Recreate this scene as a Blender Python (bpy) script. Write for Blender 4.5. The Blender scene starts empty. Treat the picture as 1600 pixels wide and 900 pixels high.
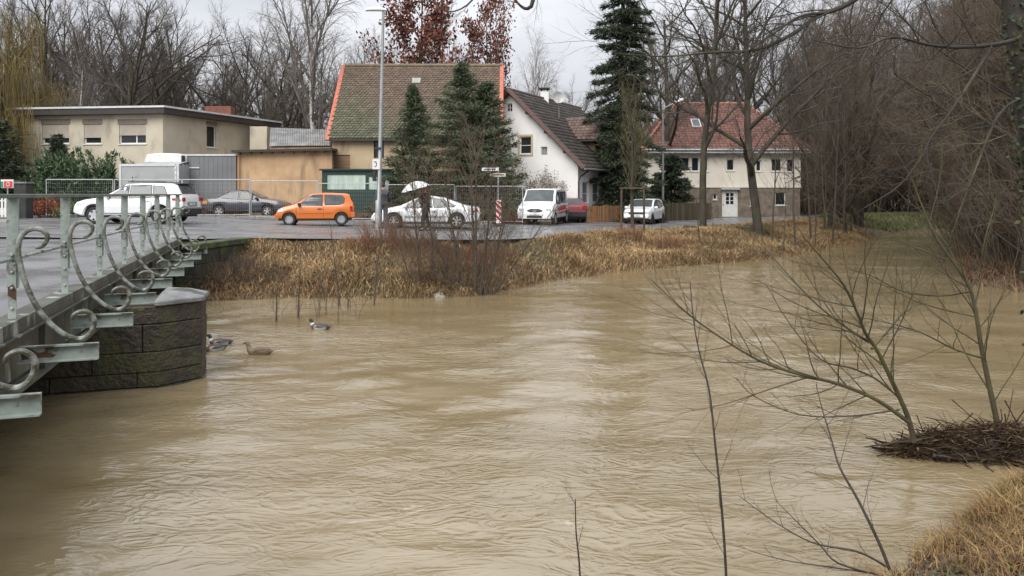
import bpy, math, random
import numpy as np
from mathutils import Vector, Matrix
from mathutils.geometry import tessellate_polygon

# ------------------------------------------------------------------ camera, sky, sun, exposure
F, CX, HY, EYE = 1200.0, 800.0, 303.0, 1.55       # focal length, centre and horizon in photo pixels; eye height over the street
R = math.radians
scene = bpy.context.scene
C = scene.collection
cam_data = bpy.data.cameras.new('camera')
cam = bpy.data.objects.new('camera', cam_data)
C.objects.link(cam)
cam.location = (0, 0, EYE)
cam.rotation_euler = (R(90), 0, 0)
cam_data.sensor_width = 36.0
cam_data.lens = 36.0 * F / 1600.0
cam_data.shift_y = -(450.0 - HY) / 1600.0
cam_data.clip_start = 0.05
cam_data.clip_end = 3000
scene.camera = cam

SUN_ELEV, SUN_AZ = 48, 205                        # soft overcast light from behind the camera
world = bpy.data.worlds.new('World')
scene.world = world
world.use_nodes = True
wn, wl = world.node_tree.nodes, world.node_tree.links
wn.clear()
w_out = wn.new('ShaderNodeOutputWorld')
w_bg = wn.new('ShaderNodeBackground')
w_bg.inputs['Strength'].default_value = 0.1
w_sky = wn.new('ShaderNodeTexSky')
w_sky.sky_type = 'NISHITA'
w_sky.sun_disc = False
w_sky.sun_elevation = R(SUN_ELEV)
w_sky.sun_rotation = R(SUN_AZ)
w_sky.air_density = 1.0
w_sky.dust_density = 6.0
w_hs = wn.new('ShaderNodeHueSaturation')
w_hs.inputs['Saturation'].default_value = 0.25
w_tc = wn.new('ShaderNodeTexCoord')
w_map = wn.new('ShaderNodeMapping')
w_map.inputs['Scale'].default_value = (1, 1, 3.0)
w_no = wn.new('ShaderNodeTexNoise')
w_no.inputs['Scale'].default_value = 2.2
w_no.inputs['Detail'].default_value = 5
w_no.inputs['Roughness'].default_value = 0.5
w_ramp = wn.new('ShaderNodeValToRGB')             # the cloud deck: soft greys
w_ramp.color_ramp.elements[0].position = 0.36
w_ramp.color_ramp.elements[0].color = (2.35, 2.46, 2.70, 1)
w_ramp.color_ramp.elements[1].position = 0.66
w_ramp.color_ramp.elements[1].color = (3.55, 3.62, 3.78, 1)
w_mix = wn.new('ShaderNodeMix')
w_mix.data_type = 'RGBA'
w_mix.inputs['Factor'].default_value = 0.88
wl.new(w_sky.outputs['Color'], w_hs.inputs['Color'])
wl.new(w_tc.outputs['Generated'], w_map.inputs['Vector'])
wl.new(w_map.outputs['Vector'], w_no.inputs['Vector'])
wl.new(w_no.outputs['Fac'], w_ramp.inputs['Fac'])
wl.new(w_hs.outputs['Color'], w_mix.inputs['A'])
w_sep = wn.new('ShaderNodeSeparateXYZ')            # an overcast sky is about three times as bright overhead as at the horizon
w_mul = wn.new('ShaderNodeMath')
w_mul.operation = 'MULTIPLY_ADD'
w_mul.use_clamp = False
w_mul.inputs[1].default_value = 2.0
w_mul.inputs[2].default_value = 1.0
w_max = wn.new('ShaderNodeMath')
w_max.operation = 'MAXIMUM'
w_max.inputs[1].default_value = 0.0
w_sc = wn.new('ShaderNodeVectorMath')
w_sc.operation = 'SCALE'
wl.new(w_tc.outputs['Generated'], w_sep.inputs['Vector'])
wl.new(w_sep.outputs['Z'], w_max.inputs[0])
wl.new(w_max.outputs['Value'], w_mul.inputs[0])
wl.new(w_ramp.outputs['Color'], w_sc.inputs[0])
wl.new(w_mul.outputs['Value'], w_sc.inputs['Scale'])
wl.new(w_sc.outputs['Vector'], w_mix.inputs['B'])
wl.new(w_mix.outputs['Result'], w_bg.inputs['Color'])
wl.new(w_bg.outputs['Background'], w_out.inputs['Surface'])

sun_data = bpy.data.lights.new('sun', 'SUN')
sun_data.energy = 1.5
sun_data.angle = R(45)
sun_data.color = (1.0, 0.97, 0.92)
sun = bpy.data.objects.new('sun', sun_data)
C.objects.link(sun)
sun.rotation_euler = (R(90 - SUN_ELEV), 0, R(180 - SUN_AZ))
sun.location = (0, -20, 40)

scene.view_settings.view_transform = 'Standard'
scene.view_settings.look = 'None'
scene.view_settings.gamma = 1.0
scene.view_settings.use_curve_mapping = False
scene.view_settings.exposure = 1.0
scene.render.engine = 'CYCLES'
scene.cycles.use_denoising = True
scene.cycles.max_bounces = 6
scene.cycles.transparent_max_bounces = 8

rnd = random.Random(7)
rng = np.random.default_rng(7)

# ------------------------------------------------------------------ helpers: places
def wx(px, d): return (px - CX) / F * d
def wz(py, d): return EYE - (py - HY) / F * d
def P(px, py, d): return Vector((wx(px, d), d, wz(py, d)))

ZS_X = np.array([-400, -60, -14, -10, -8, -3.7, 1.8, 8, 60, 400.0])
ZS_Z = np.array([.35, .35, .33, .20, .12, .05, -.09, -.25, -.25, -.25])
def zs(x): return float(np.interp(x, ZS_X, ZS_Z))
WATER = -1.35

# ------------------------------------------------------------------ helpers: objects
def tag(o, label=None, cat=None, group=None, kind=None):
    if label: o['label'] = label
    if cat: o['category'] = cat
    if group: o['group'] = group
    if kind: o['kind'] = kind
    return o

def empty(name, loc=(0, 0, 0), rz=0.0, label=None, cat=None, group=None):
    o = bpy.data.objects.new(name, None)
    C.objects.link(o)
    o.location = loc
    o.rotation_euler = (0, 0, rz)
    o.empty_display_size = 0.2
    return tag(o, label, cat, group)

def dup(root, loc, rz=0.0, scale=(1, 1, 1), label=None, group=None):
    def cp(o, par):
        c = o.copy()
        C.objects.link(c)
        c.parent = par
        for ch in o.children: cp(ch, c)
        return c
    r = cp(root, None)
    r.location = loc
    r.rotation_euler = (0, 0, rz)
    r.scale = scale if hasattr(scale, '__len__') else (scale,) * 3
    if label: r['label'] = label
    if group: r['group'] = group
    return r

def link_mesh(name, me, m, parent=None, smooth=False, sharp=None):
    if m: me.materials.append(m)
    if smooth:
        me.shade_smooth()
        if sharp: me.set_sharp_from_angle(angle=R(sharp))
    o = bpy.data.objects.new(name, me)
    C.objects.link(o)
    o.parent = parent
    return o

def np_mesh(name, V, quads=None, tris=None, m=None, parent=None, smooth=False, col=None, sharp=None):
    V = np.asarray(V, dtype=np.float32)
    nq = 0 if quads is None else len(quads)
    nt = 0 if tris is None else len(tris)
    me = bpy.data.meshes.new(name)
    me.vertices.add(len(V))
    me.vertices.foreach_set('co', V.ravel())
    loops, starts = [], []
    if nq:
        loops.append(np.asarray(quads, dtype=np.int32).ravel())
        starts.append(np.arange(nq, dtype=np.int32) * 4)
    if nt:
        loops.append(np.asarray(tris, dtype=np.int32).ravel())
        starts.append(nq * 4 + np.arange(nt, dtype=np.int32) * 3)
    L = np.concatenate(loops)
    S = np.concatenate(starts)
    me.loops.add(len(L))
    me.loops.foreach_set('vertex_index', L)
    me.polygons.add(nq + nt)
    me.polygons.foreach_set('loop_start', S)
    me.update(calc_edges=True)
    if col is not None:
        a = me.color_attributes.new('Col', 'FLOAT_COLOR', 'POINT')
        cc = np.ones((len(V), 4), dtype=np.float32)
        cc[:, :3] = col
        a.data.foreach_set('color', cc.ravel())
    return link_mesh(name, me, m, parent, smooth, sharp)

class MB:
    """collects boxes, beams, tubes and lofts; build() links them as one mesh"""
    def __init__(self, M=None):
        self.v, self.f, self.M = [], [], M
    def add(self, vs, fs):
        b = len(self.v)
        for p in vs:
            p = Vector(p)
            if self.M is not None: p = self.M @ p
            self.v.append(p)
        for f in fs: self.f.append(tuple(b + i for i in f))
        return self
    def box(self, x0, x1, y0, y1, z0, z1):
        return self.add([(x0, y0, z0), (x1, y0, z0), (x1, y1, z0), (x0, y1, z0), (x0, y0, z1), (x1, y0, z1), (x1, y1, z1), (x0, y1, z1)],
                        [(0, 3, 2, 1), (4, 5, 6, 7), (0, 1, 5, 4), (1, 2, 6, 5), (2, 3, 7, 6), (3, 0, 4, 7)])
    def beam(self, p, q, w, h, up=(0, 0, 1)):
        p, q = Vector(p), Vector(q)
        t = (q - p).normalized()
        s = t.cross(Vector(up))
        if s.length < 1e-4: s = t.cross(Vector((0, 1, 0)))
        s.normalize()
        n = s.cross(t)
        s, n = s * w / 2, n * h / 2
        return self.add([p - s - n, p + s - n, p + s + n, p - s + n, q - s - n, q + s - n, q + s + n, q - s + n],
                        [(0, 1, 2, 3), (7, 6, 5, 4), (1, 0, 4, 5), (2, 1, 5, 6), (3, 2, 6, 7), (0, 3, 7, 4)])
    def prism(self, plan, z0, z1):
        n = len(plan)
        vs = [(x, y, z0) for x, y in plan] + [(x, y, z1) for x, y in plan]
        fs = [tuple(reversed(range(n))), tuple(range(n, 2 * n))] + [(i, (i + 1) % n, n + (i + 1) % n, n + i) for i in range(n)]
        return self.add(vs, fs)
    def tube(self, pts, rad, n=8, flat=1.0):
        pts = [Vector(p) for p in pts]
        if not hasattr(rad, '__len__'): rad = [rad] * len(pts)
        vs, fs = [], []
        ref = None
        for i, p in enumerate(pts):
            t = (pts[min(i + 1, len(pts) - 1)] - pts[max(i - 1, 0)]).normalized()
            if ref is None:
                ref = t.orthogonal().normalized()
            ref = (ref - t * ref.dot(t)).normalized()
            b = t.cross(ref)
            for k in range(n):
                a = 2 * math.pi * k / n
                vs.append(p + ref * math.cos(a) * rad[i] + b * math.sin(a) * rad[i] * flat)
        for i in range(len(pts) - 1):
            for k in range(n):
                fs.append((i * n + k, i * n + (k + 1) % n, (i + 1) * n + (k + 1) % n, (i + 1) * n + k))
        fs.append(tuple(reversed(range(n))))
        fs.append(tuple(range((len(pts) - 1) * n, len(pts) * n)))
        return self.add(vs, fs)
    def lathe(self, prof, n=24, cen=(0, 0, 0), axis='y', cap=True):
        vs, fs = [], []
        for (r, h) in prof:
            for k in range(n):
                a = 2 * math.pi * k / n
                if axis == 'y': p = (cen[0] + r * math.cos(a), cen[1] + h, cen[2] + r * math.sin(a))
                elif axis == 'x': p = (cen[0] + h, cen[1] + r * math.cos(a), cen[2] + r * math.sin(a))
                else: p = (cen[0] + r * math.cos(a), cen[1] + r * math.sin(a), cen[2] + h)
                vs.append(p)
        for i in range(len(prof) - 1):
            for k in range(n):
                fs.append((i * n + k, i * n + (k + 1) % n, (i + 1) * n + (k + 1) % n, (i + 1) * n + k))
        if cap: fs += [tuple(range(n)), tuple(reversed(range((len(prof) - 1) * n, len(prof) * n)))]
        return self.add(vs, fs)
    def mesh(self, name):
        me = bpy.data.meshes.new(name)
        me.from_pydata(self.v, [], self.f)
        me.update()
        return me
    def build(self, name, m, parent=None, smooth=False, sharp=35, bevel=0):
        o = link_mesh(name, self.mesh(name), m, parent, smooth, sharp)
        if bevel:
            b = o.modifiers.new('bevel', 'BEVEL')
            b.width = bevel
            b.segments = 1
            b.limit_method = 'ANGLE'
        return o

def frame(o, ux, uz=(0, 0, 1)):
    """matrix with local x along ux, local z up, local y = z cross x"""
    ux = Vector(ux).normalized()
    uz = Vector(uz).normalized()
    uy = uz.cross(ux)
    M = Matrix((ux, uy, uz)).transposed().to_4x4()
    M.translation = Vector(o)
    return M

# ------------------------------------------------------------------ helpers: materials
def ramp_mix(nt, fac, c1, c2, lo=0.35, hi=0.65):
    r = nt.nodes.new('ShaderNodeValToRGB')
    r.color_ramp.elements[0].position = lo
    r.color_ramp.elements[0].color = (*c1, 1)
    r.color_ramp.elements[1].position = hi
    r.color_ramp.elements[1].color = (*c2, 1)
    nt.links.new(fac, r.inputs['Fac'])
    return r.outputs['Color']

def noise(nt, scale, detail=4, stretch=(1, 1, 1), coord='Object', rough=0.55, dist=0.0):
    tc = nt.nodes.new('ShaderNodeTexCoord')
    mp = nt.nodes.new('ShaderNodeMapping')
    mp.inputs['Scale'].default_value = stretch
    no = nt.nodes.new('ShaderNodeTexNoise')
    no.inputs['Scale'].default_value = scale
    no.inputs['Detail'].default_value = detail
    no.inputs['Roughness'].default_value = rough
    no.inputs['Distortion'].default_value = dist
    nt.links.new(tc.outputs[coord], mp.inputs['Vector'])
    nt.links.new(mp.outputs['Vector'], no.inputs['Vector'])
    return no.outputs['Fac']

def mixc(nt, fac, a, b, mode='MIX'):
    mx = nt.nodes.new('ShaderNodeMix')
    mx.data_type = 'RGBA'
    mx.blend_type = mode
    for v, s in ((fac, 'Factor'), (a, 'A'), (b, 'B')):
        if hasattr(v, 'is_output'): nt.links.new(v, mx.inputs[s])
        elif s == 'Factor': mx.inputs[s].default_value = v
        else: mx.inputs[s].default_value = (*v, 1)
    return mx.outputs['Result']

def mat(name, c1, c2=None, scale=4, rough=0.7, bump=0.0, bscale=None, stretch=(1, 1, 1), metal=0.0, spec=0.5, lo=.35, hi=.65,
        stain=None, sscale=1.5, sstretch=(1, 1, 1), slo=.55, shi=.7, coat=0.0, attr=False, rand=0.0, rough2=None, thin=False):
    m = bpy.data.materials.new(name)
    m.use_nodes = True
    nt = m.node_tree
    bs = nt.nodes['Principled BSDF']
    bs.inputs['Roughness'].default_value = rough
    bs.inputs['Metallic'].default_value = metal
    bs.inputs['Specular IOR Level'].default_value = spec
    if coat:
        bs.inputs['Coat Weight'].default_value = coat
        bs.inputs['Coat Roughness'].default_value = 0.06
    n1 = noise(nt, scale, 5, stretch)
    col = ramp_mix(nt, n1, c1, c2 or tuple(x * 0.85 for x in c1), lo, hi)
    if attr:
        at = nt.nodes.new('ShaderNodeAttribute')
        at.attribute_name = 'Col'
        col = mixc(nt, 1.0, at.outputs['Color'], col, 'MULTIPLY')
    if stain:
        n2 = noise(nt, sscale, 6, sstretch)
        mask = nt.nodes.new('ShaderNodeMapRange')
        mask.inputs['From Min'].default_value = slo
        mask.inputs['From Max'].default_value = shi
        nt.links.new(n2, mask.inputs['Value'])
        col = mixc(nt, mask.outputs['Result'], col, stain)
    if rand:
        oi = nt.nodes.new('ShaderNodeObjectInfo')
        mr = nt.nodes.new('ShaderNodeMapRange')
        mr.inputs['To Min'].default_value = 1 - rand
        mr.inputs['To Max'].default_value = 1 + rand
        nt.links.new(oi.outputs['Random'], mr.inputs['Value'])
        hs = nt.nodes.new('ShaderNodeHueSaturation')
        nt.links.new(mr.outputs['Result'], hs.inputs['Value'])
        nt.links.new(col, hs.inputs['Color'])
        col = hs.outputs['Color']
    nt.links.new(col, bs.inputs['Base Color'])
    if rough2 is not None:
        n3 = noise(nt, 0.9, 4, (1, 1, 1), 'Object')
        mr = nt.nodes.new('ShaderNodeMapRange')
        mr.inputs['From Min'].default_value = 0.4
        mr.inputs['From Max'].default_value = 0.62
        mr.inputs['To Min'].default_value = rough
        mr.inputs['To Max'].default_value = rough2
        nt.links.new(n3, mr.inputs['Value'])
        nt.links.new(mr.outputs['Result'], bs.inputs['Roughness'])
    if bump:
        bp = nt.nodes.new('ShaderNodeBump')
        bp.inputs['Strength'].default_value = bump
        bp.inputs['Distance'].default_value = 0.05
        nt.links.new(noise(nt, bscale or scale * 3, 6, stretch), bp.inputs['Height'])
        nt.links.new(bp.outputs['Normal'], bs.inputs['Normal'])
    return m

M = {}
M['ground'] = mat('ground_soil', (.135, .09, .05), (.06, .042, .026), 4.5, .9, 1.0, 16, stain=(.085, .075, .035), sscale=.5, slo=.55, shi=.68)
M['asphalt'] = mat('wet_asphalt', (.18, .18, .183), (.125, .125, .13), .7, .22, .05, 60, rough2=.5, stain=(.075, .075, .078), sscale=.35, sstretch=(.3, 1.4, 1))
M['green_paint'] = mat('grey_green_paint', (.32, .36, .335), (.18, .215, .19), 4, .42, .15, 30, stain=(.06, .045, .032), sscale=4.5, slo=.55, shi=.63)
M['rail_paint'] = mat('dark_green_paint', (.13, .17, .15), (.08, .11, .10), 3, .4, .08, 30)
M['scroll'] = mat('mossy_wrought_iron', (.30, .315, .29), (.11, .115, .085), 9, .38, .35, 30, stain=(.045, .045, .025), sscale=6, slo=.45, shi=.6)
M['girder'] = mat('stained_girder', (.085, .09, .07), (.04, .037, .026), 2.2, .5, .2, 20, sstretch=(1, 1, .3), stain=(.30, .33, .30), sscale=3, slo=.58, shi=.66)
M['rust'] = mat('rust', (.10, .045, .025), (.04, .02, .015), 9, .8, .3)
M['bolt'] = mat('galvanised_bolt', (.6, .62, .62), (.4, .42, .42), 20, .35, metal=.8)
M['pier'] = mat('wet_dark_stone', (.050, .038, .023), (.018, .015, .011), 3.2, .55, 1.0, 14, stain=(.058, .062, .018), sscale=1.8, slo=.50, shi=.70, rand=.25)
M['pier_cap'] = mat('grey_coping_stone', (.24, .24, .24), (.12, .12, .115), 3, .5, .5, 14, stain=(.04, .045, .03), sscale=2, slo=.5, shi=.62)
M['moss_wall'] = mat('mossy_wall_stone', (.05, .05, .035), (.028, .03, .018), 2.5, .8, .7, 12, stain=(.06, .09, .02), sscale=1.4, slo=.48, shi=.6, rand=.3)
M['pane'] = mat('dark_glass', (.025, .03, .035), (.015, .02, .022), .8, .06, spec=.6)
M['curtain'] = mat('curtained_glass', (.30, .31, .31), (.18, .19, .20), 5, .15, spec=.6, stretch=(4, 4, .3))
M['car_glass'] = mat('car_glass', (.085, .10, .10), (.045, .055, .056), 3, .05, spec=.6)
M['white_pvc'] = mat('white_frame', (.72, .72, .70), (.62, .62, .60), 4, .4)
M['grey_metal'] = mat('galvanised_metal', (.42, .43, .44), (.34, .35, .36), 6, .4, metal=.5)
M['dark'] = mat('dark_void', (.012, .012, .012), (.008, .008, .008), 4, .9)
M['black_plastic'] = mat('black_plastic', (.025, .025, .027), (.018, .018, .02), 8, .55)
M['tyre'] = mat('tyre_rubber', (.018, .018, .018), (.028, .027, .026), 10, .85)
M['alloy'] = mat('alloy_rim', (.60, .61, .62), (.5, .5, .52), 8, .35, metal=.5)
M['wood_dark'] = mat('weathered_wood', (.11, .075, .045), (.06, .04, .028), 3, .85, .3, stretch=(1, 1, .2))
# ------------------------------------------------------------------ terrain, river, road
FAR_BANK = [(-400, -110), (-60, 5), (-30, 14.2), (-9.2, 20.6), (-6.3, 21.5), (-3.5, 21.2), (-1.1, 21.9), (0, 23.7), (2.2, 26.8), (3.8, 28.5),
            (6.7, 31), (11.4, 34.1), (14.2, 37.8), (20, 45), (25, 52), (31, 59), (48, 66), (70, 69), (400, 90)]
NEAR_BANK = [(400, 78), (72, 60), (50, 56), (36, 53.5), (29, 50), (21, 36), (16.6, 28), (14.6, 24.6), (15.2, 22), (18, 19), (18.5, 15), (13, 11.2),
             (8, 9.3), (5.5, 7.8), (3.85, 6.75), (2.55, 5.8), (1.3, 4.7), (0, 4.0), (-3.2, 3.1), (-24, -3.6), (-62, -16), (-400, -130)]
POLY = np.array(FAR_BANK + NEAR_BANK)

def river_sd(X, Y):
    """signed distance to the river outline: negative in the water"""
    X, Y = np.asarray(X, float), np.asarray(Y, float)
    best = np.full(X.shape, 1e9)
    inside = np.zeros(X.shape, bool)
    n = len(POLY)
    for i in range(n):
        ax, ay = POLY[i]
        bx, by = POLY[(i + 1) % n]
        dx, dy = bx - ax, by - ay
        t = np.clip(((X - ax) * dx + (Y - ay) * dy) / (dx * dx + dy * dy), 0, 1)
        best = np.minimum(best, np.hypot(X - ax - t * dx, Y - ay - t * dy))
        c = ((ay > Y) != (by > Y))
        with np.errstate(divide='ignore', invalid='ignore'):
            xi = ax + (Y - ay) * dx / (dy if dy else 1e-9)
        inside ^= c & (X < xi)
    return np.where(inside, -best, best)

def wobble(X, Y, s, seed, n=7):
    g = np.random.default_rng(seed)
    out = np.zeros(np.shape(X))
    for _ in range(n):
        a, k, ph = g.uniform(0, 6.28), g.uniform(.5, 1.6) * s, g.uniform(0, 6.28)
        out += np.sin((X * np.cos(a) + Y * np.sin(a)) * k + ph)
    return out / n

NEAR_EDGE = [(-60, 18), (-30, 20), (-17.5, 20.8), (-10.3, 22.2), (-8.3, 24.4), (-4, 25.0), (-.6, 26.0), (1.2, 28.2), (3.6, 34), (5.6, 37.6), (9.3, 40.4), (13.6, 46), (19, 53.5), (27, 64), (45, 74)]
FAR_EDGE = [(-60, 40.5), (-30, 39.6), (-18, 39.3), (-12, 39.2), (-9, 39.3), (-5, 39.4), (-1, 39.6), (1, 42.5), (3.4, 45.5), (5.5, 47.5), (9, 51), (14, 55.8), (20, 59.6), (27, 69.5), (45, 80)]
ROAD = np.array(NEAR_EDGE + FAR_EDGE[::-1])

def in_poly(X, Y, poly):
    ins = np.zeros(np.shape(X), bool)
    n = len(poly)
    for i in range(n):
        ax, ay = poly[i]
        bx, by = poly[(i + 1) % n]
        c = ((ay > Y) != (by > Y))
        ins ^= c & (X < ax + (Y - ay) * (bx - ax) / ((by - ay) or 1e-9))
    return ins

def ground_z(X, Y):
    X, Y = np.asarray(X, float), np.asarray(Y, float)
    s = river_sd(X, Y) + .25 * wobble(X, Y, 1.3, 3)
    base = np.interp(X, ZS_X, ZS_Z)
    right = (np.clip((X - 13) / 4, 0, 1) * np.clip((Y - 8) / 4, 0, 1) * (Y < X * 1.9 - 2))          # the wooded bank on the right
    near = ((Y < 12) & (X < 14)).astype(float) * (1 - right)
    w = 3.3 + right * 2.5 - near * .9 - 1.75 * np.exp(-((X - 1.0) / 2.0) ** 2) * ((Y > 20) & (Y < 36))
    top = base - .05 + right * .7 * np.clip(s / 9, 0, 1) - near * .05
    t = np.clip(s / w, 0, 1)
    prof = t ** .75 * (1 - .25 * np.sin(np.pi * t))
    bank = WATER - .05 + (top - WATER + .05) * prof
    bed = WATER - np.clip(-s * .45, 0, 1.1) - .05
    z = np.where(s > 0, bank, bed)
    ins = in_poly(X, Y, ROAD)
    z = np.where(ins, base - .015, z)
    return z + np.where(s > 0, .06 * wobble(X, Y, 3.1, 5) * np.clip(s, 0, 1) * np.clip(1.3 - t, .12, 1) * ~ins, 0)

def axis(lo, hi, step, far, grow=1.22):
    a = list(np.arange(lo, hi + 1e-6, step))
    s, x = step, lo
    left = []
    while x > -far:
        s *= grow
        x -= s
        left.append(x)
    s, x = step, hi
    right = []
    while x < far:
        s *= grow
        x += s
        right.append(x)
    return np.array(left[::-1] + a + right)

gx, gy = axis(-22, 34, .3, 900), axis(-4, 64, .3, 900)
GX, GY = np.meshgrid(gx, gy)
GZ = ground_z(GX, GY)
GZ += np.clip((np.hypot(GX, GY) - 160) / 740, 0, 1) * 3            # the land lifts gently toward the skyline
nx, ny = len(gx), len(gy)
idx = np.arange(nx * ny).reshape(ny, nx)
quads = np.stack([idx[:-1, :-1], idx[:-1, 1:], idx[1:, 1:], idx[1:, :-1]], -1).reshape(-1, 4)
tag(np_mesh('ground', np.stack([GX, GY, GZ], -1).reshape(-1, 3), quads, None, M['ground'], smooth=True), kind='structure')

def strip(name, A, B, m, nc=12, sub=4, zfun=None, lift=0.0):
    A, B = np.array(A, float), np.array(B, float)
    k = np.linspace(0, len(A) - 1, (len(A) - 1) * sub + 1)
    ii = np.arange(len(A))
    a = np.stack([np.interp(k, ii, A[:, j]) for j in (0, 1)], -1)
    b = np.stack([np.interp(k, ii, B[:, j]) for j in (0, 1)], -1)
    t = np.linspace(0, 1, nc)[None, :, None]
    G = a[:, None] * (1 - t) + b[:, None] * t
    Z = np.interp(G[..., 0], ZS_X, ZS_Z) if zfun is None else zfun(G[..., 0], G[..., 1])
    V = np.concatenate([G, Z[..., None] + lift], -1)
    n0, n1 = V.shape[:2]
    id2 = np.arange(n0 * n1).reshape(n0, n1)
    q = np.stack([id2[:-1, :-1], id2[1:, :-1], id2[1:, 1:], id2[:-1, 1:]], -1).reshape(-1, 4)
    q = q[:, ::-1] if np.cross(B[0] - A[0], A[1] - A[0]) > 0 else q
    return np_mesh(name, V.reshape(-1, 3), q, None, m, smooth=True)

tag(strip('street', NEAR_EDGE, FAR_EDGE, M['asphalt'], lift=.02), kind='structure')

# kerb stones along the fence side of the street
kerb = MB()
for i in range(26):
    x0 = -27 + i * 1.0
    kerb.box(x0, x0 + .985, 38.9, 39.06, zs(x0) - .1, zs(x0 + .5) + .12)
M['kerb'] = mat('kerb_stone', (.24, .23, .22), (.16, .155, .15), 4, .7, .3)
tag(kerb.build('kerb', M['kerb'], bevel=.012), kind='structure')

# water: a wavy sheet, fine where one stands close
def water_material():
    m = bpy.data.materials.new('muddy_river_water')
    m.use_nodes = True
    nt = m.node_tree
    bs = nt.nodes['Principled BSDF']
    bs.inputs['Roughness'].default_value = 0.04
    bs.inputs['IOR'].default_value = 2.0
    bs.inputs['Specular IOR Level'].default_value = 0.5
    n1 = noise(nt, .45, 5, (.5, 1.3, 1), dist=.6)
    col = ramp_mix(nt, n1, (.190, .143, .072), (.255, .200, .116), .35, .65)
    fo = noise(nt, 1.5, 6, (.35, 1.3, 1), rough=.7, dist=2.2)      # thin scraps of foam drawn out by the current
    fm_ = nt.nodes.new('ShaderNodeMapRange')
    fm_.inputs['From Min'].default_value = .655
    fm_.inputs['From Max'].default_value = .72
    fm_.inputs['To Max'].default_value = .6
    nt.links.new(fo, fm_.inputs['Value'])
    col = mixc(nt, fm_.outputs['Result'], col, (.52, .47, .38))
    nt.links.new(col, bs.inputs['Base Color'])
    patch = noise(nt, .22, 3, (.7, 1.2, 1), dist=.4)          # lively and calm patches of the current
    mr = nt.nodes.new('ShaderNodeMapRange')
    mr.inputs['From Min'].default_value = .42
    mr.inputs['From Max'].default_value = .60
    mr.inputs['To Min'].default_value = .24
    mr.inputs['To Max'].default_value = 1.0
    nt.links.new(patch, mr.inputs['Value'])
    prev = None
    for sc, dist, st, stre, kind in ((1.3, .085, .27, (.7, 1.4, 1), 'FBM'), (3.4, .030, .30, (.62, 1.3, 1), 'RIDGED_MULTIFRACTAL'), (10, .010, .36, (.7, 1.2, 1), 'FBM')):
        bp = nt.nodes.new('ShaderNodeBump')
        bp.inputs['Distance'].default_value = dist
        ml = nt.nodes.new('ShaderNodeMath')
        ml.operation = 'MULTIPLY'
        ml.inputs[1].default_value = st
        nt.links.new(mr.outputs['Result'], ml.inputs[0])
        nt.links.new(ml.outputs['Value'], bp.inputs['Strength'])
        h = noise(nt, sc, 4, stre, dist=2.4)
        h.node.noise_type = kind
        if kind != 'FBM':
            h.node.inputs['Offset'].default_value = .8
            h.node.inputs['Gain'].default_value = 1.4
            h.node.normalize = True
        nt.links.new(h, bp.inputs['Height'])
        if prev: nt.links.new(prev, bp.inputs['Normal'])
        prev = bp.outputs['Normal']
    nt.links.new(prev, bs.inputs['Normal'])
    return m
M['water'] = water_material()
ys = [2.0]
while ys[-1] < 70: ys.append(ys[-1] + min(.045 + .006 * max(0, ys[-1] - 5), .3))
ys = np.array([-140, -110, -80, -60, -45, -30, -20, -12, -8, -5, -3, -1, 0, 1] + ys + [75, 85, 100])
xs = np.concatenate([-np.geomspace(420, 15, 40), np.arange(-14.5, 22, .11), np.linspace(22.3, 40, 60), np.geomspace(41, 420, 30)])
WX, WY = np.meshgrid(xs, ys)
wg = np.random.default_rng(11)
H = np.zeros_like(WX)
calm = np.clip(.62 + .9 * wobble(WX, WY, .55, 21), .18, 1.25)
for i in range(46):
    lam = float(np.exp(wg.uniform(math.log(.24), math.log(1.9))))
    a = wg.normal(math.pi / 2 + .25, .55)
    ph = wg.uniform(0, 6.28)
    warp = .55 * wobble(WX, WY, .8, 100 + i % 5, 4)
    H += (lam ** .9) * .0025 * np.sin((WX * math.cos(a) + WY * math.sin(a) + warp) * 6.283 / lam + ph)
H *= calm * np.clip((WY + 2) / 6, 0, 1)
sd = river_sd(WX, WY)
keep_v = sd < 1.0
nx, ny = len(xs), len(ys)
idx = np.arange(nx * ny).reshape(ny, nx)
q = np.stack([idx[:-1, :-1], idx[:-1, 1:], idx[1:, 1:], idx[1:, :-1]], -1).reshape(-1, 4)
q = q[keep_v.ravel()[q].any(1)]
used = np.unique(q)
remap = np.full(nx * ny, -1)
remap[used] = np.arange(len(used))
V = np.stack([WX, WY, WATER + H], -1).reshape(-1, 3)[used]
tag(np_mesh('river_water', V, remap[q], None, M['water'], smooth=True), kind='structure')
# ------------------------------------------------------------------ bridge (local x = outward over the river, local y = along the bridge)
BR_O, BR_A = (-4.94, 7.6, 0.0), math.atan2(.3022, .9533)
bridge = empty('road_bridge', BR_O, BR_A, 'grey-green iron bridge with scrolled railing crossing the brown river', 'bridge')
Y0, Y1, STEP = -7.5, 14.9, 2.06
DECK = .30

def bridge_point(x, y, z=0.0):
    c, s = math.cos(BR_A), math.sin(BR_A)
    return Vector((BR_O[0] + c * x - s * y, BR_O[1] + s * x + c * y, z))

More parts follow.
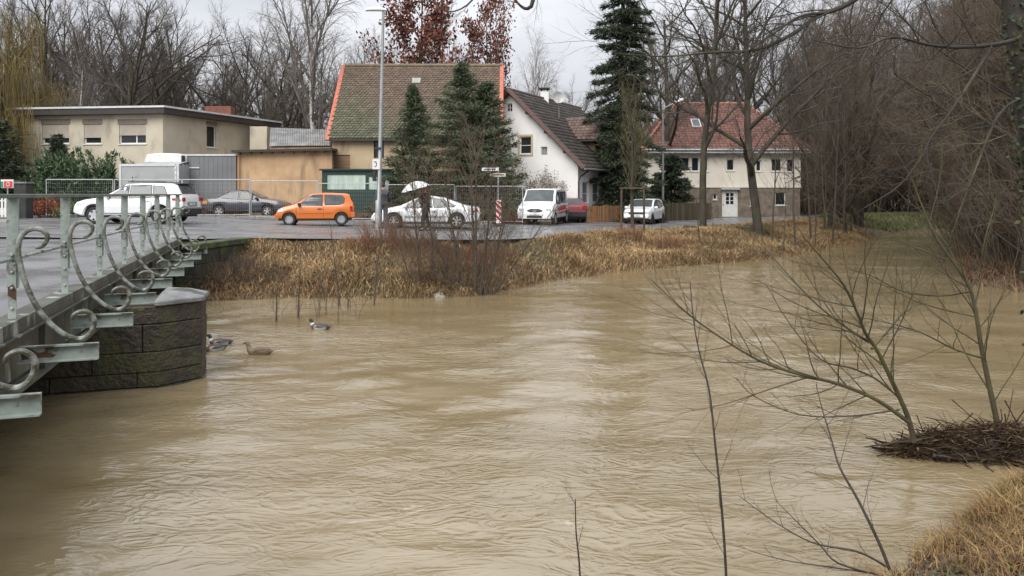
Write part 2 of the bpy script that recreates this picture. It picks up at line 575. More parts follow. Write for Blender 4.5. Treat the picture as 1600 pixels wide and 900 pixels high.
MB().box(-6.6, -.16, Y0, Y1, .02, DECK - .01).build('deck_slab', M['girder'], bridge)
dk = MB()
dk.add([(-6.5, Y0, DECK), (-.17, Y0, DECK), (-.17, Y1 + .2, DECK), (-6.5, Y1 + .2, DECK), (-6.5, Y1 + 2.4, .372), (-.3, Y1 + 1.4, .235)], [(0, 1, 2, 3), (3, 2, 5, 4)])
dk.build('roadway', M['asphalt'], bridge)
g = MB()
g.box(-.06, -.03, Y0, Y1, -.40, .20)            # web
g.box(-.22, .07, Y0, Y1, -.43, -.40)            # bottom flange
for k in range(-6, 29): g.box(-.031, .03, k * .52 - .006, k * .52 + .006, -.398, .17) if k % 4 == 2 else None
g.build('girder', M['girder'], bridge)
g = MB()
g.box(-.15, .075, Y0, Y1, .285, .318)
g.box(.055, .075, Y0, Y1, .175, .286)
g.box(-.03, .11, Y0, Y1, .150, .174)
g.build('edge_channel', M['girder'], bridge, bevel=.004)
MB().box(-.055, .055, Y0, Y1, 1.508, 1.55).build('handrail', M['rail_paint'], bridge, bevel=.006)
MB().tube([(-.005, Y0, .905), (-.005, Y1, .905)], .019, 8).build('middle_rail', M['green_paint'], bridge, smooth=True)

SCROLL = [(58, 388), (66, 387), (73, 381), (76, 371), (71, 363), (62, 359), (52, 359), (42, 364), (35, 373), (32, 385), (32, 399), (35, 414), (39, 431), (45, 449), (52, 465),
          (61, 481), (72, 497), (86, 511), (101, 522), (115, 528), (128, 529), (139, 524), (146, 515), (149, 504), (147, 495), (141, 489), (132, 486), (123, 488), (116, 493), (114, 500)]
pts = []
for (X, Y) in SCROLL:
    u = (X - 20) / 175.0
    z = EYE - (Y - HY) * (7.6 + .3 * u) / F
    pts.append((u, 0, z + .012))
def smooth_path(pts, n=3):
    out = []
    P_ = [Vector(p) for p in pts]
    for i in range(len(P_) - 1):
        p0, p1, p2, p3 = P_[max(i - 1, 0)], P_[i], P_[i + 1], P_[min(i + 2, len(P_) - 1)]
        for k in range(n):
            t = k / n
            out.append(.5 * ((2 * p1) + (p2 - p0) * t + (2 * p0 - 5 * p1 + 4 * p2 - p3) * t * t + (3 * p1 - p0 - 3 * p2 + p3) * t ** 3))
    return out + [P_[-1]]
sp = smooth_path(pts)
n_ = len(sp)
rad = [.0265 * (.62 + .38 * min(1, 6 * i / n_, 6 * (n_ - 1 - i) / n_)) for i in range(n_)]
scroll_me = MB().tube(sp, rad, 9).mesh('scroll')
post_mb = MB()
post_mb.box(-.052, .052, -.012, .012, .62, 1.508)
post_mb.box(-.010, .010, .012, .06, .62, 1.508)
post_me = post_mb.mesh('post')
foot_mb = MB()
foot_mb.box(-.036, .036, -.026, -.0125, .315, .86)
foot_me = foot_mb.mesh('post_foot')
bolt_mb = MB()
for zz in (.42, .62, .78): bolt_mb.lathe([(.016, 0), (.016, -.012), (.009, -.02)], 7, (0, -.026, zz))
for zz in (.86, .95): bolt_mb.lathe([(.022, 0), (.022, -.016), (.012, -.028)], 7, (.012 if zz < .9 else -.006, -.012, zz))
bolt_me = bolt_mb.mesh('bolts')
brk_mb = MB()
brk_mb.box(.076, .78, -.006, .006, -.098, .038)
brk_mb.box(.076, .78, -.062, .008, .038, .054)
brk_mb.box(.076, .78, -.062, .008, -.112, -.098)
brk_me = brk_mb.mesh('bracket')
brace_mb = MB()
brace_mb.beam((-.03, 0, -.33), (.30, 0, -.105), .05, .03)
brace_me = brace_mb.mesh('brace')
rust_mb = MB()
rust_mb.add([(.0, -.0275, .52), (.036, -.0275, .50), (.036, -.0275, .60), (.01, -.0275, .66), (-.036, -.0275, .63), (-.036, -.0275, .55)], [(0, 1, 2, 3, 4, 5)])
def part(name, me, m, parent, loc=(0, 0, 0), smooth=False):
    if not me.materials: me.materials.append(m)
    if smooth:
        me.shade_smooth()
        me.set_sharp_from_angle(angle=R(40))
    o = bpy.data.objects.new(name, me)
    C.objects.link(o)
    o.parent = parent
    o.location = loc
    return o
for k in range(-3, 8):
    y = k * STEP
    pst = part('post', post_me, M['green_paint'], bridge, (0, y, 0))
    part('post_foot', foot_me, M['green_paint'], pst)
    part('bolts', bolt_me, M['bolt'], pst, smooth=True)
    part('scroll', scroll_me, M['scroll'], bridge, (.0, y - .075, 0), smooth=True)
    part('bracket', brk_me, M['green_paint'], bridge, (0, y - .08, 0))
    part('brace', brace_me, M['girder'], bridge, (0, y - .06, 0))
# rusted-through patch on the nearest bracket in view
rp = MB()
rp.add([(.085, -.0075, .02), (.16, -.0075, .03), (.24, -.0075, -.02), (.30, -.0075, -.015), (.40, -.0075, -.05), (.37, -.0075, -.075), (.22, -.0075, -.07), (.10, -.0075, -.085)],
       [tuple(range(8))])
o = rp.build('rust_patch', M['rust'], bridge)
o.location = (0, -.08, 0)
o = rust_mb.build('rust_patch', M['rust'], bridge)

# ------------------------------------------------------------------ stone pier with cutwater, block by block
pier = empty('bridge_pier', (*bridge_point(0, 4.5)[:2], WATER), BR_A, 'dark mossy stone bridge pier with blunt nose standing in the water', 'bridge pier')
PZ = [-2.6, -1.33, -1.11, -.81, -.40, -.13]
def pier_plan(x0, x1, gap=.003):
    a, b = -.70, .75
    if x1 < .86: return [(x0 + gap, a), (x1 - gap, a), (x1 - gap, b), (x0 + gap, b)]
    return [(x0 + gap, a), (.84, a), (1.42, a + .40), (1.44, b - .40), (.84, b), (x0 + gap, b)]
CUTS = [[-6, -4.4, -2.8, -1.2, .3, 1.5], [-6, -5.0, -3.6, -2.0, -.6, .55, 1.5], [-6, -4.4, -2.9, -1.4, -.05, 1.5], [-6, -5.1, -3.5, -2.1, -.7, .62, 1.5], [-6, -4.3, -2.7, -1.3, .15, 1.5]]
for c in range(5):
    for i in range(len(CUTS[c]) - 1):
        x0, x1 = CUTS[c][i], CUTS[c][i + 1]
        plan = pier_plan(x0, x1)
        if c == 4: plan = [(px_ * 1.0, py_ * .97) for px_, py_ in plan]
        jit = rnd.uniform(-.012, .012)
        plan = [(px_ + (jit if x1 > .86 else 0), py_ + rnd.uniform(-.008, .008)) for px_, py_ in plan]
        o = MB().prism(plan, PZ[c] + .003 - WATER, PZ[c + 1] - .003 - WATER).build('stone', M['pier'], pier, bevel=.014)
MB().box(-5.95, .8, -.66, .71, -1.2, 1.2).build('core', M['dark'], pier)
cap = MB()
rim = [(.78, -.72), (.86, -.72), (1.455, -.31), (1.475, .36), (.86, .77), (.78, .77)]
n_ = len(rim)
zz = -WATER
vs = [(x, y, zz - .128) for x, y in rim] + [(x, y, zz - .055) for x, y in rim] + [(x * .5 + .45, y * .45, zz + .035) for x, y in rim]
fs = [(i, (i + 1) % n_, n_ + (i + 1) % n_, n_ + i) for i in range(n_)] + [(n_ + i, n_ + (i + 1) % n_, 2 * n_ + (i + 1) % n_, 2 * n_ + i) for i in range(n_)]
fs += [tuple(range(2 * n_, 3 * n_)), tuple(reversed(range(n_)))]
cap.add(vs, fs)
cap.build('coping_stone', M['pier_cap'], pier, bevel=.015)

# ------------------------------------------------------------------ far abutment and wing wall
abut = empty('bridge_abutment', (*bridge_point(0, 14.6)[:2], -1.4), BR_A, 'mossy stone abutment under the far end of the bridge', 'abutment')
for c in range(4):
    z0, z1 = c * .44 - .6, (c + 1) * .44 - .6
    x = -6.6
    while x < .5:
        w_ = rnd.uniform(.55, 1.05)
        x1 = min(x + w_, .55)
        MB().box(x + .005, x1 - .005, -.5 + rnd.uniform(-.015, .015), .6, z0 + .005, z1 - .005).build('stone', M['moss_wall'], abut, bevel=.02)
        x = x1
wing = empty('wing_wall', (*bridge_point(.35, 14.1)[:2], -1.4), 0, 'low mossy wing wall running from bridge end into the overgrown bank', 'wall')
a, b = bridge_point(.45, 14.0), P(388, 366, 24.2)
dirv = Vector((b.x - a.x, b.y - a.y, 0))
L = dirv.length
wing.rotation_euler = (0, 0, math.atan2(dirv.y, dirv.x))
for c in range(5):
    z0, z1 = c * .40 - .6, (c + 1) * .40 - .6
    x = 0
    while x < L - .05:
        x1 = min(x + rnd.uniform(.4, .8), L)
        MB().box(x + .005, x1 - .005, -.2 + rnd.uniform(-.015, .015), .25, z0 + .005, z1 - .005).build('stone', M['moss_wall'], wing, bevel=.02)
        x = x1
top = MB().box(-.04, L + .05, -.25, .3, 1.402, 1.58).build('coping', M['moss_wall'], wing, bevel=.02)
# ------------------------------------------------------------------ buildings
def hit(px, py, A, B):
    """where the sight line through a photo pixel meets the upright wall over A-B: (metres along the wall, height)"""
    A, B = Vector(A[:2]), Vector(B[:2])
    u = (B - A).normalized()
    r = (px - CX) / F
    # A + s*u = d*(r,1)
    s = (r * A.y - A.x) / (u.x - r * u.y)
    d = A.y + s * u.y
    return s, wz(py, d)

def wall_mb(mb, outer, holes, depth):
    """front face in local x/z at y = 0 with openings and their reveals (y inward)"""
    polys = [[Vector((x, z, 0)) for x, z in outer]] + [[Vector(p + (0,)) for p in ((a, c), (b, c), (b, d), (a, d))] for a, b, c, d in holes]
    flat = [p for pl in polys for p in pl]
    tri = tessellate_polygon(polys)
    faces = []
    for t in tri:
        a, b, c = (flat[i] for i in t)
        area = (b.x - a.x) * (c.y - a.y) - (c.x - a.x) * (b.y - a.y)
        faces.append(t if area > 0 else (t[0], t[2], t[1]))
    mb.add([(p.x, 0, p.y) for p in flat], faces)
    for a, b, c, d in holes:
        q = [(a, c), (b, c), (b, d), (a, d)]
        for i in range(4):
            (x0, z0), (x1, z1) = q[i], q[(i + 1) % 4]
            mb.add([(x0, 0, z0), (x1, 0, z1), (x1, depth, z1), (x0, depth, z0)], [(0, 1, 2, 3)])

def window(parent, Mx, rect, depth=.12, pane='pane', fr=.06, mull=(), trans=(), shutter=0.0, sill=True, frame_m='white_pvc', surround=None, shutter_m=None, name='window'):
    a, b, c, d = rect
    f = MB(Mx)
    y0, y1 = depth - .05, depth
    f.box(a, a + fr, y0, y1, c, d).box(b - fr, b, y0, y1, c, d).box(a + fr, b - fr, y0, y1, c, c + fr).box(a + fr, b - fr, y0, y1, d - fr, d)
    for m_ in mull: f.box(a + (b - a) * m_ - fr / 2, a + (b - a) * m_ + fr / 2, y0 + .003, y1, c + fr, d - fr)
    for t_ in trans: f.box(a + fr, b - fr, y0 + .006, y1, c + (d - c) * t_ - fr * .35, c + (d - c) * t_ + fr * .35)
    w = f.build(name, M[frame_m], parent)
    MB(Mx).box(a + .01, b - .01, depth - .018, depth + .01, c + .01, d - .01).build('pane', M[pane], w)
    if sill: MB(Mx).box(a - .06, b + .06, -.05, depth - .051, c - .05, c - .002).build('sill', M[sill if isinstance(sill, str) else 'white_pvc'], w)
    if shutter:
        s = MB(Mx)
        n = int((d - c) * shutter / .055)
        for i in range(n):
            z = d - (i + 1) * (d - c) * shutter / n
            s.box(a + .012, b - .012, .03, .05, z, z + (d - c) * shutter / n - .008)
        s.build('roller_shutter', M[shutter_m or 'shutter'], w)
    if surround:
        s = MB(Mx)
        t = .13
        s.box(a - t, a - .001, -.025, .02, c - t, d + t).box(b + .001, b + t, -.025, .02, c - t, d + t).box(a, b, -.026, .02, d + .001, d + t).box(a, b, -.026, .02, c - t, c - .052)
        s.build('surround', M[surround], w)
    return w

def tiles(name, parent, O, u, v, W, Hh, tw, th, m, cols, kind='pan', stagger=False, clip=None, seed=1):
    """courses of single tiles on a slope: O lower corner, u along the eave, v up the slope"""
    O, u, v = np.array(O, float), np.array(u, float), np.array(v, float)
    u /= np.linalg.norm(u)
    v /= np.linalg.norm(v)
    nrm = np.cross(u, v)
    if nrm[2] < 0: nrm = -nrm
    g = np.random.default_rng(seed)
    if kind == 'pan':
        sec = [(-.5, .000), (-.26, .050), (.02, .048), (.22, .004), (.49, .006)]
        lo, hi = [(s, 0, h + .035) for s, h in sec], [(s, 1.12, h) for s, h in sec]
        shape = np.array(lo + [(s, 0, h) for s, h in sec] + hi)
        k = len(sec)
        quads = [(i, i + 1, 2 * k + i + 1, 2 * k + i) for i in range(k - 1)] + [(k + i, k + i + 1, i + 1, i) for i in range(k - 1)]
    else:                                             # beaver-tail with a pointed foot
        lo = [(-.49, .45, .02), (-.27, .12, .05), (0, 0, .058), (.27, .12, .05), (.49, .45, .02)]
        hi = [(-.49, 1.3, .0), (-.27, 1.3, .0), (0, 1.3, .0), (.27, 1.3, .0), (.49, 1.3, .0)]
        shape = np.array(lo + [(a_, b_, 0) for a_, b_, c_ in lo] + hi)
        k = 5
        quads = [(i, i + 1, 2 * k + i + 1, 2 * k + i) for i in range(k - 1)] + [(k + i, k + i + 1, i + 1, i) for i in range(k - 1)]
    quads = np.array(quads)
    V, Q, CC = [], [], []
    rows, colsn = int(Hh / th), int(W / tw)
    b = 0
    for r_ in range(rows):
        for c_ in range(colsn + (1 if stagger and r_ % 2 else 0)):
            s = (c_ + .5 - (.5 if stagger and r_ % 2 else 0)) * tw
            t = r_ * th
            if clip and not clip(s, t): continue
            jj = g.normal(0, .006, 3)
            pts = O + (s + shape[:, :1] * tw + jj[0]) * u + (t + shape[:, 1:2] * th + jj[1]) * v + (shape[:, 2:3] + abs(jj[2])) * nrm
            V.append(pts)
            Q.append(quads + b)
            b += len(pts)
            w = g.random()
            base = np.array(cols[int(g.integers(len(cols)))]) if not callable(cols) else np.array(cols(s / W, t / Hh, g))
            CC.append(np.tile(base * (.8 + .4 * w), (len(pts), 1)))
    o = np_mesh(name, np.concatenate(V), np.concatenate(Q), None, m, parent, col=np.concatenate(CC))
    return tag(o, kind='stuff')

M['tile'] = mat('clay_tile', (1, 1, 1), (.7, .7, .7), 3, .65, .2, 20, attr=True)
M['plaster_beige'] = mat('stained_beige_plaster', (.54, .485, .38), (.45, .40, .305), .8, .85, .1, 25, stain=(.24, .22, .18), sscale=1.1, sstretch=(1, 1, .45), slo=.56, shi=.78)
M['plaster_barn'] = mat('old_beige_plaster', (.55, .43, .28), (.45, .34, .22), .9, .9, .15, 20, stain=(.30, .22, .15), sscale=1.3, sstretch=(1, 1, .3), slo=.52, shi=.75)
M['plaster_orange'] = mat('weathered_ochre_plaster', (.56, .38, .22), (.44, .28, .16), 1.1, .9, .15, 20, stain=(.27, .18, .12), sscale=1.5, sstretch=(1.4, 1.4, .3), slo=.5, shi=.72)
M['plaster_white'] = mat('white_render', (.82, .82, .81), (.77, .77, .75), .7, .85, .08, 30, stain=(.55, .54, .50), sscale=.7, sstretch=(1, 1, .4), slo=.58, shi=.8)
M['plaster_cream'] = mat('cream_render', (.72, .68, .59), (.66, .61, .52), .8, .85, .08, 30)
M['stone_base'] = mat('brown_stone_base', (.24, .19, .15), (.13, .105, .085), 2.2, .9, .5, 6)
M['shutter'] = mat('roller_shutter', (.46, .41, .34), (.40, .36, .30), 3, .6)
M['lintel'] = mat('brown_lintel', (.22, .18, .15), (.17, .14, .12), 4, .8)
M['fascia'] = mat('dark_fascia', (.05, .04, .035), (.035, .03, .028), 3, .7)
M['trim_light'] = mat('light_roof_trim', (.62, .63, .63), (.50, .51, .51), 2, .45)
M['flat_roof'] = mat('flat_roof_felt', (.16, .16, .16), (.11, .11, .11), 1, .9)
M['verge_red'] = mat('orange_red_verge', (.50, .15, .09), (.38, .105, .065), 5, .6)
M['brick_red'] = mat('red_brick', (.26, .10, .065), (.17, .068, .048), 6, .85, .4)
M['corrugated'] = mat('grey_sheet_roof', (.26, .26, .265), (.16, .155, .15), 1.4, .6, .2, stain=(.36, .36, .36), sscale=2)

# --- flat-roofed beige bungalow
bung = empty('flat_roof_house', (-20, 44, 0), 0, 'beige flat-roofed house with roller shutters behind the juniper', 'house')
A, B, Cc = (-28.7, 45.1), (-20.0, 44.0), (-16.6, 53.0)
D = (A[0] + Cc[0] - B[0], A[1] + Cc[1] - B[1])
def wf(o, A, B, Z=0.0):                               # wall frame seen from the outside, in the parent's space
    return frame((A[0] - o.location.x, A[1] - o.location.y, Z - o.location.z), (B[0] - A[0], B[1] - A[1], 0))
TOPZ = 6.12
LBA = (Vector(B) - Vector(A)).length
front = [(66, 108, 225, 194), (131, 158, 225, 194), (186, 228, 225, 194)]
side = [(323, 338, 230, 197), (390, 404, 236, 206)]
def rects(lst, A, B):
    out = []
    for x0, x1, yb, yt in lst:
        s0, z0 = hit(x0, yb, A, B)
        s1, z1 = hit(x1, yt, A, B)
        out.append((min(s0, s1), max(s0, s1), z0, z1))
    return out
rf, rs = rects(front, A, B), rects(side, B, Cc)
mf, ms = wf(bung, A, B), wf(bung, B, Cc)
LBC = (Vector(Cc) - Vector(B)).length
w = MB(mf)
wall_mb(w, [(0, -.3), (LBA, -.3), (LBA, TOPZ), (0, TOPZ)], rf, .16)
w.M = ms
wall_mb(w, [(0, -.3), (LBC, -.3), (LBC, TOPZ), (0, TOPZ)], rs, .16)
w.M = wf(bung, Cc, D)
wall_mb(w, [(0, -.3), (LBA, -.3), (LBA, TOPZ), (0, TOPZ)], [], .16)
w.M = wf(bung, D, A)
wall_mb(w, [(0, -.3), (LBC, -.3), (LBC, TOPZ), (0, TOPZ)], [], .16)
w.build('wall', M['plaster_beige'], bung)
for i, r_ in enumerate(rf):
    window(bung, mf, r_, .16, 'pane', .07, mull=(.62,) if i != 1 else (), shutter=(.70, .68, .56)[i])
    MB(mf).box(r_[0] - .08, r_[1] + .08, -.02, .05, r_[3] + .004, r_[3] + .30).build('lintel', M['lintel'], bung)
for r_ in rs:
    window(bung, ms, r_, .16, 'pane', .06)
    MB(ms).box(r_[0] - .06, r_[1] + .06, -.02, .05, r_[3] + .004, r_[3] + .24).build('lintel', M['lintel'], bung)
def ring_offset(pts, o):
    c = Vector((sum(p[0] for p in pts) / len(pts), sum(p[1] for p in pts) / len(pts)))
    out = []
    for i in range(len(pts)):
        p0, p1, p2 = Vector(pts[i - 1]), Vector(pts[i]), Vector(pts[(i + 1) % len(pts)])
        e1, e2 = (p1 - p0).normalized(), (p2 - p1).normalized()
        n1, n2 = Vector((e1.y, -e1.x)), Vector((e2.y, -e2.x))
        k = (n1 + n2) / (1 + n1.dot(n2))
        out.append((p1.x + k.x * o - 0, p1.y + k.y * o))
    return out
plan = [A, B, Cc, D]
loc = lambda pl: [(p[0] - bung.location.x, p[1] - bung.location.y) for p in pl]
roof = MB().prism(loc(ring_offset(plan, .42)), TOPZ + .003, TOPZ + .34).build('roof', M['fascia'], bung)
MB().prism(loc(ring_offset(plan, .47)), TOPZ + .343, TOPZ + .45).build('roof_edge', M['trim_light'], roof)
MB().prism(loc(ring_offset(plan, .30)), TOPZ + .453, TOPZ + .47).build('roof_felt', M['flat_roof'], roof)
ch = MB()
c0 = P(344, 160, 51) - bung.location
for r_ in range(9):
    ch.box(c0.x - .85, c0.x + .85, c0.y - .4, c0.y + .4, TOPZ + .45 + r_ * .085, TOPZ + .45 + r_ * .085 + .075)
    ch.box(c0.x - .83, c0.x + .83, c0.y - .38, c0.y + .38, TOPZ + .45 + r_ * .085 + .075, TOPZ + .45 + (r_ + 1) * .085)
ch.build('chimney', M['brick_red'], roof)
MB().box(c0.x + .1, c0.x + 1.0, c0.y - .9, c0.y - .5, TOPZ + .47, TOPZ + .60).build('roof_hatch', M['trim_light'], roof)
# small box tower beyond with a railing
tw = MB().box(5.1 - 2.0, 5.1 - .9, 5.5, 7.5, -.3, 5.9)
tw.build('annex_wall', M['plaster_beige'], bung)

M['grey_panel_roof'] = mat('weathered_hatch', (.34, .34, .33), (.24, .24, .23), 3, .6)
# --- old barn with the patterned tile roof
barn = empty('barn', (-5.6, 45, 0), 0, 'old barn with mossy brown tiled roof and orange-red verges', 'barn')
BL, BR_, BD = -10.55, -.85, 8.0
EZ, RZ = 5.15, 9.70
o0 = barn.location
A, B = (BL, 45), (BR_, 45)
mb_ = wf(barn, A, B)
ro = rects([(584, 600, 247, 212), (521, 547, 267, 242)], A, B)
w = MB(mb_)
wall_mb(w, [(0, -.3), (BR_ - BL, -.3), (BR_ - BL, EZ), (0, EZ)], ro, .2)
for (p, q) in (((BR_, 45), (BR_, 53)), ((BL, 53), (BL, 45))):
    w.M = wf(barn, p, q)
    wall_mb(w, [(0, -.3), (8, -.3), (8, EZ), (4, RZ - .15), (0, EZ)], [], .2)
w.M = wf(barn, (BR_, 53), (BL, 53))
wall_mb(w, [(0, -.3), (BR_ - BL, -.3), (BR_ - BL, EZ), (0, EZ)], [], .2)
w.build('wall', M['plaster_barn'], barn)
window(barn, mb_, ro[0], .2, 'pane', .05, frame_m='wood_dark', sill=False)
r_ = ro[1]
bd = MB(mb_)
n_ = 5
for i in range(n_): bd.box(r_[0] + .01, r_[1] - .01, .06, .09, r_[2] + (r_[3] - r_[2]) * i / n_ + .006, r_[2] + (r_[3] - r_[2]) * (i + 1) / n_ - .006)
bd.build('boarded_hatch', mat('brown_boards', (.30, .19, .11), (.22, .14, .085), 3, .8, stretch=(.3, 1, 1)), barn)
rs_ = MB()
sl = Vector((0, 4.35, RZ - EZ + .38))
ov = .35
for s in (1, -1):
    cy = 49 - 45
    y_e = cy - s * (4 + ov)
    z_e = EZ - ov * (RZ - EZ) / 4
    rs_.add([(BL - .15 - o0.x, y_e, z_e), (BR_ + .15 - o0.x, y_e, z_e), (BR_ + .15 - o0.x, cy, RZ), (BL - .15 - o0.x, cy, RZ),
             (BL - .15 - o0.x, y_e, z_e - .12), (BR_ + .15 - o0.x, y_e, z_e - .12), (BR_ + .15 - o0.x, cy, RZ - .12), (BL - .15 - o0.x, cy, RZ - .12)],
            [(0, 1, 2, 3), (7, 6, 5, 4), (0, 4, 5, 1), (1, 5, 6, 2), (3, 7, 4, 0)])
roof = rs_.build('roof', M['fascia'], barn)
slope_len = math.hypot(4 + ov, RZ - z_e)
def barn_col(s, t, g):
    moss = max(0, min(1, (.95 - t * 1.4) + .35 * math.sin(s * 9 + 2 * t) + g.normal(0, .22)))
    a_, b_ = np.array((.155, .108, .076)), np.array((.108, .110, .064))
    return a_ * (1 - moss) + b_ * moss
tiles('roof_tiles', roof, (BL - .12 - o0.x, -ov, z_e + .02), (1, 0, 0), (0, 4 + ov, RZ - z_e), BR_ - BL + .24, slope_len - .05, .215, .20, M['tile'], barn_col, 'beaver', True, seed=3)
for x in (BL - .20, BR_ + .20):
    v_ = MB()
    for s in (1, -1): v_.beam((x - o0.x, 4 - s * 4.4, z_e - .08), (x - o0.x, 4, RZ + .05), .09, .24, (1, 0, 0))
    v_.build('verge', M['verge_red'], roof)
rt = MB()
for i in range(25):
    x = BL - .1 - o0.x + i * .4
    rt.tube([(x, 4, RZ + .02), (x + .41, 4, RZ + .045)], .13, 8)
rt.build('ridge_tiles', mat('ridge_tile', (.20, .15, .10), (.14, .12, .075), 3, .8), roof)
hx, hz = hit(651, 125, (BL, 48.1), (BR_, 48.1))
MB(frame((hx + BL - o0.x, 3.02, hz - .12), (1, 0, 0), (0, -(RZ - z_e), 4.35))).box(-.26, .26, -.24, .24, .02, .12).build('roof_hatch', M['grey_panel_roof'], roof)

# --- low ochre outbuilding left of the barn, and the grey roof behind it
out = empty('outbuilding', (-13.2, 42, 0), 0, 'low ochre plastered outbuilding with grey sloping roof beside the barn', 'outbuilding')
A, B = (wx(371, 42), 42), (wx(519, 42.6), 42.6)
mo = wf(out, A, B)
LW = (Vector(B) - Vector(A)).length
w = MB(mo)
wall_mb(w, [(0, -.3), (LW, -.3), (LW, 4.05), (0, 3.92)], [], .2)
w.M = wf(out, (A[0], 46.5), A)
wall_mb(w, [(0, -.3), (4.5, -.3), (4.5, 3.92), (0, 4.1)], [], .2)
w.build('wall', M['plaster_orange'], out)
rf_ = MB(mo).add([(-.25, -.35, 3.93), (LW + .02, -.35, 4.08), (LW + .02, 3.2, 4.22), (-.25, 3.2, 4.07), (-.25, -.35, 3.79), (LW + .02, -.35, 3.94), (LW + .02, 3.2, 4.08), (-.25, 3.2, 3.93)],
            [(0, 1, 2, 3), (7, 6, 5, 4), (0, 4, 5, 1), (1, 5, 6, 2), (2, 6, 7, 3), (3, 7, 4, 0)]).build('roof', M['fascia'], out)
ra, rb2 = P(421, 229, 45.4) - out.location, P(516, 228, 45.4) - out.location
rc_, rd_ = P(423, 200, 48.6) - out.location, P(514, 203, 48.6) - out.location
sh = MB()
nsh = 26
for i in range(nsh):
    a0, a1, a2 = ra.lerp(rb2, i / nsh), ra.lerp(rb2, (i + .5) / nsh), ra.lerp(rb2, (i + 1) / nsh)
    b0_, b1_, b2_ = rc_.lerp(rd_, i / nsh), rc_.lerp(rd_, (i + .5) / nsh), rc_.lerp(rd_, (i + 1) / nsh)
    up_ = Vector((0, -.02, .05))
    sh.add([a0, a1 + up_, a2, b2_, b1_ + up_, b0_], [(0, 1, 4, 5), (1, 2, 3, 4)])
sh.build('rear_roof_sheets', M['corrugated'], out)
MB().add([ra + Vector((0, .1, -.06)), rb2 + Vector((0, .1, -.06)), rd_ + Vector((0, .1, -.08)), rc_ + Vector((0, .1, -.08)), Vector((ra.x, ra.y + .1, -.3)), Vector((rb2.x, rb2.y + .1, -.3)), Vector((rd_.x, rd_.y + .1, -.3)), Vector((rc_.x, rc_.y + .1, -.3))],
         [(0, 1, 2, 3), (0, 4, 5, 1), (3, 7, 4, 0), (2, 6, 7, 3), (1, 5, 6, 2)]).build('rear_wall', M['plaster_orange'], out)
raf = MB(mo)
for i in range(9): raf.box(.1 + i * LW / 9, .2 + i * LW / 9, -.3, .0, 3.72 + .014 * i, 3.82 + .014 * i)
raf.build('rafter_ends', M['wood_dark'], out)
MB(mo).tube([(.1, -.12, -.2), (.1, -.12, 3.8)], .045, 8).build('downpipe', mat('orange_pipe', (.42, .22, .12), None, 3, .5), out)

# --- white gabled house, seen on its corner
wh = empty('white_house', (3.95, 46, -.15), 0, 'white rendered house with dark brown tiled roof and satellite dish', 'house')
u_g, u_s = Vector((-.891, .454, 0)), Vector((.454, .891, 0))     # along the gable wall (leftwards), along the side wall (back)
Rc = Vector((3.95, 46, 0))
HW, LEN = 4.5, 11.0
EZ, RZ = 3.62, 8.0
Lc = Rc + u_g * 2 * HW
off = wh.location
mg = frame((Lc.x - off.x, Lc.y - off.y, -off.z), -u_g)             # local x from the left corner to the right corner
ms = frame((Rc.x - off.x, Rc.y - off.y, -off.z), u_s)
rg = rects([(812, 830, 241, 213), (845, 855, 243, 229), (791.5, 800.5, 175, 161)], Lc, Rc)
rsd = rects([(910, 920, 318, 284), (926, 936, 316, 286), (953, 959, 316, 300)], Rc, Rc + u_s)
w = MB(mg)
wall_mb(w, [(0, -.5), (2 * HW, -.5), (2 * HW, EZ), (HW, RZ - .1), (0, EZ)], rg, .14)
w.M = ms
wall_mb(w, [(0, -.5), (LEN, -.5), (LEN, EZ), (0, EZ)], rsd, .14)
w.M = frame((Lc.x + u_s.x * LEN - off.x, Lc.y + u_s.y * LEN - off.y, -off.z), -u_s)
wall_mb(w, [(0, -.5), (LEN, -.5), (LEN, EZ), (0, EZ)], [], .14)
w.M = frame((Rc.x + u_s.x * LEN - off.x, Rc.y + u_s.y * LEN - off.y, -off.z), u_g)
wall_mb(w, [(0, -.5), (2 * HW, -.5), (2 * HW, EZ), (HW, RZ - .1), (0, EZ)], [], .14)
w.build('wall', M['plaster_white'], wh)
M['surround'] = mat('ochre_surround', (.50, .44, .30), (.44, .38, .25), 4, .8)
window(wh, mg, rg[0], .14, 'pane', .06, trans=(.5,), surround='surround')
window(wh, mg, rg[1], .14, 'curtain', .04, sill=False)
window(wh, mg, rg[2], .14, 'pane', .05, mull=(.5,), trans=(.5,), sill=False)
for r_ in rsd[:2]: window(wh, ms, r_, .14, 'curtain', .07, sill=False, trans=(.45,))
window(wh, ms, rsd[2], .14, 'pane', .06)
pitch = (RZ - EZ) / HW
ov, og = .55, .45
def g2(x, y, z): return mg @ Vector((x, y, z))                     # gable frame to house space: x along the gable, y back along the ridge
rb = MB()
for s in (1, -1):
    xe = HW + s * (HW + ov)
    ze = EZ - ov * pitch
    q = [g2(xe, -og, ze), g2(xe, LEN + og, ze), g2(HW, LEN + og, RZ), g2(HW, -og, RZ)]
    dn = Vector((0, 0, -.16))
    rb.add(q + [p + dn for p in q], [(0, 1, 2, 3) if s > 0 else (3, 2, 1, 0), (7, 6, 5, 4), (0, 4, 5, 1), (1, 5, 6, 2), (2, 6, 7, 3), (3, 7, 4, 0)])
roof = rb.build('roof', M['fascia'], wh)
bar = MB()
for s in (1, -1):
    bar.beam(g2(HW + s * (HW + ov + .02), -og - .03, ze - .02), g2(HW, -og - .03, RZ + .04), .10, .26, (1, 0, 0))
bar.build('barge_board', mat('dark_red_board', (.095, .045, .035), (.06, .032, .027), 4, .7), roof)
pur = MB()
for t in (.25, .5, .75, .97):
    x = HW + t * (HW + ov)
    pur.beam(g2(x, -og + .02, RZ - (x - HW) * pitch - .24), g2(x, .1, RZ - (x - HW) * pitch - .24), .14, .16)
pur.build('purlin_ends', M['fascia'], roof)
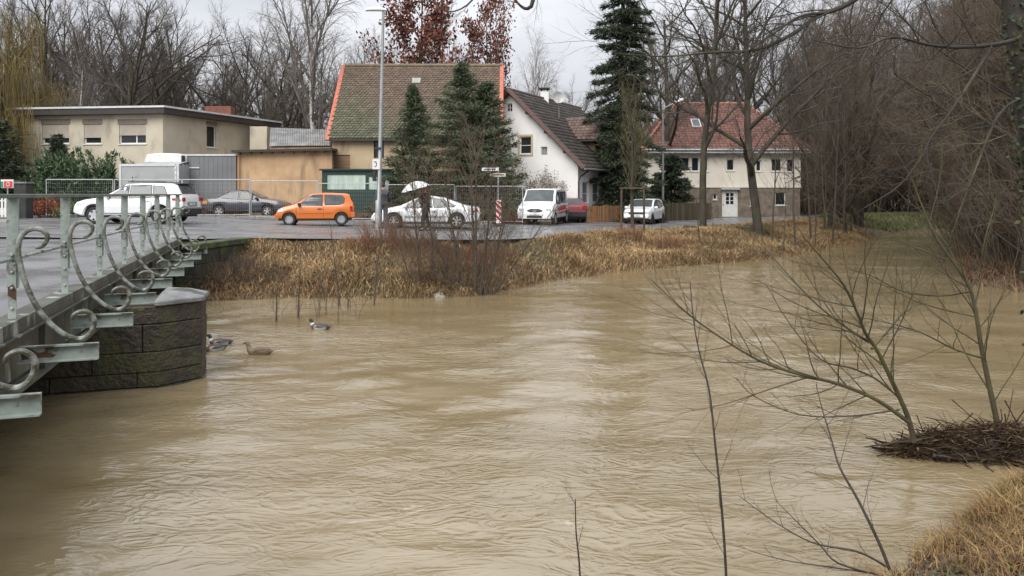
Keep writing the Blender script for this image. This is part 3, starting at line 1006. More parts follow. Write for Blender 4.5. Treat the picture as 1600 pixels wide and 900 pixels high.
down = (g2(HW + HW + ov, 0, ze) - g2(HW, 0, RZ))
slen = down.length
brown = [(.085, .075, .067), (.068, .060, .055), (.105, .084, .07), (.078, .073, .066)]
lowr = g2(HW + HW + ov, LEN + og, ze) + Vector((0, 0, .015))
ud = -(ms.to_3x3() @ Vector((1, 0, 0)))
tiles('roof_tiles', roof, lowr, ud, -down, LEN + 2 * og, slen, .30, .33, M['tile'], brown, seed=5)
dl = (g2(-ov, 0, ze) - g2(HW, 0, RZ))
tiles('roof_tiles', roof, g2(-ov, -og, ze) + Vector((0, 0, .015)), -ud, -dl, LEN + 2 * og, slen, .30, .33, M['tile'], brown, seed=6)
rt = MB()
for i in range(30):
    y = -og + i * .4
    rt.tube([g2(HW, y, RZ + .03), g2(HW, y + .41, RZ + .05)], .12, 7)
rt.build('ridge_tiles', mat('brown_ridge', (.13, .085, .065), (.09, .065, .05), 3, .8), roof)
# dormer on the right slope: gabled, facing away to the right
DY, DW, DRZ, DEZ, DX = 5.4, 1.6, 6.75, 5.35, 2 * HW - .35
def slope_x(z): return HW + (RZ - z) / pitch
dm = MB()
f_ = [(DX, DY - DW, 4.2), (DX, DY + DW, 4.2), (DX, DY + DW, DEZ), (DX, DY, DRZ - .1), (DX, DY - DW, DEZ)]
dm.add([g2(*p) for p in f_], [tuple(range(5))])
for s in (-1, 1):
    c_ = [(DX, DY + s * DW, 4.2), (DX, DY + s * DW, DEZ), (slope_x(DEZ), DY + s * DW, DEZ)]
    dm.add([g2(*p) for p in c_], [(0, 1, 2)])
dorm = dm.build('dormer', M['wood_dark'], wh)
MB().add([g2(DX + .02, DY - .8, 4.55), g2(DX + .02, DY + .8, 4.55), g2(DX + .02, DY + .8, 5.4), g2(DX + .02, DY - .8, 5.4)], [(0, 1, 2, 3)]).build('dormer_window', M['pane'], dorm)
for s in (-1, 1):
    dp = (DRZ - DEZ) / DW
    ye, zed = DY + s * (DW + .35), DEZ - .35 * dp
    q = [g2(DX + .5, ye, zed), g2(slope_x(zed) - .1, ye, zed), g2(slope_x(DRZ) - .1, DY, DRZ), g2(DX + .5, DY, DRZ)]
    dn = Vector((0, 0, -.10))
    MB().add(q + [p + dn for p in q], [(0, 1, 2, 3), (7, 6, 5, 4), (0, 4, 5, 1), (1, 5, 6, 2), (2, 6, 7, 3), (3, 7, 4, 0)]).build('dormer_roof', M['fascia'], dorm)
    uu = (q[0] - q[1])
    vv = (q[3] - q[0])
    Wd = (q[0] - g2(slope_x(DRZ) - .1, ye, zed)).length
    sl_ = vv.length
    w_low, w_top = (q[0] - q[1]).length, (q[3] - q[2]).length
    O_ = q[0] - uu.normalized() * w_top + Vector((0, 0, .012))
    tiles('dormer_tiles', dorm, O_, uu, vv, w_top, sl_, .30, .30, M['tile'], [(.16, .10, .08), (.13, .085, .07), (.18, .12, .095)],
          clip=lambda s_, t_, a_=w_top, b_=w_low, c_=sl_: s_ > (a_ - b_) * (1 - t_ / c_) - .1, seed=8)
# chimney, dish, pipes
cb = g2(HW, 5.0, RZ)
chm = MB().box(cb.x - .28, cb.x + .28, cb.y - .28, cb.y + .28, cb.z - .4, cb.z + .52).build('chimney', M['plaster_white'], roof)
MB().box(cb.x - .36, cb.x + .36, cb.y - .36, cb.y + .36, cb.z + .70, cb.z + .78).box(cb.x - .25, cb.x - .17, cb.y - .1, cb.y + .1, cb.z + .52, cb.z + .70).box(cb.x + .17, cb.x + .25, cb.y - .1, cb.y + .1, cb.z + .52, cb.z + .70).build('chimney_cap', M['fascia'], chm)
dd = P(873, 152, 50.5) - off
dish = MB(frame(dd, (1, .15, 0)))
dish.lathe([(.02, .10), (.16, .085), (.28, .05), (.37, 0), (.385, -.005), (.37, .03), (.28, .085), (.16, .12), (.02, .135)], 22, (0, 0, 0))
dsh = dish.build('satellite_dish', mat('dish_grey', (.55, .55, .54), (.48, .48, .47), 3, .5), roof, smooth=True)
MB().tube([dd + Vector((0, .12, 0)), dd + Vector((.02, .3, -.3)), dd + Vector((.05, .35, -1.3))], .03, 8).tube([dd + Vector((0, 0, -.35)), dd + Vector((0, -.45, -.12))], .014, 6).build('dish_mount', M['grey_metal'], roof)
gp = g2(2 * HW + ov + .04, -og, ze - .02)
MB().tube([g2(2 * HW + ov + .05, -og, ze - .05), g2(2 * HW + ov + .05, LEN + og, ze - .05)], .07, 8).build('gutter', M['grey_metal'], roof)
MB().tube([g2(2 * HW + ov + .05, .6, ze - .05), g2(2 * HW + .12, .05, ze - .5), g2(2 * HW + .08, -.08, ze - .8), g2(2 * HW + .08, -.08, -.3)], .05, 8).build('downpipe', M['black_plastic'], wh)

# --- cream house with the red hipped roof
rh = empty('red_roof_house', (17.5, 61, 0), 0, 'cream house with red tiled hipped roof and white front door', 'house')
off = rh.location
A, B = (wx(1012, 61), 61.0), (wx(1251, 61), 61.0)
LW = B[0] - A[0]
mr = wf(rh, A, B)
EZ, RZ, DP = 5.30, 9.2, 9.0
up = rects([(1060, 1078, 268, 245), (1080, 1093, 268, 245), (1095, 1107, 268, 245), (1135, 1148, 267, 248), (1181, 1190, 268, 250), (1205, 1222, 268, 247), (1229, 1241, 269, 248)], A, B)
lo = rects([(1128, 1153, 339, 297), (1211, 1228, 321, 300), (1114, 1121, 312, 303), (1172, 1178, 322, 304)], A, B)
MID = wz(292, 61)
w = MB(mr)
wall_mb(w, [(0, MID), (LW, MID), (LW, EZ), (0, EZ)], up, .16)
for p, q in ((B, (B[0], 61 + DP)), ((B[0], 61 + DP), (A[0], 61 + DP)), ((A[0], 61 + DP), A)):
    w.M = wf(rh, p, q)
    l_ = (Vector(q) - Vector(p)).length
    wall_mb(w, [(0, MID), (l_, MID), (l_, EZ), (0, EZ)], [], .1)
w.build('upper_wall', M['plaster_cream'], rh)
w = MB(mr)
wall_mb(w, [(.04, -.6), (LW - .04, -.6), (LW - .04, MID), (.04, MID)], lo, .16)
w.M = wf(rh, (B[0] - .04, 61), (B[0] - .04, 61 + DP))
wall_mb(w, [(0, -.6), (DP, -.6), (DP, MID), (0, MID)], [], .1)
w.M = wf(rh, (A[0] + .04, 61 + DP), (A[0] + .04, 61))
wall_mb(w, [(0, -.6), (DP, -.6), (DP, MID), (0, MID)], [], .1)
w.build('lower_wall', M['stone_base'], rh)
MB(mr).box(-.05, LW + .05, -.05, .02, MID - .06, MID + .08).build('string_course', M['plaster_cream'], rh)
for r_ in up: window(rh, mr, r_, .16, 'pane', .09)
for r_ in lo[1:]: window(rh, mr, r_, .16, 'pane', .08)
r_ = lo[0]
dr = MB(mr).box(r_[0], r_[1], .08, .14, r_[2] + .02, r_[3]).build('door', M['white_pvc'], rh)
dg = MB(mr)
xc, ww = (r_[0] + r_[1]) / 2, (r_[1] - r_[0])
for i in (-1, 1):
    for j in range(3): dg.box(xc + i * .17 - .12, xc + i * .17 + .12, .065, .082, r_[2] + 1.02 + j * .31, r_[2] + 1.28 + j * .31)
dg.build('door_pane', M['pane'], dr)
MB(mr).box(r_[0] + .1, r_[0] + .16, .03, .082, r_[2] + .92, r_[2] + 1.06).build('handle', M['grey_metal'], dr)
MB(mr).box(r_[0] - .1, r_[1] + .1, -.25, .02, r_[3] + .05, r_[3] + .13).build('door_canopy', M['white_pvc'], rh)
MB(mr).box(r_[0] - .3, r_[1] + .3, -.9, -.002, -.6, r_[2]).build('doorstep', M['kerb'], rh)
ov = .55
x0, x1, y0, y1 = A[0] - ov - off.x, B[0] + ov - off.x, -ov, DP + ov
rx0, rx1, ry = x0 + 3.7, x1 - 3.7, DP / 2
ez = EZ - .25
vs = [(x0, y0, ez), (x1, y0, ez), (x1, y1, ez), (x0, y1, ez), (rx0, ry, RZ), (rx1, ry, RZ)]
roof = MB().add(vs, [(0, 1, 5, 4), (1, 2, 5), (2, 3, 4, 5), (3, 0, 4), (3, 2, 1, 0)]).build('roof', M['fascia'], rh)
red = [(.175, .075, .055), (.145, .062, .048), (.20, .088, .062), (.16, .082, .065)]
fl = math.hypot(ry - y0, RZ - ez)
Wd = x1 - x0
tiles('roof_tiles', roof, (x0, y0, ez + .01), (1, 0, 0), (0, ry - y0, RZ - ez), Wd, fl, .30, .34, M['tile'], red,
      clip=lambda s, t: 3.7 * t / fl - .05 < s < Wd - 3.7 * t / fl + .05, seed=11)
sl2 = math.hypot(3.7, RZ - ez)
Dd = y1 - y0
for nm, O_, u_, v_ in (('l', (x0, y1, ez + .01), (0, -1, 0), (3.7, 0, RZ - ez)), ('r', (x1, y0, ez + .01), (0, 1, 0), (-3.7, 0, RZ - ez))):
    tiles('roof_tiles', roof, O_, u_, v_, Dd, sl2, .30, .34, M['tile'], red, clip=lambda s, t: Dd / 2 * t / sl2 - .05 < s < Dd - Dd / 2 * t / sl2 + .05, seed=12)
hp = MB()
for a_, b_ in ((vs[0], vs[4]), (vs[1], vs[5]), (vs[4], vs[5]), (vs[3], vs[4]), (vs[2], vs[5])):
    n_ = int((Vector(b_) - Vector(a_)).length / .4)
    for i in range(n_):
        p, q = Vector(a_).lerp(Vector(b_), i / n_), Vector(a_).lerp(Vector(b_), (i + 1.05) / n_)
        hp.tube([p + Vector((0, 0, .05)), q + Vector((0, 0, .075))], .12, 7)
hp.build('hip_tiles', mat('hip_tile', (.36, .16, .11), (.25, .10, .07), 3, .75), roof)
MB().box(x0 - .02, x1 + .02, y0 - .02, y0 + .06, ez - .28, ez - .01).build('eaves_board', M['trim_light'], roof)
MB().tube([(x0, y0 - .09, ez - .03), (x1, y0 - .09, ez - .03)], .075, 8).build('gutter', M['grey_metal'], roof)
sk, skz = hit(1087, 193, (A[0], 63.2), (B[0], 63.2))
mk = frame((A[0] + sk - off.x, 2.2, skz - off.z + .14), (1, 0, 0), Vector((1, 0, 0)).cross(Vector((0, ry - y0, RZ - ez))))
t_s = (2.2 - y0) / (ry - y0)
sky_c = Vector((A[0] + sk - off.x, 2.2, ez + (RZ - ez) * t_s))
mk = frame(sky_c, (1, 0, 0), Vector((1, 0, 0)).cross(Vector((0, ry - y0, RZ - ez))))
so = MB(mk).box(-.36, .36, -.55, .55, .0, .13).build('skylight', M['trim_light'], roof)
MB(mk).box(-.29, .29, -.48, .48, .131, .14).build('pane', M['car_glass'], so)
# ------------------------------------------------------------------ vehicles (local x forward, z up, origin on the ground under the middle)
def lin(pts):
    xs_, zs_ = zip(*pts)
    return lambda x: float(np.interp(x, xs_, zs_))

def paint(name, c):
    return mat(name, c, tuple(v * .93 for v in c), .8, .28, coat=.7, spec=.5, stain=tuple(v * .72 + .02 for v in c), sscale=2.5, sstretch=(1, 1, 2), slo=.62, shi=.8)

def make_car(root, p):
    W2 = p['W'] / 2
    top, belt = lin(p['top']), lin(p['belt'])
    x0, x1 = p['top'][0][0], p['top'][-1][0]
    Rw, wheels, sill = p['R'], p['wheels'], p['sill']
    Ra = Rw * 1.17
    tumble = p.get('tumble', .74)
    def hw(x):
        e = min(x - x0, x1 - x)
        return W2 * (1 - p.get('round', .16) * max(0, 1 - e / .55) ** 2)
    def ring(x):
        h = hw(x)
        low = sill + (.10 * max(0, 1 - (min(x - x0, x1 - x)) / .35))
        for xc in wheels:
            if abs(x - xc) < Ra: low = max(low, Rw + math.sqrt(Ra * Ra - (x - xc) ** 2) * .98)
        t = top(x)
        b = min(belt(x), t - .03)
        g = max(0, min(1, (t - b) / .5))
        yr = h * (.95 + (tumble - .95) * g)
        b = max(b, low + .06)
        t = max(t, b + .03)
        er = .03 + .03 * g
        return [(h * .93, low), (h * .99, low + .05), (h, low + (b - low) * .5), (h * .985, b - .04), (h * .95, b),
                (h * .95 + (yr - h * .95) * .5, b + (t - er - b) * .5), (yr, t - er), (yr * .86, t - .012), (yr * .45, t), (0, t + .006)]
    xs_ = set(np.linspace(x0, x1, int((x1 - x0) / .045)))
    for a, _ in p['top'] + p['belt']: xs_.add(a) if x0 <= a <= x1 else None
    for xc in wheels:
        for a in np.linspace(-Ra, Ra, 15): xs_.add(xc + a)
    xs_ = sorted(xs_)
    V, Fs = [], []
    k = 10
    n = 2 * k - 1
    for x in xs_:
        r_ = ring(x)
        row = [(x, -y, z) for y, z in r_] + [(x, y, z) for y, z in reversed(r_[:-1])]
        V += row
    for i in range(len(xs_) - 1):
        for j in range(n - 1):
            Fs.append((i * n + j, (i + 1) * n + j, (i + 1) * n + j + 1, i * n + j + 1))
    Fs.append(tuple(range(n)))
    Fs.append(tuple(reversed(range((len(xs_) - 1) * n, len(xs_) * n))))
    body = MB().add(V, Fs).build('body', p['paint'], root, smooth=True, sharp=38)
    # underside and wheel housings
    u = MB().box(x0 + .12, x1 - .12, -W2 * .80, W2 * .80, sill - .06, sill + .45)
    u.build('underbody', M['black_plastic'], root)
    def side_y(x, z):
        r_ = ring(x)
        for (ya, za), (yb, zb) in zip(r_, r_[1:]):
            if za <= z <= zb and zb > za: return ya + (yb - ya) * (z - za) / (zb - za)
        return r_[2][0] if z < r_[2][1] else r_[6][0]
    def side_patch(name, poly, m, parent, off=.008, sides=(-1, 1), step=.07):
        poly = [Vector((a, b)) for a, b in poly]
        pts = []
        for i in range(len(poly)):
            a, b = poly[i], poly[(i + 1) % len(poly)]
            q = max(1, int((b - a).length / step))
            pts += [a.lerp(b, j / q) for j in range(q)]
        tri = tessellate_polygon([[Vector((a.x, a.y, 0)) for a in pts]])
        for s in sides:
            MB().add([(a.x, s * (side_y(a.x, a.y) + off), a.y) for a in pts], tri).build(name, m, parent)
    def top_patch(name, xa, xb, m, parent, frac=.88, off=.012, nx_=8, ny_=9):
        V, Fs = [], []
        for i in range(nx_ + 1):
            x = xa + (xb - xa) * i / nx_
            r_ = ring(x)
            rr = r_[6:]
            lo_ = min(rr[0][1], rr[1][1])
            for j in range(ny_ + 1):
                y = rr[0][0] * frac * (j / ny_ * 2 - 1)
                z = np.interp(abs(y), [a for a, _ in reversed(rr)], [b for _, b in reversed(rr)])
                sx = 1 if (xa + xb) / 2 > 0 else -1
                V.append((x + sx * off, y, z + off))
        for i in range(nx_):
            for j in range(ny_):
                a = i * (ny_ + 1) + j
                Fs.append((a, a + 1, a + ny_ + 2, a + ny_ + 1))
        return MB().add(V, Fs).build(name, m, parent)
    glass = p.get('glass', M['car_glass'])
    for poly in p['windows']:
        cx_, cz_ = sum(a for a, _ in poly) / len(poly), sum(b for _, b in poly) / len(poly)
        side_patch('window_seal', [(cx_ + (a - cx_) * (1 + .028 / max(.15, abs(a - cx_))), cz_ + (b - cz_) * (1 + .022 / max(.12, abs(b - cz_)))) for a, b in poly], M['black_plastic'], body, .005)
        side_patch('side_window', poly, glass, body, .010)
    if 'arch' in p:
        for xc in wheels:
            a_ = [(xc + Ra * 1.13 * math.cos(t), Rw + Ra * 1.13 * math.sin(t)) for t in np.linspace(.12, math.pi - .12, 15)] + [(xc + Ra * 1.0 * math.cos(t), Rw + Ra * 1.0 * math.sin(t)) for t in np.linspace(math.pi - .12, .12, 15)]
            side_patch('arch_trim', a_, p['arch'], body, .012)
    if 'screen' in p: top_patch('windscreen', *p['screen'], glass, body)
    if 'rear' in p: top_patch('rear_window', *p['rear'], glass, body, p.get('rear_frac', .82))
    for poly, m in p.get('side_trim', []): side_patch('side_trim', poly, m, body, .014)
    for poly, m in p.get('tail', []): side_patch('tail_light', poly, m, body, .016)
    for poly, m in p.get('head', []): side_patch('headlight', poly, m, body, .016)
    # door gaps as thin dark seams
    for xs0 in p.get('seams', []):
        z0, z1 = sill + .06, belt(xs0) - .01
        side_patch('door_gap', [(xs0 - .006, z0), (xs0 + .006, z0), (xs0 + .006, z1), (xs0 - .006, z1)], M['black_plastic'], body, .004)
    for xs0 in p.get('handles', []):
        for s in (-1, 1):
            y = side_y(xs0, belt(xs0) - .12) * s
            MB().box(xs0 - .09, xs0 + .09, min(y, y + s * .03), max(y, y + s * .03), belt(xs0) - .135, belt(xs0) - .105).build('handle', p.get('handle_m', M['black_plastic']), body)
    mx = p.get('mirror')
    if mx:
        for s in (-1, 1):
            y = side_y(mx, belt(mx))
            MB().box(mx - .07, mx + .05, min(s * (y - .02), s * (y + .19)), max(s * (y - .02), s * (y + .19)), belt(mx) + .02, belt(mx) + .16).build('mirror', p.get('mirror_m', p['paint']), body, bevel=.03)
    for (nm, xa, xb, ya, yb, za, zb, m) in p.get('boxes', []):
        MB().box(xa, xb, ya, yb, za, zb).build(nm, m, body, bevel=.012)
    # wheels
    for xc in wheels:
        for s in (-1, 1):
            yo = s * (W2 - .015)
            yi = s * (W2 - .21)
            t = MB()
            t.lathe([(Rw * .64, yo * 1.0), (Rw * .72, yo + s * .004), (Rw * .9, yo + s * .006), (Rw * .985, yo - s * .02), (Rw, yo - s * .06), (Rw, yi + s * .03), (Rw * .95, yi), (Rw * .6, yi)], 30, (xc, 0, Rw), cap=False)
            ty = t.build('wheel', M['tyre'], root, smooth=True)
            r_ = MB()
            rim_m = p.get('rim', M['alloy'])
            yr = yo - s * .012
            r_.lathe([(Rw * .655, yr), (Rw * .655, yr - s * .05), (Rw * .585, yr - s * .05), (Rw * .585, yr + s * .004), (Rw * .655, yr)], 30, (xc, 0, Rw), cap=False)
            r_.lathe([(Rw * .17, yr + s * .006), (Rw * .17, yr - s * .03), (.01, yr - s * .03), (.01, yr + s * .010)], 14, (xc, 0, Rw))
            ns = p.get('spokes', 5)
            for q in range(ns):
                a = 2 * math.pi * q / ns + .3 * xc
                ca, sa = math.cos(a), math.sin(a)
                r_.beam((xc + ca * Rw * .12, yr - s * .012, Rw + sa * Rw * .12), (xc + ca * Rw * .61, yr - s * .006, Rw + sa * Rw * .61), p.get('spoke_w', .075), .03, (0, 1, 0))
            r_.build('rim', rim_m, ty, smooth=True)
            MB().lathe([(Rw * .66, yr - s * .055), (Rw * .66, yr - s * .06)], 24, (xc, 0, Rw)).build('brake_shadow', M['black_plastic'], ty)
    return body

M['red_lens'] = mat('red_lens', (.42, .02, .025), (.32, .015, .02), 6, .15, coat=.5)
M['head_lens'] = mat('clear_lens', (.55, .57, .58), (.38, .40, .42), 12, .12, coat=.6)
M['amber_lens'] = mat('amber_lens', (.55, .22, .03), None, 6, .2)
M['plate'] = mat('number_plate', (.62, .62, .60), (.25, .25, .25), 22, .5, stretch=(1, 1, .01), lo=.48, hi=.56)
WHITE = paint('white_car_paint', (.74, .75, .76))
ORANGE = paint('orange_car_paint', (.60, .155, .022))
SILVER = paint('silver_white_paint', (.68, .69, .70))
BLUE = paint('dark_blue_paint', (.032, .034, .045))
DKRED = paint('dark_green_red_paint', (.03, .035, .035))

def place(name, px, d, heading, label, cat='car', group='parked cars', z=None):
    """heading: direction of the nose in degrees, 180 = to the left of the picture"""
    x = wx(px, d)
    return empty(name, (x, d, (zs(x) + .025) if z is None else z), R(heading), label, cat, group)

# white SUV seen from its right rear
c = place('parked_car', 216, 31.4, 178, 'white SUV with roof rails parked behind the bridge railing')
make_car(c, dict(W=1.84, R=.345, sill=.33, wheels=(-1.32, 1.32), paint=WHITE, arch=M['black_plastic'], round=.13,
    top=[(-2.24, .62), (-2.23, .98), (-2.16, 1.14), (-1.92, 1.56), (-1.80, 1.605), (-.6, 1.645), (.15, 1.60), (1.02, 1.09), (1.75, .99), (2.08, .90), (2.19, .74), (2.22, .50)],
    belt=[(-2.24, 1.02), (-1.7, 1.06), (.9, .99), (1.3, .97), (2.22, .80)],
    windows=[[(.86, 1.04), (.20, 1.50), (-.02, 1.53), (-.02, 1.02)], [(-.10, 1.03), (-.10, 1.535), (-.92, 1.53), (-.98, 1.05)], [(-1.06, 1.06), (-1.00, 1.52), (-1.42, 1.48), (-1.66, 1.12)]],
    screen=(.22, .98), rear=(-2.13, -1.93), rear_frac=.86, mirror=.78, seams=(.98, -.06, -1.0), handles=(.12, -.84), handle_m=WHITE, spokes=5, spoke_w=.12,
    side_trim=[([(-.88, .34), (.88, .34), (.88, .44), (-.88, .44)], M['black_plastic'])],
    tail=[([(-2.16, .90), (-1.86, .93), (-1.80, 1.02), (-2.12, 1.05)], M['red_lens'])], head=[([(1.72, .80), (2.08, .76), (2.05, .86), (1.74, .90)], M['head_lens'])],
    boxes=[('rear_light', -2.27, -2.19, s * .80 - .16, s * .80 + .02 if s > 0 else s * .80 + .16, .90, 1.05, M['red_lens']) for s in (-1, 1)] +
          [('rear_bumper', -2.28, -2.12, -.84, .84, .34, .58, M['black_plastic']), ('bumper_trim', -2.29, -2.2, -.80, .80, .60, .655, M['grey_metal']), ('number_plate', -2.27, -2.235, -.26, .26, .72, .83, M['plate']),
           ('plate_recess', -2.262, -2.228, -.42, .42, .69, .88, M['grey_metal']), ('roof_spoiler', -2.02, -1.76, -.60, .60, 1.585, 1.625, M['black_plastic']),
           ('roof_rail', -1.45, .1, .57, .61, 1.66, 1.70, M['black_plastic']), ('roof_rail', -1.45, .1, -.61, -.57, 1.66, 1.70, M['black_plastic'])]))

# orange three-door hatchback, side on
c = place('parked_car', 494, 34.0, 190, 'small orange three-door hatchback parked before the wire fence')
make_car(c, dict(W=1.5, R=.27, sill=.28, wheels=(-1.12, 1.08), paint=ORANGE, round=.12, tumble=.76,
    top=[(-1.66, .45), (-1.65, .85), (-1.60, 1.02), (-1.46, 1.34), (-1.30, 1.40), (-.4, 1.435), (.12, 1.40), (.26, 1.34), (.88, .93), (1.36, .82), (1.56, .72), (1.64, .55), (1.66, .40)],
    belt=[(-1.66, .88), (.85, .83), (1.66, .62)],
    windows=[[(.72, .90), (.20, 1.28), (.06, 1.32), (-.30, 1.33), (-.30, .88)], [(-.44, .91), (-.42, 1.32), (-1.12, 1.30), (-1.24, 1.18), (-1.22, 1.0), (-1.02, .92)]],
    screen=(.30, .84), rear=(-1.58, -1.46), mirror=.66, mirror_m=M['black_plastic'], seams=(.78, -.36), handles=(-.20,), spokes=9, spoke_w=.07, rim=mat('grey_hubcap', (.40, .41, .42), (.30, .31, .32), 8, .4, metal=.3),
    side_trim=[([(-.76, .545), (.72, .545), (.72, .60), (-.76, .60)], mat('orange_strip', (.62, .16, .025), None, 4, .5))],
    tail=[([(-1.62, .62), (-1.50, .62), (-1.48, .84), (-1.60, .84)], M['red_lens'])], head=[([(1.34, .62), (1.58, .60), (1.52, .71), (1.36, .76)], M['head_lens'])],
    boxes=[('rear_bumper', -1.69, -1.52, -.70, .70, .36, .56, ORANGE), ('front_bumper', 1.50, 1.69, -.66, .66, .30, .50, ORANGE), ('bumper_strip', 1.66, 1.70, -.64, .64, .40, .46, M['black_plastic']),
           ('bumper_strip', -1.70, -1.66, -.66, .66, .46, .53, M['black_plastic']), ('number_plate', 1.70, 1.71, -.26, .26, .34, .44, M['plate'])]))

# white coupe behind the pedestrians
c = place('parked_car', 667, 33.6, 181, 'low white two-door coupe parked behind the umbrella walker')
make_car(c, dict(W=1.80, R=.315, sill=.26, wheels=(-1.35, 1.32), paint=SILVER, round=.18, tumble=.70,
    top=[(-2.33, .50), (-2.32, .85), (-2.22, .93), (-1.78, .99), (-.85, 1.31), (-.2, 1.40), (.25, 1.37), (1.10, .98), (1.85, .83), (2.20, .68), (2.31, .52), (2.33, .38)],
    belt=[(-2.33, .82), (-1.5, .90), (.9, .84), (2.33, .58)],
    windows=[[(.98, .88), (.36, 1.26), (.02, 1.31), (-.22, 1.31), (-.30, .90)], [(-.40, .90), (-.32, 1.30), (-.82, 1.20), (-1.28, 1.0), (-1.22, .93)]],
    screen=(.30, 1.04), rear=(-1.72, -.92), mirror=.82, mirror_m=SILVER, seams=(.98, -.52), handles=(-.36,), handle_m=SILVER, spokes=6, spoke_w=.065,
    side_trim=[([(-.90, .47), (.88, .47), (.88, .53), (-.90, .53)], M['grey_metal'])],
    tail=[([(-2.27, .70), (-1.96, .72), (-1.96, .84), (-2.24, .86)], M['red_lens'])], head=[([(1.90, .58), (2.20, .55), (2.14, .66), (1.92, .72)], M['head_lens'])],
    boxes=[('number_plate', -2.36, -2.325, -.26, .26, .56, .67, M['plate'])]))

# white van with red stripe, nose to the viewer
M['stripe_red'] = mat('red_stripe', (.45, .05, .04), (.38, .04, .035), 4, .35)
c = place('parked_van', 850, 42.0, 255.5, 'white van with red side stripe and dark oval grille parked by the white house', 'van')
make_car(c, dict(W=2.0, R=.335, sill=.34, wheels=(-1.55, 1.62), paint=WHITE, round=.10, tumble=.84,
    top=[(-2.36, .50), (-2.35, 1.2), (-2.27, 1.82), (-2.1, 1.90), (-.5, 1.93), (.75, 1.88), (1.42, 1.18), (2.10, 1.00), (2.26, .84), (2.33, .55), (2.36, .40)],
    belt=[(-2.36, 1.12), (1.35, 1.06), (2.36, .82)],
    windows=[[(1.26, 1.12), (.80, 1.66), (.60, 1.72), (.18, 1.72), (.18, 1.12)], [(.04, 1.14), (.04, 1.72), (-.92, 1.73), (-.92, 1.14)], [(-1.08, 1.15), (-1.08, 1.73), (-2.05, 1.70), (-2.1, 1.16)]],
    screen=(.80, 1.38), rear=(-2.33, -2.28), mirror=1.18, mirror_m=M['black_plastic'], seams=(1.34, .11, -1.0), handles=(.3, -.8), spokes=5,
    side_trim=[([(-2.05, .80), (1.18, .72), (1.18, .86), (.2, .96), (-2.05, 1.02)], M['stripe_red']), ([(-2.05, .62), (1.10, .58), (1.10, .63), (-2.05, .69)], M['stripe_red'])],
    head=[([(1.98, .70), (2.24, .68), (2.20, .84), (2.0, .93)], M['head_lens'])],
    tail=[([(-2.30, .8), (-2.18, .8), (-2.18, 1.3), (-2.28, 1.3)], M['red_lens'])],
    boxes=[('front_light', 2.10, 2.285, s * .72 - .13, s * .72 + .13, .68, .86, M['head_lens']) for s in (-1, 1)] +
          [('front_bumper', 2.24, 2.41, -.86, .86, .33, .60, WHITE), ('air_intake', 2.35, 2.418, -.40, .40, .36, .50, M['black_plastic']), ('number_plate', 2.40, 2.425, -.26, .26, .50, .61, M['plate'])]))
gr = MB()
ov_ = [(.40 * math.cos(a) * (1 - .12 * math.sin(a)), .095 * math.sin(a)) for a in np.linspace(0, 2 * math.pi, 20, endpoint=False)]
gr.add([(2.335 - .08 * (z > 0) * z * 5, y, .76 + z) for y, z in ov_] + [(2.25, y, .76 + z) for y, z in ov_], [tuple(range(20))] + [(i, (i + 1) % 20, 20 + (i + 1) % 20, 20 + i) for i in range(20)])
bodyv = [o for o in c.children if o.name.startswith('body')][0]
gr.build('grille', M['black_plastic'], bodyv)
em = MB()
em.tube([(2.345, .085 * math.cos(a), .765 + .085 * math.sin(a)) for a in np.linspace(0, 2 * math.pi, 17)], .011, 5)
for a in (90, 210, 330): em.beam((2.345, 0, .765), (2.345, .085 * math.cos(R(a)), .765 + .085 * math.sin(R(a))), .014, .014)
em.build('grille_badge', M['alloy'], bodyv)
def text_mesh(body_txt, size, m, parent, Mx, name='lettering'):
    cu = bpy.data.curves.new(name, 'FONT')
    cu.body = body_txt
    cu.size = size
    cu.align_x = 'CENTER'
    cu.align_y = 'CENTER'
    cu.materials.append(m)
    o = bpy.data.objects.new(name, cu)
    C.objects.link(o)
    o.parent = parent
    o.matrix_local = Mx
    return o

# dark hatchback with a red tail light behind the van
c = place('parked_car', 889, 46.2, 92, 'dark red hatchback half hidden behind the white van')
make_car(c, dict(W=1.70, R=.30, sill=.28, wheels=(-1.2, 1.25), paint=paint('dark_red_paint', (.20, .02, .03)), round=.12,
    top=[(-1.95, .50), (-1.94, .90), (-1.86, 1.05), (-1.50, 1.38), (-1.3, 1.43), (.1, 1.44), (.95, .98), (1.7, .85), (1.95, .6)],
    belt=[(-1.95, .92), (.9, .88), (1.95, .66)], windows=[[(.8, .94), (.15, 1.34), (-.2, 1.36), (-.2, .92)], [(-.3, .92), (-.3, 1.36), (-1.2, 1.30), (-1.4, 1.0)]],
    screen=(.2, .9), rear=(-1.84, -1.52), mirror=.75, seams=(.85, -.25), handles=(-.1,),
    boxes=[('rear_light', -1.985, -1.86, s * .68 - .12, s * .68 + .12, .78, 1.0, M['red_lens']) for s in (-1, 1)] + [('rear_bumper', -2.0, -1.85, -.78, .78, .34, .62, M['black_plastic'])]))

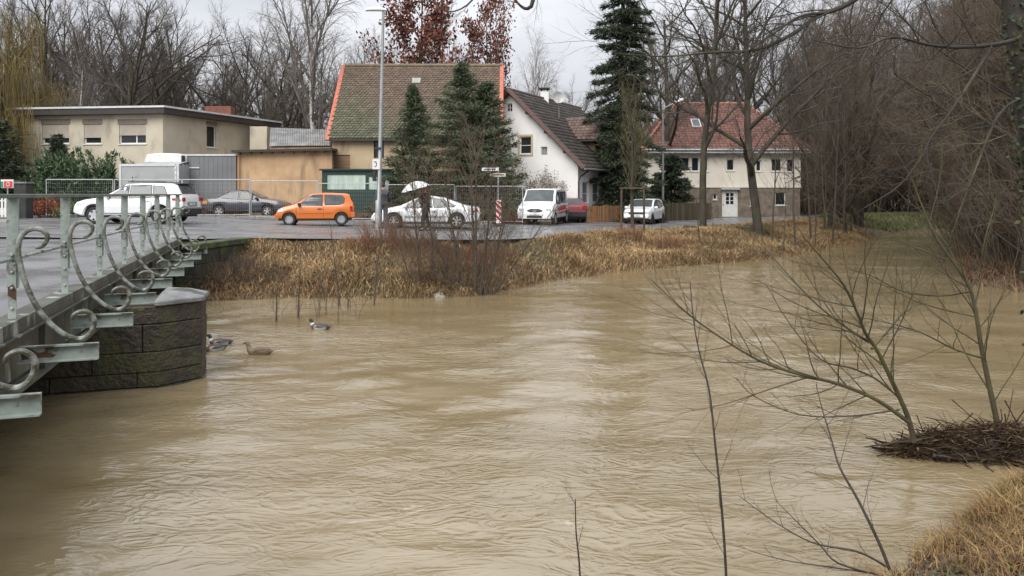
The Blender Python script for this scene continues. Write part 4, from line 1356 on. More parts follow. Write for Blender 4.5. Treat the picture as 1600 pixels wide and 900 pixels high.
# little white hatchback by the street tree
c = place('parked_car', 1007, 46.2, 245, 'small white hatchback parked beside the staked young tree')
make_car(c, dict(W=1.72, R=.30, sill=.27, wheels=(-1.22, 1.24), paint=WHITE, round=.17, tumble=.76, rim=M['black_plastic'],
    top=[(-1.88, .48), (-1.87, .88), (-1.80, 1.05), (-1.56, 1.42), (-1.40, 1.47), (-.3, 1.50), (.15, 1.46), (.98, 1.0), (1.58, .88), (1.80, .72), (1.88, .48)],
    belt=[(-1.88, 1.0), (.9, .88), (1.88, .68)],
    windows=[[(.82, .95), (.22, 1.34), (-.1, 1.40), (-.30, 1.40), (-.30, .94)], [(-.40, .95), (-.40, 1.40), (-1.12, 1.36), (-1.34, 1.22), (-1.28, 1.05)]],
    screen=(.22, .94), rear=(-1.78, -1.58), mirror=.74, seams=(.90, -.35, -1.02), handles=(-.15, -.9), handle_m=WHITE, spokes=7,
    head=[([(1.42, .66), (1.80, .62), (1.72, .73), (1.44, .80)], M['head_lens'])],
    boxes=[('front_light', 1.64, 1.83, s * .60 - .15, s * .60 + .15, .62, .74, M['head_lens']) for s in (-1, 1)] +
          [('grille', 1.80, 1.875, -.44, .44, .60, .72, M['black_plastic']), ('air_intake', 1.80, 1.90, -.50, .50, .30, .42, M['black_plastic']), ('number_plate', 1.885, 1.90, -.26, .26, .45, .56, M['plate'])]))

# dark saloon behind the wire fence
c = place('parked_car', 388, 40.6, 0, 'dark blue saloon standing behind the wire fence panels')
make_car(c, dict(W=1.70, R=.30, sill=.27, wheels=(-1.25, 1.27), paint=BLUE, round=.14,
    top=[(-2.15, .50), (-2.14, .88), (-2.05, .96), (-1.35, 1.00), (-.75, 1.36), (-.3, 1.41), (.1, 1.39), (.95, .97), (1.75, .86), (2.1, .70), (2.15, .48)],
    belt=[(-2.15, .86), (.9, .88), (2.15, .66)], windows=[[(.8, .93), (.15, 1.30), (-.18, 1.33), (-.18, .92)], [(-.28, .92), (-.28, 1.33), (-.75, 1.26), (-1.12, 1.0)]],
    screen=(.16, .9), rear=(-1.3, -.8), mirror=.74, seams=(.85, -.23), handles=(-.1, -.9),
    tail=[([(-2.12, .68), (-1.85, .68), (-1.85, .84), (-2.10, .84)], M['amber_lens'])]))

# --- box trailer, grey flat cover sheets and the green kiosk behind the fence
tr = empty('box_trailer', (wx(232, 41), 41, zs(-19)), 0, 'light grey box trailer carrying a white box behind the juniper', 'trailer')
x0, x1 = wx(187, 41) - tr.location.x, wx(279, 41) - tr.location.x
zt = wz(257, 41) - tr.location.z
M['grey_panel'] = mat('grey_box_panel', (.36, .37, .37), (.31, .32, .32), 1.2, .6, stain=(.24, .24, .23), sscale=1.6, sstretch=(1, 1, .4), slo=.52, shi=.75)
M['grey_dark_panel'] = mat('dark_grey_sheet', (.175, .18, .185), (.14, .145, .15), 1, .6, stain=(.24, .24, .24), sscale=1.5, sstretch=(1, 1, .3), slo=.55, shi=.78)
body = MB().box(x0, x1, 0, 2.1, .55, zt).build('box_body', M['grey_panel'], tr)
f = MB()
for a, b, cc, dd_ in ((x0 - .02, x0 + .09, .5, zt + .03), (x1 - .2, x1 - .1, .5, zt - .1), (x1 - .07, x1 + .02, .5, zt + .03)): f.box(a, b, -.03, .06, cc, dd_)
f.box(x0 + .09, x1 - .07, -.028, .05, zt - .09, zt + .028)
f.build('corner_post', M['trim_light'], body)
for i in range(8): MB().box(x1 - .165, x1 - .125, -.045, -.031, .8 + i * .28, .86 + i * .28).build('rivet_plate', M['grey_metal'], body)
MB().box(x0 + .6, x1 - .6, .3, 1.8, .30, .55).build('chassis', M['black_plastic'], tr)
for xx in (-.5, .5):
    for yy in (.15, 1.95): MB().lathe([(.18, -.1), (.31, -.1), (.33, -.05), (.33, .05), (.31, .1), (.18, .1)], 20, (xx, yy, .33)).build('wheel', M['tyre'], tr, smooth=True)
# slanted lid
MB().add([(x0 + .35, .2, zt + .03), (x1 - .05, .2, zt + .03), (x1 - .05, 1.9, zt + .31), (x0 + 1.0, 1.9, zt + .20)], [(0, 1, 2, 3)]).build('lid', M['grey_panel'], tr)
hb = empty('roof_box', (wx(254, 42), 42, wz(256, 42)), 0, 'white plastic box on a blue tarpaulin on top of the grey trailer', 'box')
bx0, bx1 = wx(224, 42) - hb.location.x, wx(284, 42) - hb.location.x
zt2 = wz(240, 42) - hb.location.z
sh = [(bx0, .05), (bx0 + .17, zt2 - .04), (bx0 + .9, zt2 + .03), (bx1 - .15, zt2), (bx1, zt2 - .08), (bx1, .05)]
MB().add([(x, 0, z) for x, z in sh] + [(x, 1.3, z) for x, z in sh], [tuple(range(6)), tuple(reversed(range(6, 12)))] + [(i, 6 + i, 6 + (i + 1) % 6, (i + 1) % 6) for i in range(6)]).build('shell', M['white_pvc'], hb, bevel=.05)
MB().box(bx1 - .03, bx1 + .03, .02, 1.28, .1, zt2 - .1).build('end_cap', M['black_plastic'], hb)
tp = []
for i in range(14):
    x = bx0 + .55 + i * (bx1 - bx0 - .5) / 13
    tp.append((x, -.06 - .05 * rnd.random(), -.26 + .05 * rnd.random()))
    tp.append((x, -.02, .03 + .03 * rnd.random()))
    tp.append((x, 1.3, .04))
MB().add(tp, [f_ for i in range(13) for f_ in ((3 * i, 3 * i + 3, 3 * i + 4, 3 * i + 1), (3 * i + 1, 3 * i + 4, 3 * i + 5, 3 * i + 2))]).build('tarpaulin', mat('blue_tarpaulin', (.09, .24, .55), (.06, .17, .42), 5, .4, .3), hb)
ct = empty('container', (wx(320, 42.4), 42.4, zs(-16)), 0, 'tall dark grey sheet-metal container left of the ochre outbuilding', 'container')
cx0, cx1 = wx(289.5, 42.4) - ct.location.x, wx(369, 42.4) - ct.location.x
zt3 = wz(242, 42.4) - ct.location.z
cw = MB()
cw.box(cx0, cx1, 0, 2.3, .12, zt3)
cb_ = cw.build('container_wall', M['grey_dark_panel'], ct)
rb_ = MB()
for i in range(1, 11):
    x = cx0 + i * (cx1 - cx0) / 11
    rb_.box(x - .012, x + .012, -.012, -.002, .2, zt3 - .1)
rb_.build('panel_seams', M['grey_dark_panel'], cb_)
MB().box(cx0 - .04, cx0 + .10, -.04, .03, wz(261, 42.4) - ct.location.z, zt3 + .04).box(cx0 + .10, cx1 + .03, -.038, .03, zt3 - .05, zt3 + .038).build('edge_rail', M['trim_light'], cb_)
MB().box(cx0 - .04, wx(312, 42.4) - ct.location.x, -.06, -.041, wz(263, 42.4) - ct.location.z, wz(261, 42.4) - ct.location.z - .002).build('ledge', M['trim_light'], cb_)

ki = empty('green_kiosk', (wx(558, 40.6), 40.6, zs(-8)), 0, 'dark green kiosk trailer with pale windows behind the orange car', 'kiosk')
kx0, kx1 = wx(503, 40.6) - ki.location.x, wx(613, 40.6) - ki.location.x
kz0, kz1 = .45, wz(266.5, 40.6) - ki.location.z
M['kiosk_green'] = mat('dark_green_paint_kiosk', (.012, .042, .030), (.009, .030, .022), 3, .5)
hole = [(wx(511, 40.6) - ki.location.x - kx0, wx(571, 40.6) - ki.location.x - kx0, wz(296, 40.6) - ki.location.z, wz(273, 40.6) - ki.location.z),
        (wx(576, 40.6) - ki.location.x - kx0, wx(608, 40.6) - ki.location.x - kx0, wz(296, 40.6) - ki.location.z, wz(276, 40.6) - ki.location.z)]
kw = MB(frame((kx0, 0, 0), (1, 0, 0)))
wall_mb(kw, [(0, kz0), (kx1 - kx0, kz0), (kx1 - kx0, kz1), (0, kz1)], hole, .06)
kw.M = None
kw.box(kx0, kx1, .08, 2.1, kz0, kz1)
kwo = kw.build('kiosk_wall', M['kiosk_green'], ki)
M['kiosk_glass'] = mat('kiosk_pane', (.52, .60, .53), (.33, .42, .36), 2.4, .12, stretch=(1.5, 1, .25), spec=.6)
for h_ in hole: MB(frame((kx0, 0, 0), (1, 0, 0))).box(h_[0], h_[1], .04, .07, h_[2], h_[3]).build('pane', M['kiosk_glass'], kwo)
MB().box(kx0 - .12, kx1 + .12, -.12, 2.2, kz1 + .003, kz1 + .09).build('kiosk_roof', M['kiosk_green'], ki)
for xx in (kx0 + .8, kx1 - .8): MB().lathe([(.2, -.1), (.3, -.1), (.33, -.05), (.33, .05), (.3, .1), (.2, .1)], 20, (xx, .2, .33)).build('wheel', M['tyre'], ki, smooth=True)
# ------------------------------------------------------------------ fences, signs, lamp
M['fence_tube'] = mat('galvanised_tube', (.50, .51, .51), (.40, .41, .42), 8, .45, metal=.3)
def fence_panel_mesh(W, Hh):
    f = MB()
    f.tube([(0, 0, .06), (0, 0, Hh)], .024, 7).tube([(W, 0, .06), (W, 0, Hh)], .024, 7).tube([(0, 0, Hh), (W, 0, Hh)], .024, 7).tube([(0, 0, .16), (W, 0, .16)], .024, 7)
    m_ = MB()
    n = int(W / .11)
    for i in range(1, n): m_.beam((W * i / n, 0, .16), (W * i / n, 0, Hh), .003, .003)
    for i in range(1, 9): m_.beam((0, .004, .16 + (Hh - .16) * i / 9), (W, .004, .16 + (Hh - .16) * i / 9), .003, .003)
    b = MB().box(-.28, .28, -.11, .11, 0, .13)
    return f.mesh('panel_frame'), m_.mesh('wire_mesh'), b.mesh('foot_block')
FW, FH = 3.46, 1.98
fm, wm, bm_ = fence_panel_mesh(FW, FH)
fence_x = [-30.0 + i * 3.5 for i in range(9)]
FL = ['wire fence panel at the far left by the gate post', 'wire fence panel in front of the red-leaved shrub', 'wire fence panel directly behind the white SUV', 'wire fence panel before the grey container and SUV tail',
      'wire fence panel before the dark blue saloon', 'wire fence panel behind the orange hatchback', 'wire fence panel behind the lamp post', 'wire fence panel behind the white coupe', 'wire fence panel ending at the red and white marker board']
for i in range(9):
    xa = -31.5 + i * 3.53 + .35
    if xa < -27.6: continue
    e = empty('wire_fence_panel', (xa, 39.75 + rnd.uniform(-.05, .05), zs(xa + 1.7) - .02), R(rnd.uniform(-.8, .8)), FL[i], 'fence', 'mobile wire fence panels')
    fr_ = part('panel_frame', fm, M['fence_tube'], e, smooth=True)
    part('wire_mesh', wm, M['fence_tube'], e)
    part('foot_block', bm_, M['kerb'], e, (0, 0, 0))

# gate post, red sign, white pickets at the left edge
gpz = zs(-24)
gp = empty('gate_post', (wx(37, 37.5), 37.5, gpz), 0, 'dark square gate pillar beside the wire fence', 'pillar')
MB().box(-.30, .30, -.3, .3, 0, 1.72).build('shaft', mat('dark_pillar', (.05, .05, .05), (.03, .03, .03), 3, .8, .3), gp, bevel=.02)
MB().box(-.34, .34, -.34, .34, 1.722, 1.80).build('cap_stone', M['kerb'], gp)
sg = empty('red_sign', (wx(11, 36.5), 36.5, gpz), 0, 'small red sign with white ring on a white board by the gate', 'sign')
MB().box(-.30, .30, 0, .02, 1.50, 1.90).build('board', M['white_pvc'], sg)
MB().box(-.14, .26, -.012, -.002, 1.52, 1.82).build('red_field', mat('sign_red', (.60, .05, .06), (.52, .04, .05), 4, .4), sg)
rg_ = MB()
rg_.tube([(.06 + .075 * math.cos(a), -.016, 1.67 + .085 * math.sin(a)) for a in np.linspace(0, 2 * math.pi, 17)], .014, 5)
rg_.build('ring_mark', M['white_pvc'], sg)
MB().box(-.30, -.18, -.012, -.002, 1.52, 1.80).build('green_field', mat('sign_green', (.03, .25, .13), None, 4, .4), sg)
MB().tube([(0, .05, 0), (0, .05, 1.6)], .03, 7).build('sign_pole', M['grey_metal'], sg)
pk = empty('picket_gate', (wx(5, 37.0), 37.0, gpz), 0, 'white picket gate at the left edge of the picture', 'gate')
for i in range(8):
    MB().box(-.75 + i * .16, -.75 + i * .16 + .10, 0, .02, .1, 1.05 + .04 * math.sin(i)).build('picket', M['white_pvc'], pk)
MB().box(-.8, .55, .022, .05, .2, .55).build('lower_board', M['white_pvc'], pk)
MB().box(-.8, .55, .021, .05, .85, .92).build('rail', M['white_pvc'], pk)

# wooden picket fences by the white house and the cream house
def picket_fence(name, a, b, z, label, cols, h=1.05, w=.11, gap=.05):
    a, b = Vector(a), Vector(b)
    L_ = (b - a).length
    e = empty(name, (a.x, a.y, z), math.atan2(b.y - a.y, b.x - a.x), label, 'fence')
    n = int(L_ / (w + gap))
    ms_ = [mat('picket_%d' % i, c_, tuple(v * .7 for v in c_), 3, .85, .2, stretch=(1, 1, .2)) for i, c_ in enumerate(cols)]
    for i in range(n):
        x = i * (w + gap)
        t = h + rnd.uniform(-.03, .03)
        MB().add([(x, 0, .05), (x + w, 0, .05), (x + w, 0, t - .05), (x + w / 2, 0, t), (x, 0, t - .05), (x, .02, .05), (x + w, .02, .05), (x + w, .02, t - .05), (x + w / 2, .02, t), (x, .02, t - .05)],
                 [(0, 1, 2, 3, 4), (9, 8, 7, 6, 5), (0, 5, 6, 1), (1, 6, 7, 2), (2, 7, 8, 3), (3, 8, 9, 4), (4, 9, 5, 0)]).build('picket', ms_[rnd.randrange(len(ms_))], e)
    for zz in (.3, .8): MB().box(0, L_, .022, .06, zz, zz + .07).build('rail', M['wood_dark'], e)
    return e
picket_fence('picket_fence', (wx(905, 45), 45.0), (wx(975, 48), 48.0), -.2, 'orange-brown wooden picket fence between the van and the fir', [(.42, .17, .06), (.30, .16, .08), (.22, .14, .08), (.36, .22, .12)])
picket_fence('picket_fence', (wx(1030, 50.5), 50.5), (wx(1114, 53), 53.0), -.27, 'dark weathered picket fence behind the small white hatchback', [(.09, .07, .045), (.12, .09, .055), (.07, .06, .04), (.13, .10, .06)], 1.25, .12, .02)
picket_fence('picket_fence', (wx(786, 44), 44.0), (wx(815, 44.5), 44.5), -.1, 'dark brown picket fence left of the white van', [(.08, .045, .03), (.10, .05, .035)], 1.3, .11, .05)

# street lamp
lp = empty('street_lamp', (wx(591, 29.2), 29.2, zs(-5)), 0, 'tall grey street lamp with white curved head above the parked cars', 'street lamp')
Ht = wz(17, 29.2) - lp.location.z
lean = wx(599, 29.2) - wx(591, 29.2)
MB().tube([(0, 0, -.4), (0, 0, 1.2), (lean * .14, 0, 1.25), (lean * .6, 0, Ht * .6), (lean, 0, Ht)], [.115, .115, .085, .07, .05], 14).build('pole', mat('galvanised_pole', (.36, .38, .38), (.27, .285, .29), 2.5, .45, metal=.4), lp, smooth=True)
hd = MB()
prof = [(-.68, .02, .035), (-.62, .10, .07), (-.48, .145, .11), (-.28, .155, .14), (-.06, .12, .12), (.08, .07, .07), (.12, .05, .05)]
vs, fs = [], []
for (x, wy, hz_) in prof:
    for k in range(12):
        a = math.pi * k / 11
        vs.append((lean + x, wy * math.cos(a), Ht + .0 + hz_ * math.sin(a) + .02))
    vs.append((lean + x, 0, Ht - .02))
n_ = 13
for i in range(len(prof) - 1):
    for k in range(n_): fs.append((i * n_ + k, i * n_ + (k + 1) % n_, (i + 1) * n_ + (k + 1) % n_, (i + 1) * n_ + k))
fs += [tuple(range(n_)), tuple(reversed(range((len(prof) - 1) * n_, len(prof) * n_)))]
MB().add(vs, fs).build('lamp_head', mat('lamp_shell', (.72, .73, .73), (.64, .65, .66), 3, .4), lp, smooth=True)
MB().tube([(lean, 0, Ht), (lean + .02, 0, Ht + .28)], .012, 5).build('sensor', M['black_plastic'], lp)
zt_ = wz(258, 29.2) - lp.location.z
pl = MB().box(-.20, .08, -.115, -.10, zt_ - .16, zt_ + .22).build('sign_plate', M['white_pvc'], lp)
mk_ = MB().tube([(-.10 + .055 * math.cos(a), -.118, zt_ + .03 + .09 * math.sin(a)) for a in np.linspace(-2.0, 2.0, 10)], .014, 5).beam((-.15, -.118, zt_ + .13), (-.04, -.118, zt_ + .13), .02, .008)
mk_.build('sign_mark', M['black_plastic'], pl)
MB().box(-.20, -.07, -.14, .02, wz(283, 29.2) - lp.location.z, wz(268, 29.2) - lp.location.z).build('control_box', M['black_plastic'], lp, bevel=.01)
zt_ = wz(232, 29.2) - lp.location.z
MB().box(-.13, .13, -.12, .12, zt_ - .03, zt_ + .04).build('clamp', M['black_plastic'], lp)

# second lamp behind the trees
l2 = empty('street_lamp', (wx(1036, 52), 52, -.25), 0, 'distant street lamp with pale angled head above the red roof', 'street lamp')
z2 = wz(168, 52) + .25
MB().tube([(0, 0, 0), (0, 0, z2 - .3), (.15, 0, z2), (1.0, 0, z2 + .42)], [.09, .06, .045, .035], 9).build('pole', M['grey_metal'], l2, smooth=True)
MB().tube([(.95, 0, z2 + .38), (1.15, 0, z2 + .50), (1.5, 0, z2 + .62), (1.62, 0, z2 + .64)], [.05, .11, .11, .03], 10, .6).build('lamp_head', M['white_pvc'], l2, smooth=True)

# street-name post and the red and white marker board
sp_ = empty('street_name_sign', (wx(778.5, 37.5), 37.5, zs(-1)), 0, 'street-name post with two small finger signs beside the fence end', 'sign')
z0 = sp_.location.z
MB().tube([(0, 0, 0), (0, 0, wz(261, 37.5) - z0)], .036, 8).build('sign_pole', M['grey_metal'], sp_, smooth=True)
s1 = MB().box(-.80, .02, -.055, -.04, wz(267, 37.5) - z0, wz(262, 37.5) - z0).build('name_plate', M['white_pvc'], sp_)
MB().box(-.68, -.12, -.059, -.056, wz(265.2, 37.5) - z0, wz(263.8, 37.5) - z0).build('name_line', M['black_plastic'], s1)
zz0, zz1 = wz(276, 37.5) - z0, wz(270.5, 37.5) - z0
s2 = MB().add([(-.42, -.055, (zz0 + zz1) / 2), (-.30, -.055, zz0), (.38, -.055, zz0), (.38, -.055, zz1), (-.30, -.055, zz1), (-.42, -.04, (zz0 + zz1) / 2), (-.30, -.04, zz0), (.38, -.04, zz0), (.38, -.04, zz1), (-.30, -.04, zz1)],
    [(0, 1, 2, 3, 4), (9, 8, 7, 6, 5), (0, 5, 6, 1), (1, 6, 7, 2), (2, 7, 8, 3), (3, 8, 9, 4), (4, 9, 5, 0)]).build('arrow_plate', mat('cream_plate', (.62, .58, .45), None, 3, .5), sp_)
MB().box(-.22, .28, -.059, -.056, zz0 + .06, zz1 - .06).build('name_line', M['black_plastic'], s2)
mb2 = empty('marker_board', (wx(779, 36.6), 36.6, zs(-1)), 0, 'red and white striped marker board standing at the end of the wire fence', 'marker board')
z0 = mb2.location.z
bw, z_lo, z_hi = .125, .18, 1.28
MB().box(-bw, bw, .002, .03, z_lo, z_hi).build('board', M['white_pvc'], mb2)
MB().box(-.22, .22, -.2, .25, 0, .12).build('foot', M['black_plastic'], mb2)
MB().tube([(0, .05, .1), (0, .05, 1.2)], .03, 6).build('post', M['grey_metal'], mb2)
for i in range(4):
    zc = z_lo + .02 + i * .29
    p_ = [(-bw, max(z_lo, zc + .25)), (-bw, min(z_hi, zc + .40)), (bw, min(z_hi, zc + .15)), (bw, max(z_lo, zc))]
    if i == 3: p_ = [(-bw, z_hi - .03), (-bw, z_hi), (bw, z_hi - .10), (bw, z_hi - .24)]
    MB().add([(x, -.002, z) for x, z in p_] + [(x, .0015, z) for x, z in p_], [(3, 2, 1, 0), (0, 1, 5, 4), (1, 2, 6, 5), (2, 3, 7, 6), (3, 0, 4, 7)]).build('stripe', M['red_lens'], mb2)

# tree stakes round the young street tree
stk = empty('tree_stake_frame', (wx(988, 35), 35, zs(5.5) - .06), 0, 'wooden three-post support frame round the young street tree', 'tree stakes')
for (x, y) in ((-.52, -.1), (.50, -.25), (.10, .55)): MB().tube([(x, y, -.2), (x * .97, y * .97, 2.02)], .05, 8).build('stake', M['wood_dark'], stk, smooth=True)
for a_, b_ in (((-.60, -.1), (.58, -.25)), ((.50, -.3), (.1, .6)), ((-.52, -.14), (.12, .6))): MB().beam((*a_, 2.06), (*b_, 2.06), .09, .06).build('crossbar', M['wood_dark'], stk)
# ------------------------------------------------------------------ vegetation
class TB:
    """many tapered tubes in one numpy mesh"""
    def __init__(self): self.V, self.Q, self.C, self.n = [], [], [], 0
    def tube(self, pts, rad, k=3, col=None):
        pts = np.asarray(pts, float)
        rad = np.asarray(rad, float)
        t = np.gradient(pts, axis=0)
        t /= np.linalg.norm(t, axis=1, keepdims=True) + 1e-9
        m = t.mean(0)
        ref = np.array((0, 0, 1.0)) if abs(m[2]) < .85 else np.array((1.0, 0, 0))
        s = np.cross(t, ref)
        s /= np.linalg.norm(s, axis=1, keepdims=True) + 1e-9
        b = np.cross(t, s)
        a = np.arange(k) * 2 * np.pi / k
        ring = pts[:, None] + rad[:, None, None] * (np.cos(a)[None, :, None] * s[:, None] + np.sin(a)[None, :, None] * b[:, None])
        n = len(pts)
        i = np.arange(n - 1)[:, None] * k
        j = np.arange(k)[None]
        j2 = (j + 1) % k
        q = np.stack([i + j, i + j2, i + k + j2, i + k + j], -1).reshape(-1, 4) + self.n
        self.V.append(ring.reshape(-1, 3))
        self.Q.append(q)
        if col is not None: self.C.append(np.tile(col, (n * k, 1)))
        self.n += n * k
    def build(self, name, m, parent=None, smooth=True):
        return np_mesh(name, np.concatenate(self.V), np.concatenate(self.Q), None, m, parent, smooth, np.concatenate(self.C) if self.C else None)

def unit(v): return v / (np.linalg.norm(v) + 1e-9)

def grow(out, p, d, L, r, lvl, spec, g):
    s = spec[lvl]
    n = s['seg']
    pts = [p]
    nz = g.normal(0, s['wob'], (n, 3))
    up = s['up']
    for i in range(n):
        d = d + nz[i]
        d[2] += up * (1 + i / n)
        d = d / math.sqrt(d[0] * d[0] + d[1] * d[1] + d[2] * d[2])
        p = p + d * (L / n)
        pts.append(p)
    rad = [r * (1 - (1 - s['tip']) * i / n) for i in range(n + 1)]
    out.append((lvl, pts, rad))
    if lvl + 1 >= len(spec): return
    c = spec[lvl + 1]
    num = c['n'] if c['n'] < 1 else int(round(c['n'] * g.uniform(.75, 1.25)))
    az = g.uniform(0, 6.28)
    for j in range(num):
        t = c['from'] + (1 - c['from']) * (j + g.uniform(.1, .9)) / num
        f = t * n
        i = min(int(f), n - 1)
        f -= i
        q = pts[i] * (1 - f) + pts[i + 1] * f
        tan = unit(pts[i + 1] - pts[i])
        az += 2.4 + g.normal(0, .5)
        e1 = np.cross(tan, (0, 0, 1.0) if abs(tan[2]) < .9 else (1.0, 0, 0))
        e1 = unit(e1)
        e2 = np.cross(tan, e1)
        an = c['ang'] * g.uniform(.7, 1.3)
        dd = tan * math.cos(an) + (e1 * math.cos(az) + e2 * math.sin(az)) * math.sin(an)
        ll = L * c['len'] * (1 - c['fall'] * t) * g.uniform(.7, 1.25)
        rr = min(r * (1 - (1 - s['tip']) * t) * .75, max(c['r'] * ll, c.get('rmin', .004)))
        grow(out, q, dd, ll, rr, lvl + 1, spec, g)

def tree_parts(out, name, label, cat, bark, twig, group=None, sides=(9, 6, 4, 3, 3), leaf=None, split=1, loc=(0, 0, 0)):
    e = empty(name, loc, 0, label, cat, group)
    tr_, cr = TB(), TB()
    for lvl, pts, rad in out:
        (tr_ if lvl < split else cr).tube(pts, rad, sides[min(lvl, len(sides) - 1)])
    tr_.build('trunk', bark, e)
    cr.build('crown', twig, e)
    return e

def lv(n, ang, ln, fall=.4, fr=.2, seg=4, wob=.1, up=.03, r=.02, tip=.35, rmin=.004):
    return dict(n=n, ang=ang, len=ln, fall=fall, seg=seg, wob=wob, up=up, r=r, tip=tip, rmin=rmin, **{'from': fr})

M['bark'] = mat('grey_brown_bark', (.075, .06, .046), (.042, .035, .028), 3, .9, .5, 14, stretch=(1, 1, .35), stain=(.075, .085, .04), sscale=1.2, slo=.55, shi=.7)
M['twig_dark'] = mat('dark_twigs', (.082, .066, .054), (.055, .045, .038), 1.2, .85, rand=.2)
M['twig_brown'] = mat('brown_twigs', (.118, .084, .056), (.068, .052, .038), .7, .85, rand=.3)
M['twig_red'] = mat('reddish_twigs', (.20, .09, .05), (.13, .065, .04), .8, .8, rand=.25)
M['twig_grey'] = mat('grey_twigs', (.17, .15, .13), (.12, .105, .09), 1, .85, rand=.2)
M['birch'] = mat('birch_bark', (.62, .60, .56), (.42, .40, .37), 2, .8, .2, stain=(.06, .055, .05), sscale=5, sstretch=(.4, .4, 2.2), slo=.56, shi=.62)
M['twig_olive'] = mat('olive_twigs', (.13, .115, .05), (.085, .075, .04), 1, .8, rand=.2)
M['bark_moss'] = mat('mossy_bark', (.068, .056, .04), (.036, .030, .023), 3, .9, .5, 14, stretch=(1, 1, .4), stain=(.075, .08, .034), sscale=1.6, slo=.52, shi=.68)

UP = np.array((0, 0, 1.0))
Z3 = np.zeros(3)
def proto(seed, H, r0, spec, lean=(0, 0)):
    g = np.random.default_rng(seed)
    o = []
    grow(o, np.array((0, 0, -.3)), unit(np.array((lean[0], lean[1], 1.0))), H, r0, 0, spec, g)
    return o

# species: spreading, upright, birch, thicket, bush
SPREAD = [lv(1, 0, 1, seg=8, wob=.05, up=.06, tip=.25), lv(16, .75, .85, .35, .12, 7, .10, .045, .024, .25), lv(9, .62, .46, .45, .2, 5, .13, .04, .017, .3), lv(8, .6, .46, .4, .15, 4, .15, .03, .012, .35, .011),
          lv(6, .6, .55, .3, .1, 3, .16, .01, .010, .5, .009)]
UPR = [lv(1, 0, 1, seg=9, wob=.04, up=.08, tip=.15), lv(20, .62, .50, .55, .22, 6, .09, .06, .020, .25), lv(8, .55, .48, .45, .2, 5, .12, .05, .016, .3), lv(8, .55, .5, .4, .15, 4, .14, .03, .012, .35, .010),
       lv(5, .6, .55, .3, .1, 3, .16, .01, .010, .5, .008)]
BIRCH = [lv(1, 0, 1, seg=9, wob=.035, up=.08, tip=.12), lv(22, .55, .46, .5, .18, 7, .06, .05, .015, .2), lv(9, .5, .46, .4, .2, 6, .10, -.02, .012, .3), lv(8, .55, .55, .3, .15, 5, .12, -.10, .008, .4, .005), lv(3, .5, .6, .3, .1, 4, .12, -.12, .007, .6, .005)]
THICK = [lv(1, 0, 1, seg=7, wob=.07, up=.03, tip=.2), lv(18, .75, .55, .45, .06, 6, .14, .03, .018, .25), lv(9, .75, .5, .4, .1, 5, .18, .01, .015, .3), lv(7, .75, .52, .4, .1, 4, .2, -.01, .013, .4, .010), lv(5, .7, .55, .3, .1, 3, .2, -.01, .012, .5, .009)]

spread_o = proto(21, 9.5, .34, SPREAD)
spread_o2 = proto(25, 11, .32, SPREAD, (.05, 0))
upr_o = proto(31, 15, .26, UPR)
upr_o2 = proto(33, 15, .24, UPR, (.04, 0))
birch_o = proto(41, 16, .20, BIRCH)
thick_o = proto(51, 10, .17, THICK, (.08, .02))
thick_o2 = proto(57, 9, .15, THICK, (-.1, 0))

WOOD = 'bare trees in the wood behind the houses'
T = {}
def first(key, o, name, label, bark, twig, loc, rz=0, sc=(1, 1, 1), group=None, cat='tree', split=2):
    e = tree_parts(o, name, label, cat, M[bark], M[twig], group, loc=loc, split=split)
    e.rotation_euler = (0, 0, rz)
    e.scale = sc
    T[key] = e
    return e
def gz(x, y): return float(ground_z(np.array([x]), np.array([y]))[0])
def at(px, d): return (wx(px, d), d, gz(wx(px, d), d))
def more(key, px, d, rz, sc, label, group=None):
    return dup(T[key], at(px, d), rz, sc, label, group)

first('spread', spread_o, 'bare_tree', 'large spreading leafless tree fanning out behind the flat-roofed house', 'bark', 'twig_dark', at(192, 60), .4, (1.35, 1.35, 1.3))
first('spread2', spread_o2, 'bare_tree', 'leafless round-crowned tree between the spreading tree and the birch', 'bark', 'twig_dark', at(372, 66), 1.0, (.95, .95, 1.02))
first('birch', birch_o, 'birch_tree', 'tall birch with white trunk left of the barn roof', 'birch', 'twig_grey', at(492, 50), .2, (1.0, 1.0, 1.12), split=1)
first('upr', upr_o, 'bare_tree', 'slender leafless tree standing between the two russet oaks', 'bark', 'twig_grey', at(708, 64), .7, (.8, .8, 1.0))
first('upr2', upr_o2, 'bare_tree', 'tall leafless tree at the left behind the willow', 'bark', 'twig_dark', at(70, 66), 0, (1.2, 1.2, 1.25))
more('birch', 113, 52, 2.2, (.7, .7, .62), 'leaning pale birch trunk rising behind the flat roof')
more('birch', 828, 78, 1.2, (.8, .8, .98), 'pale leafless birch in the open sky above the white house')
more('spread2', 905, 76, 3.0, (.78, .78, .82), 'small leafless tree left of the tall dark fir')
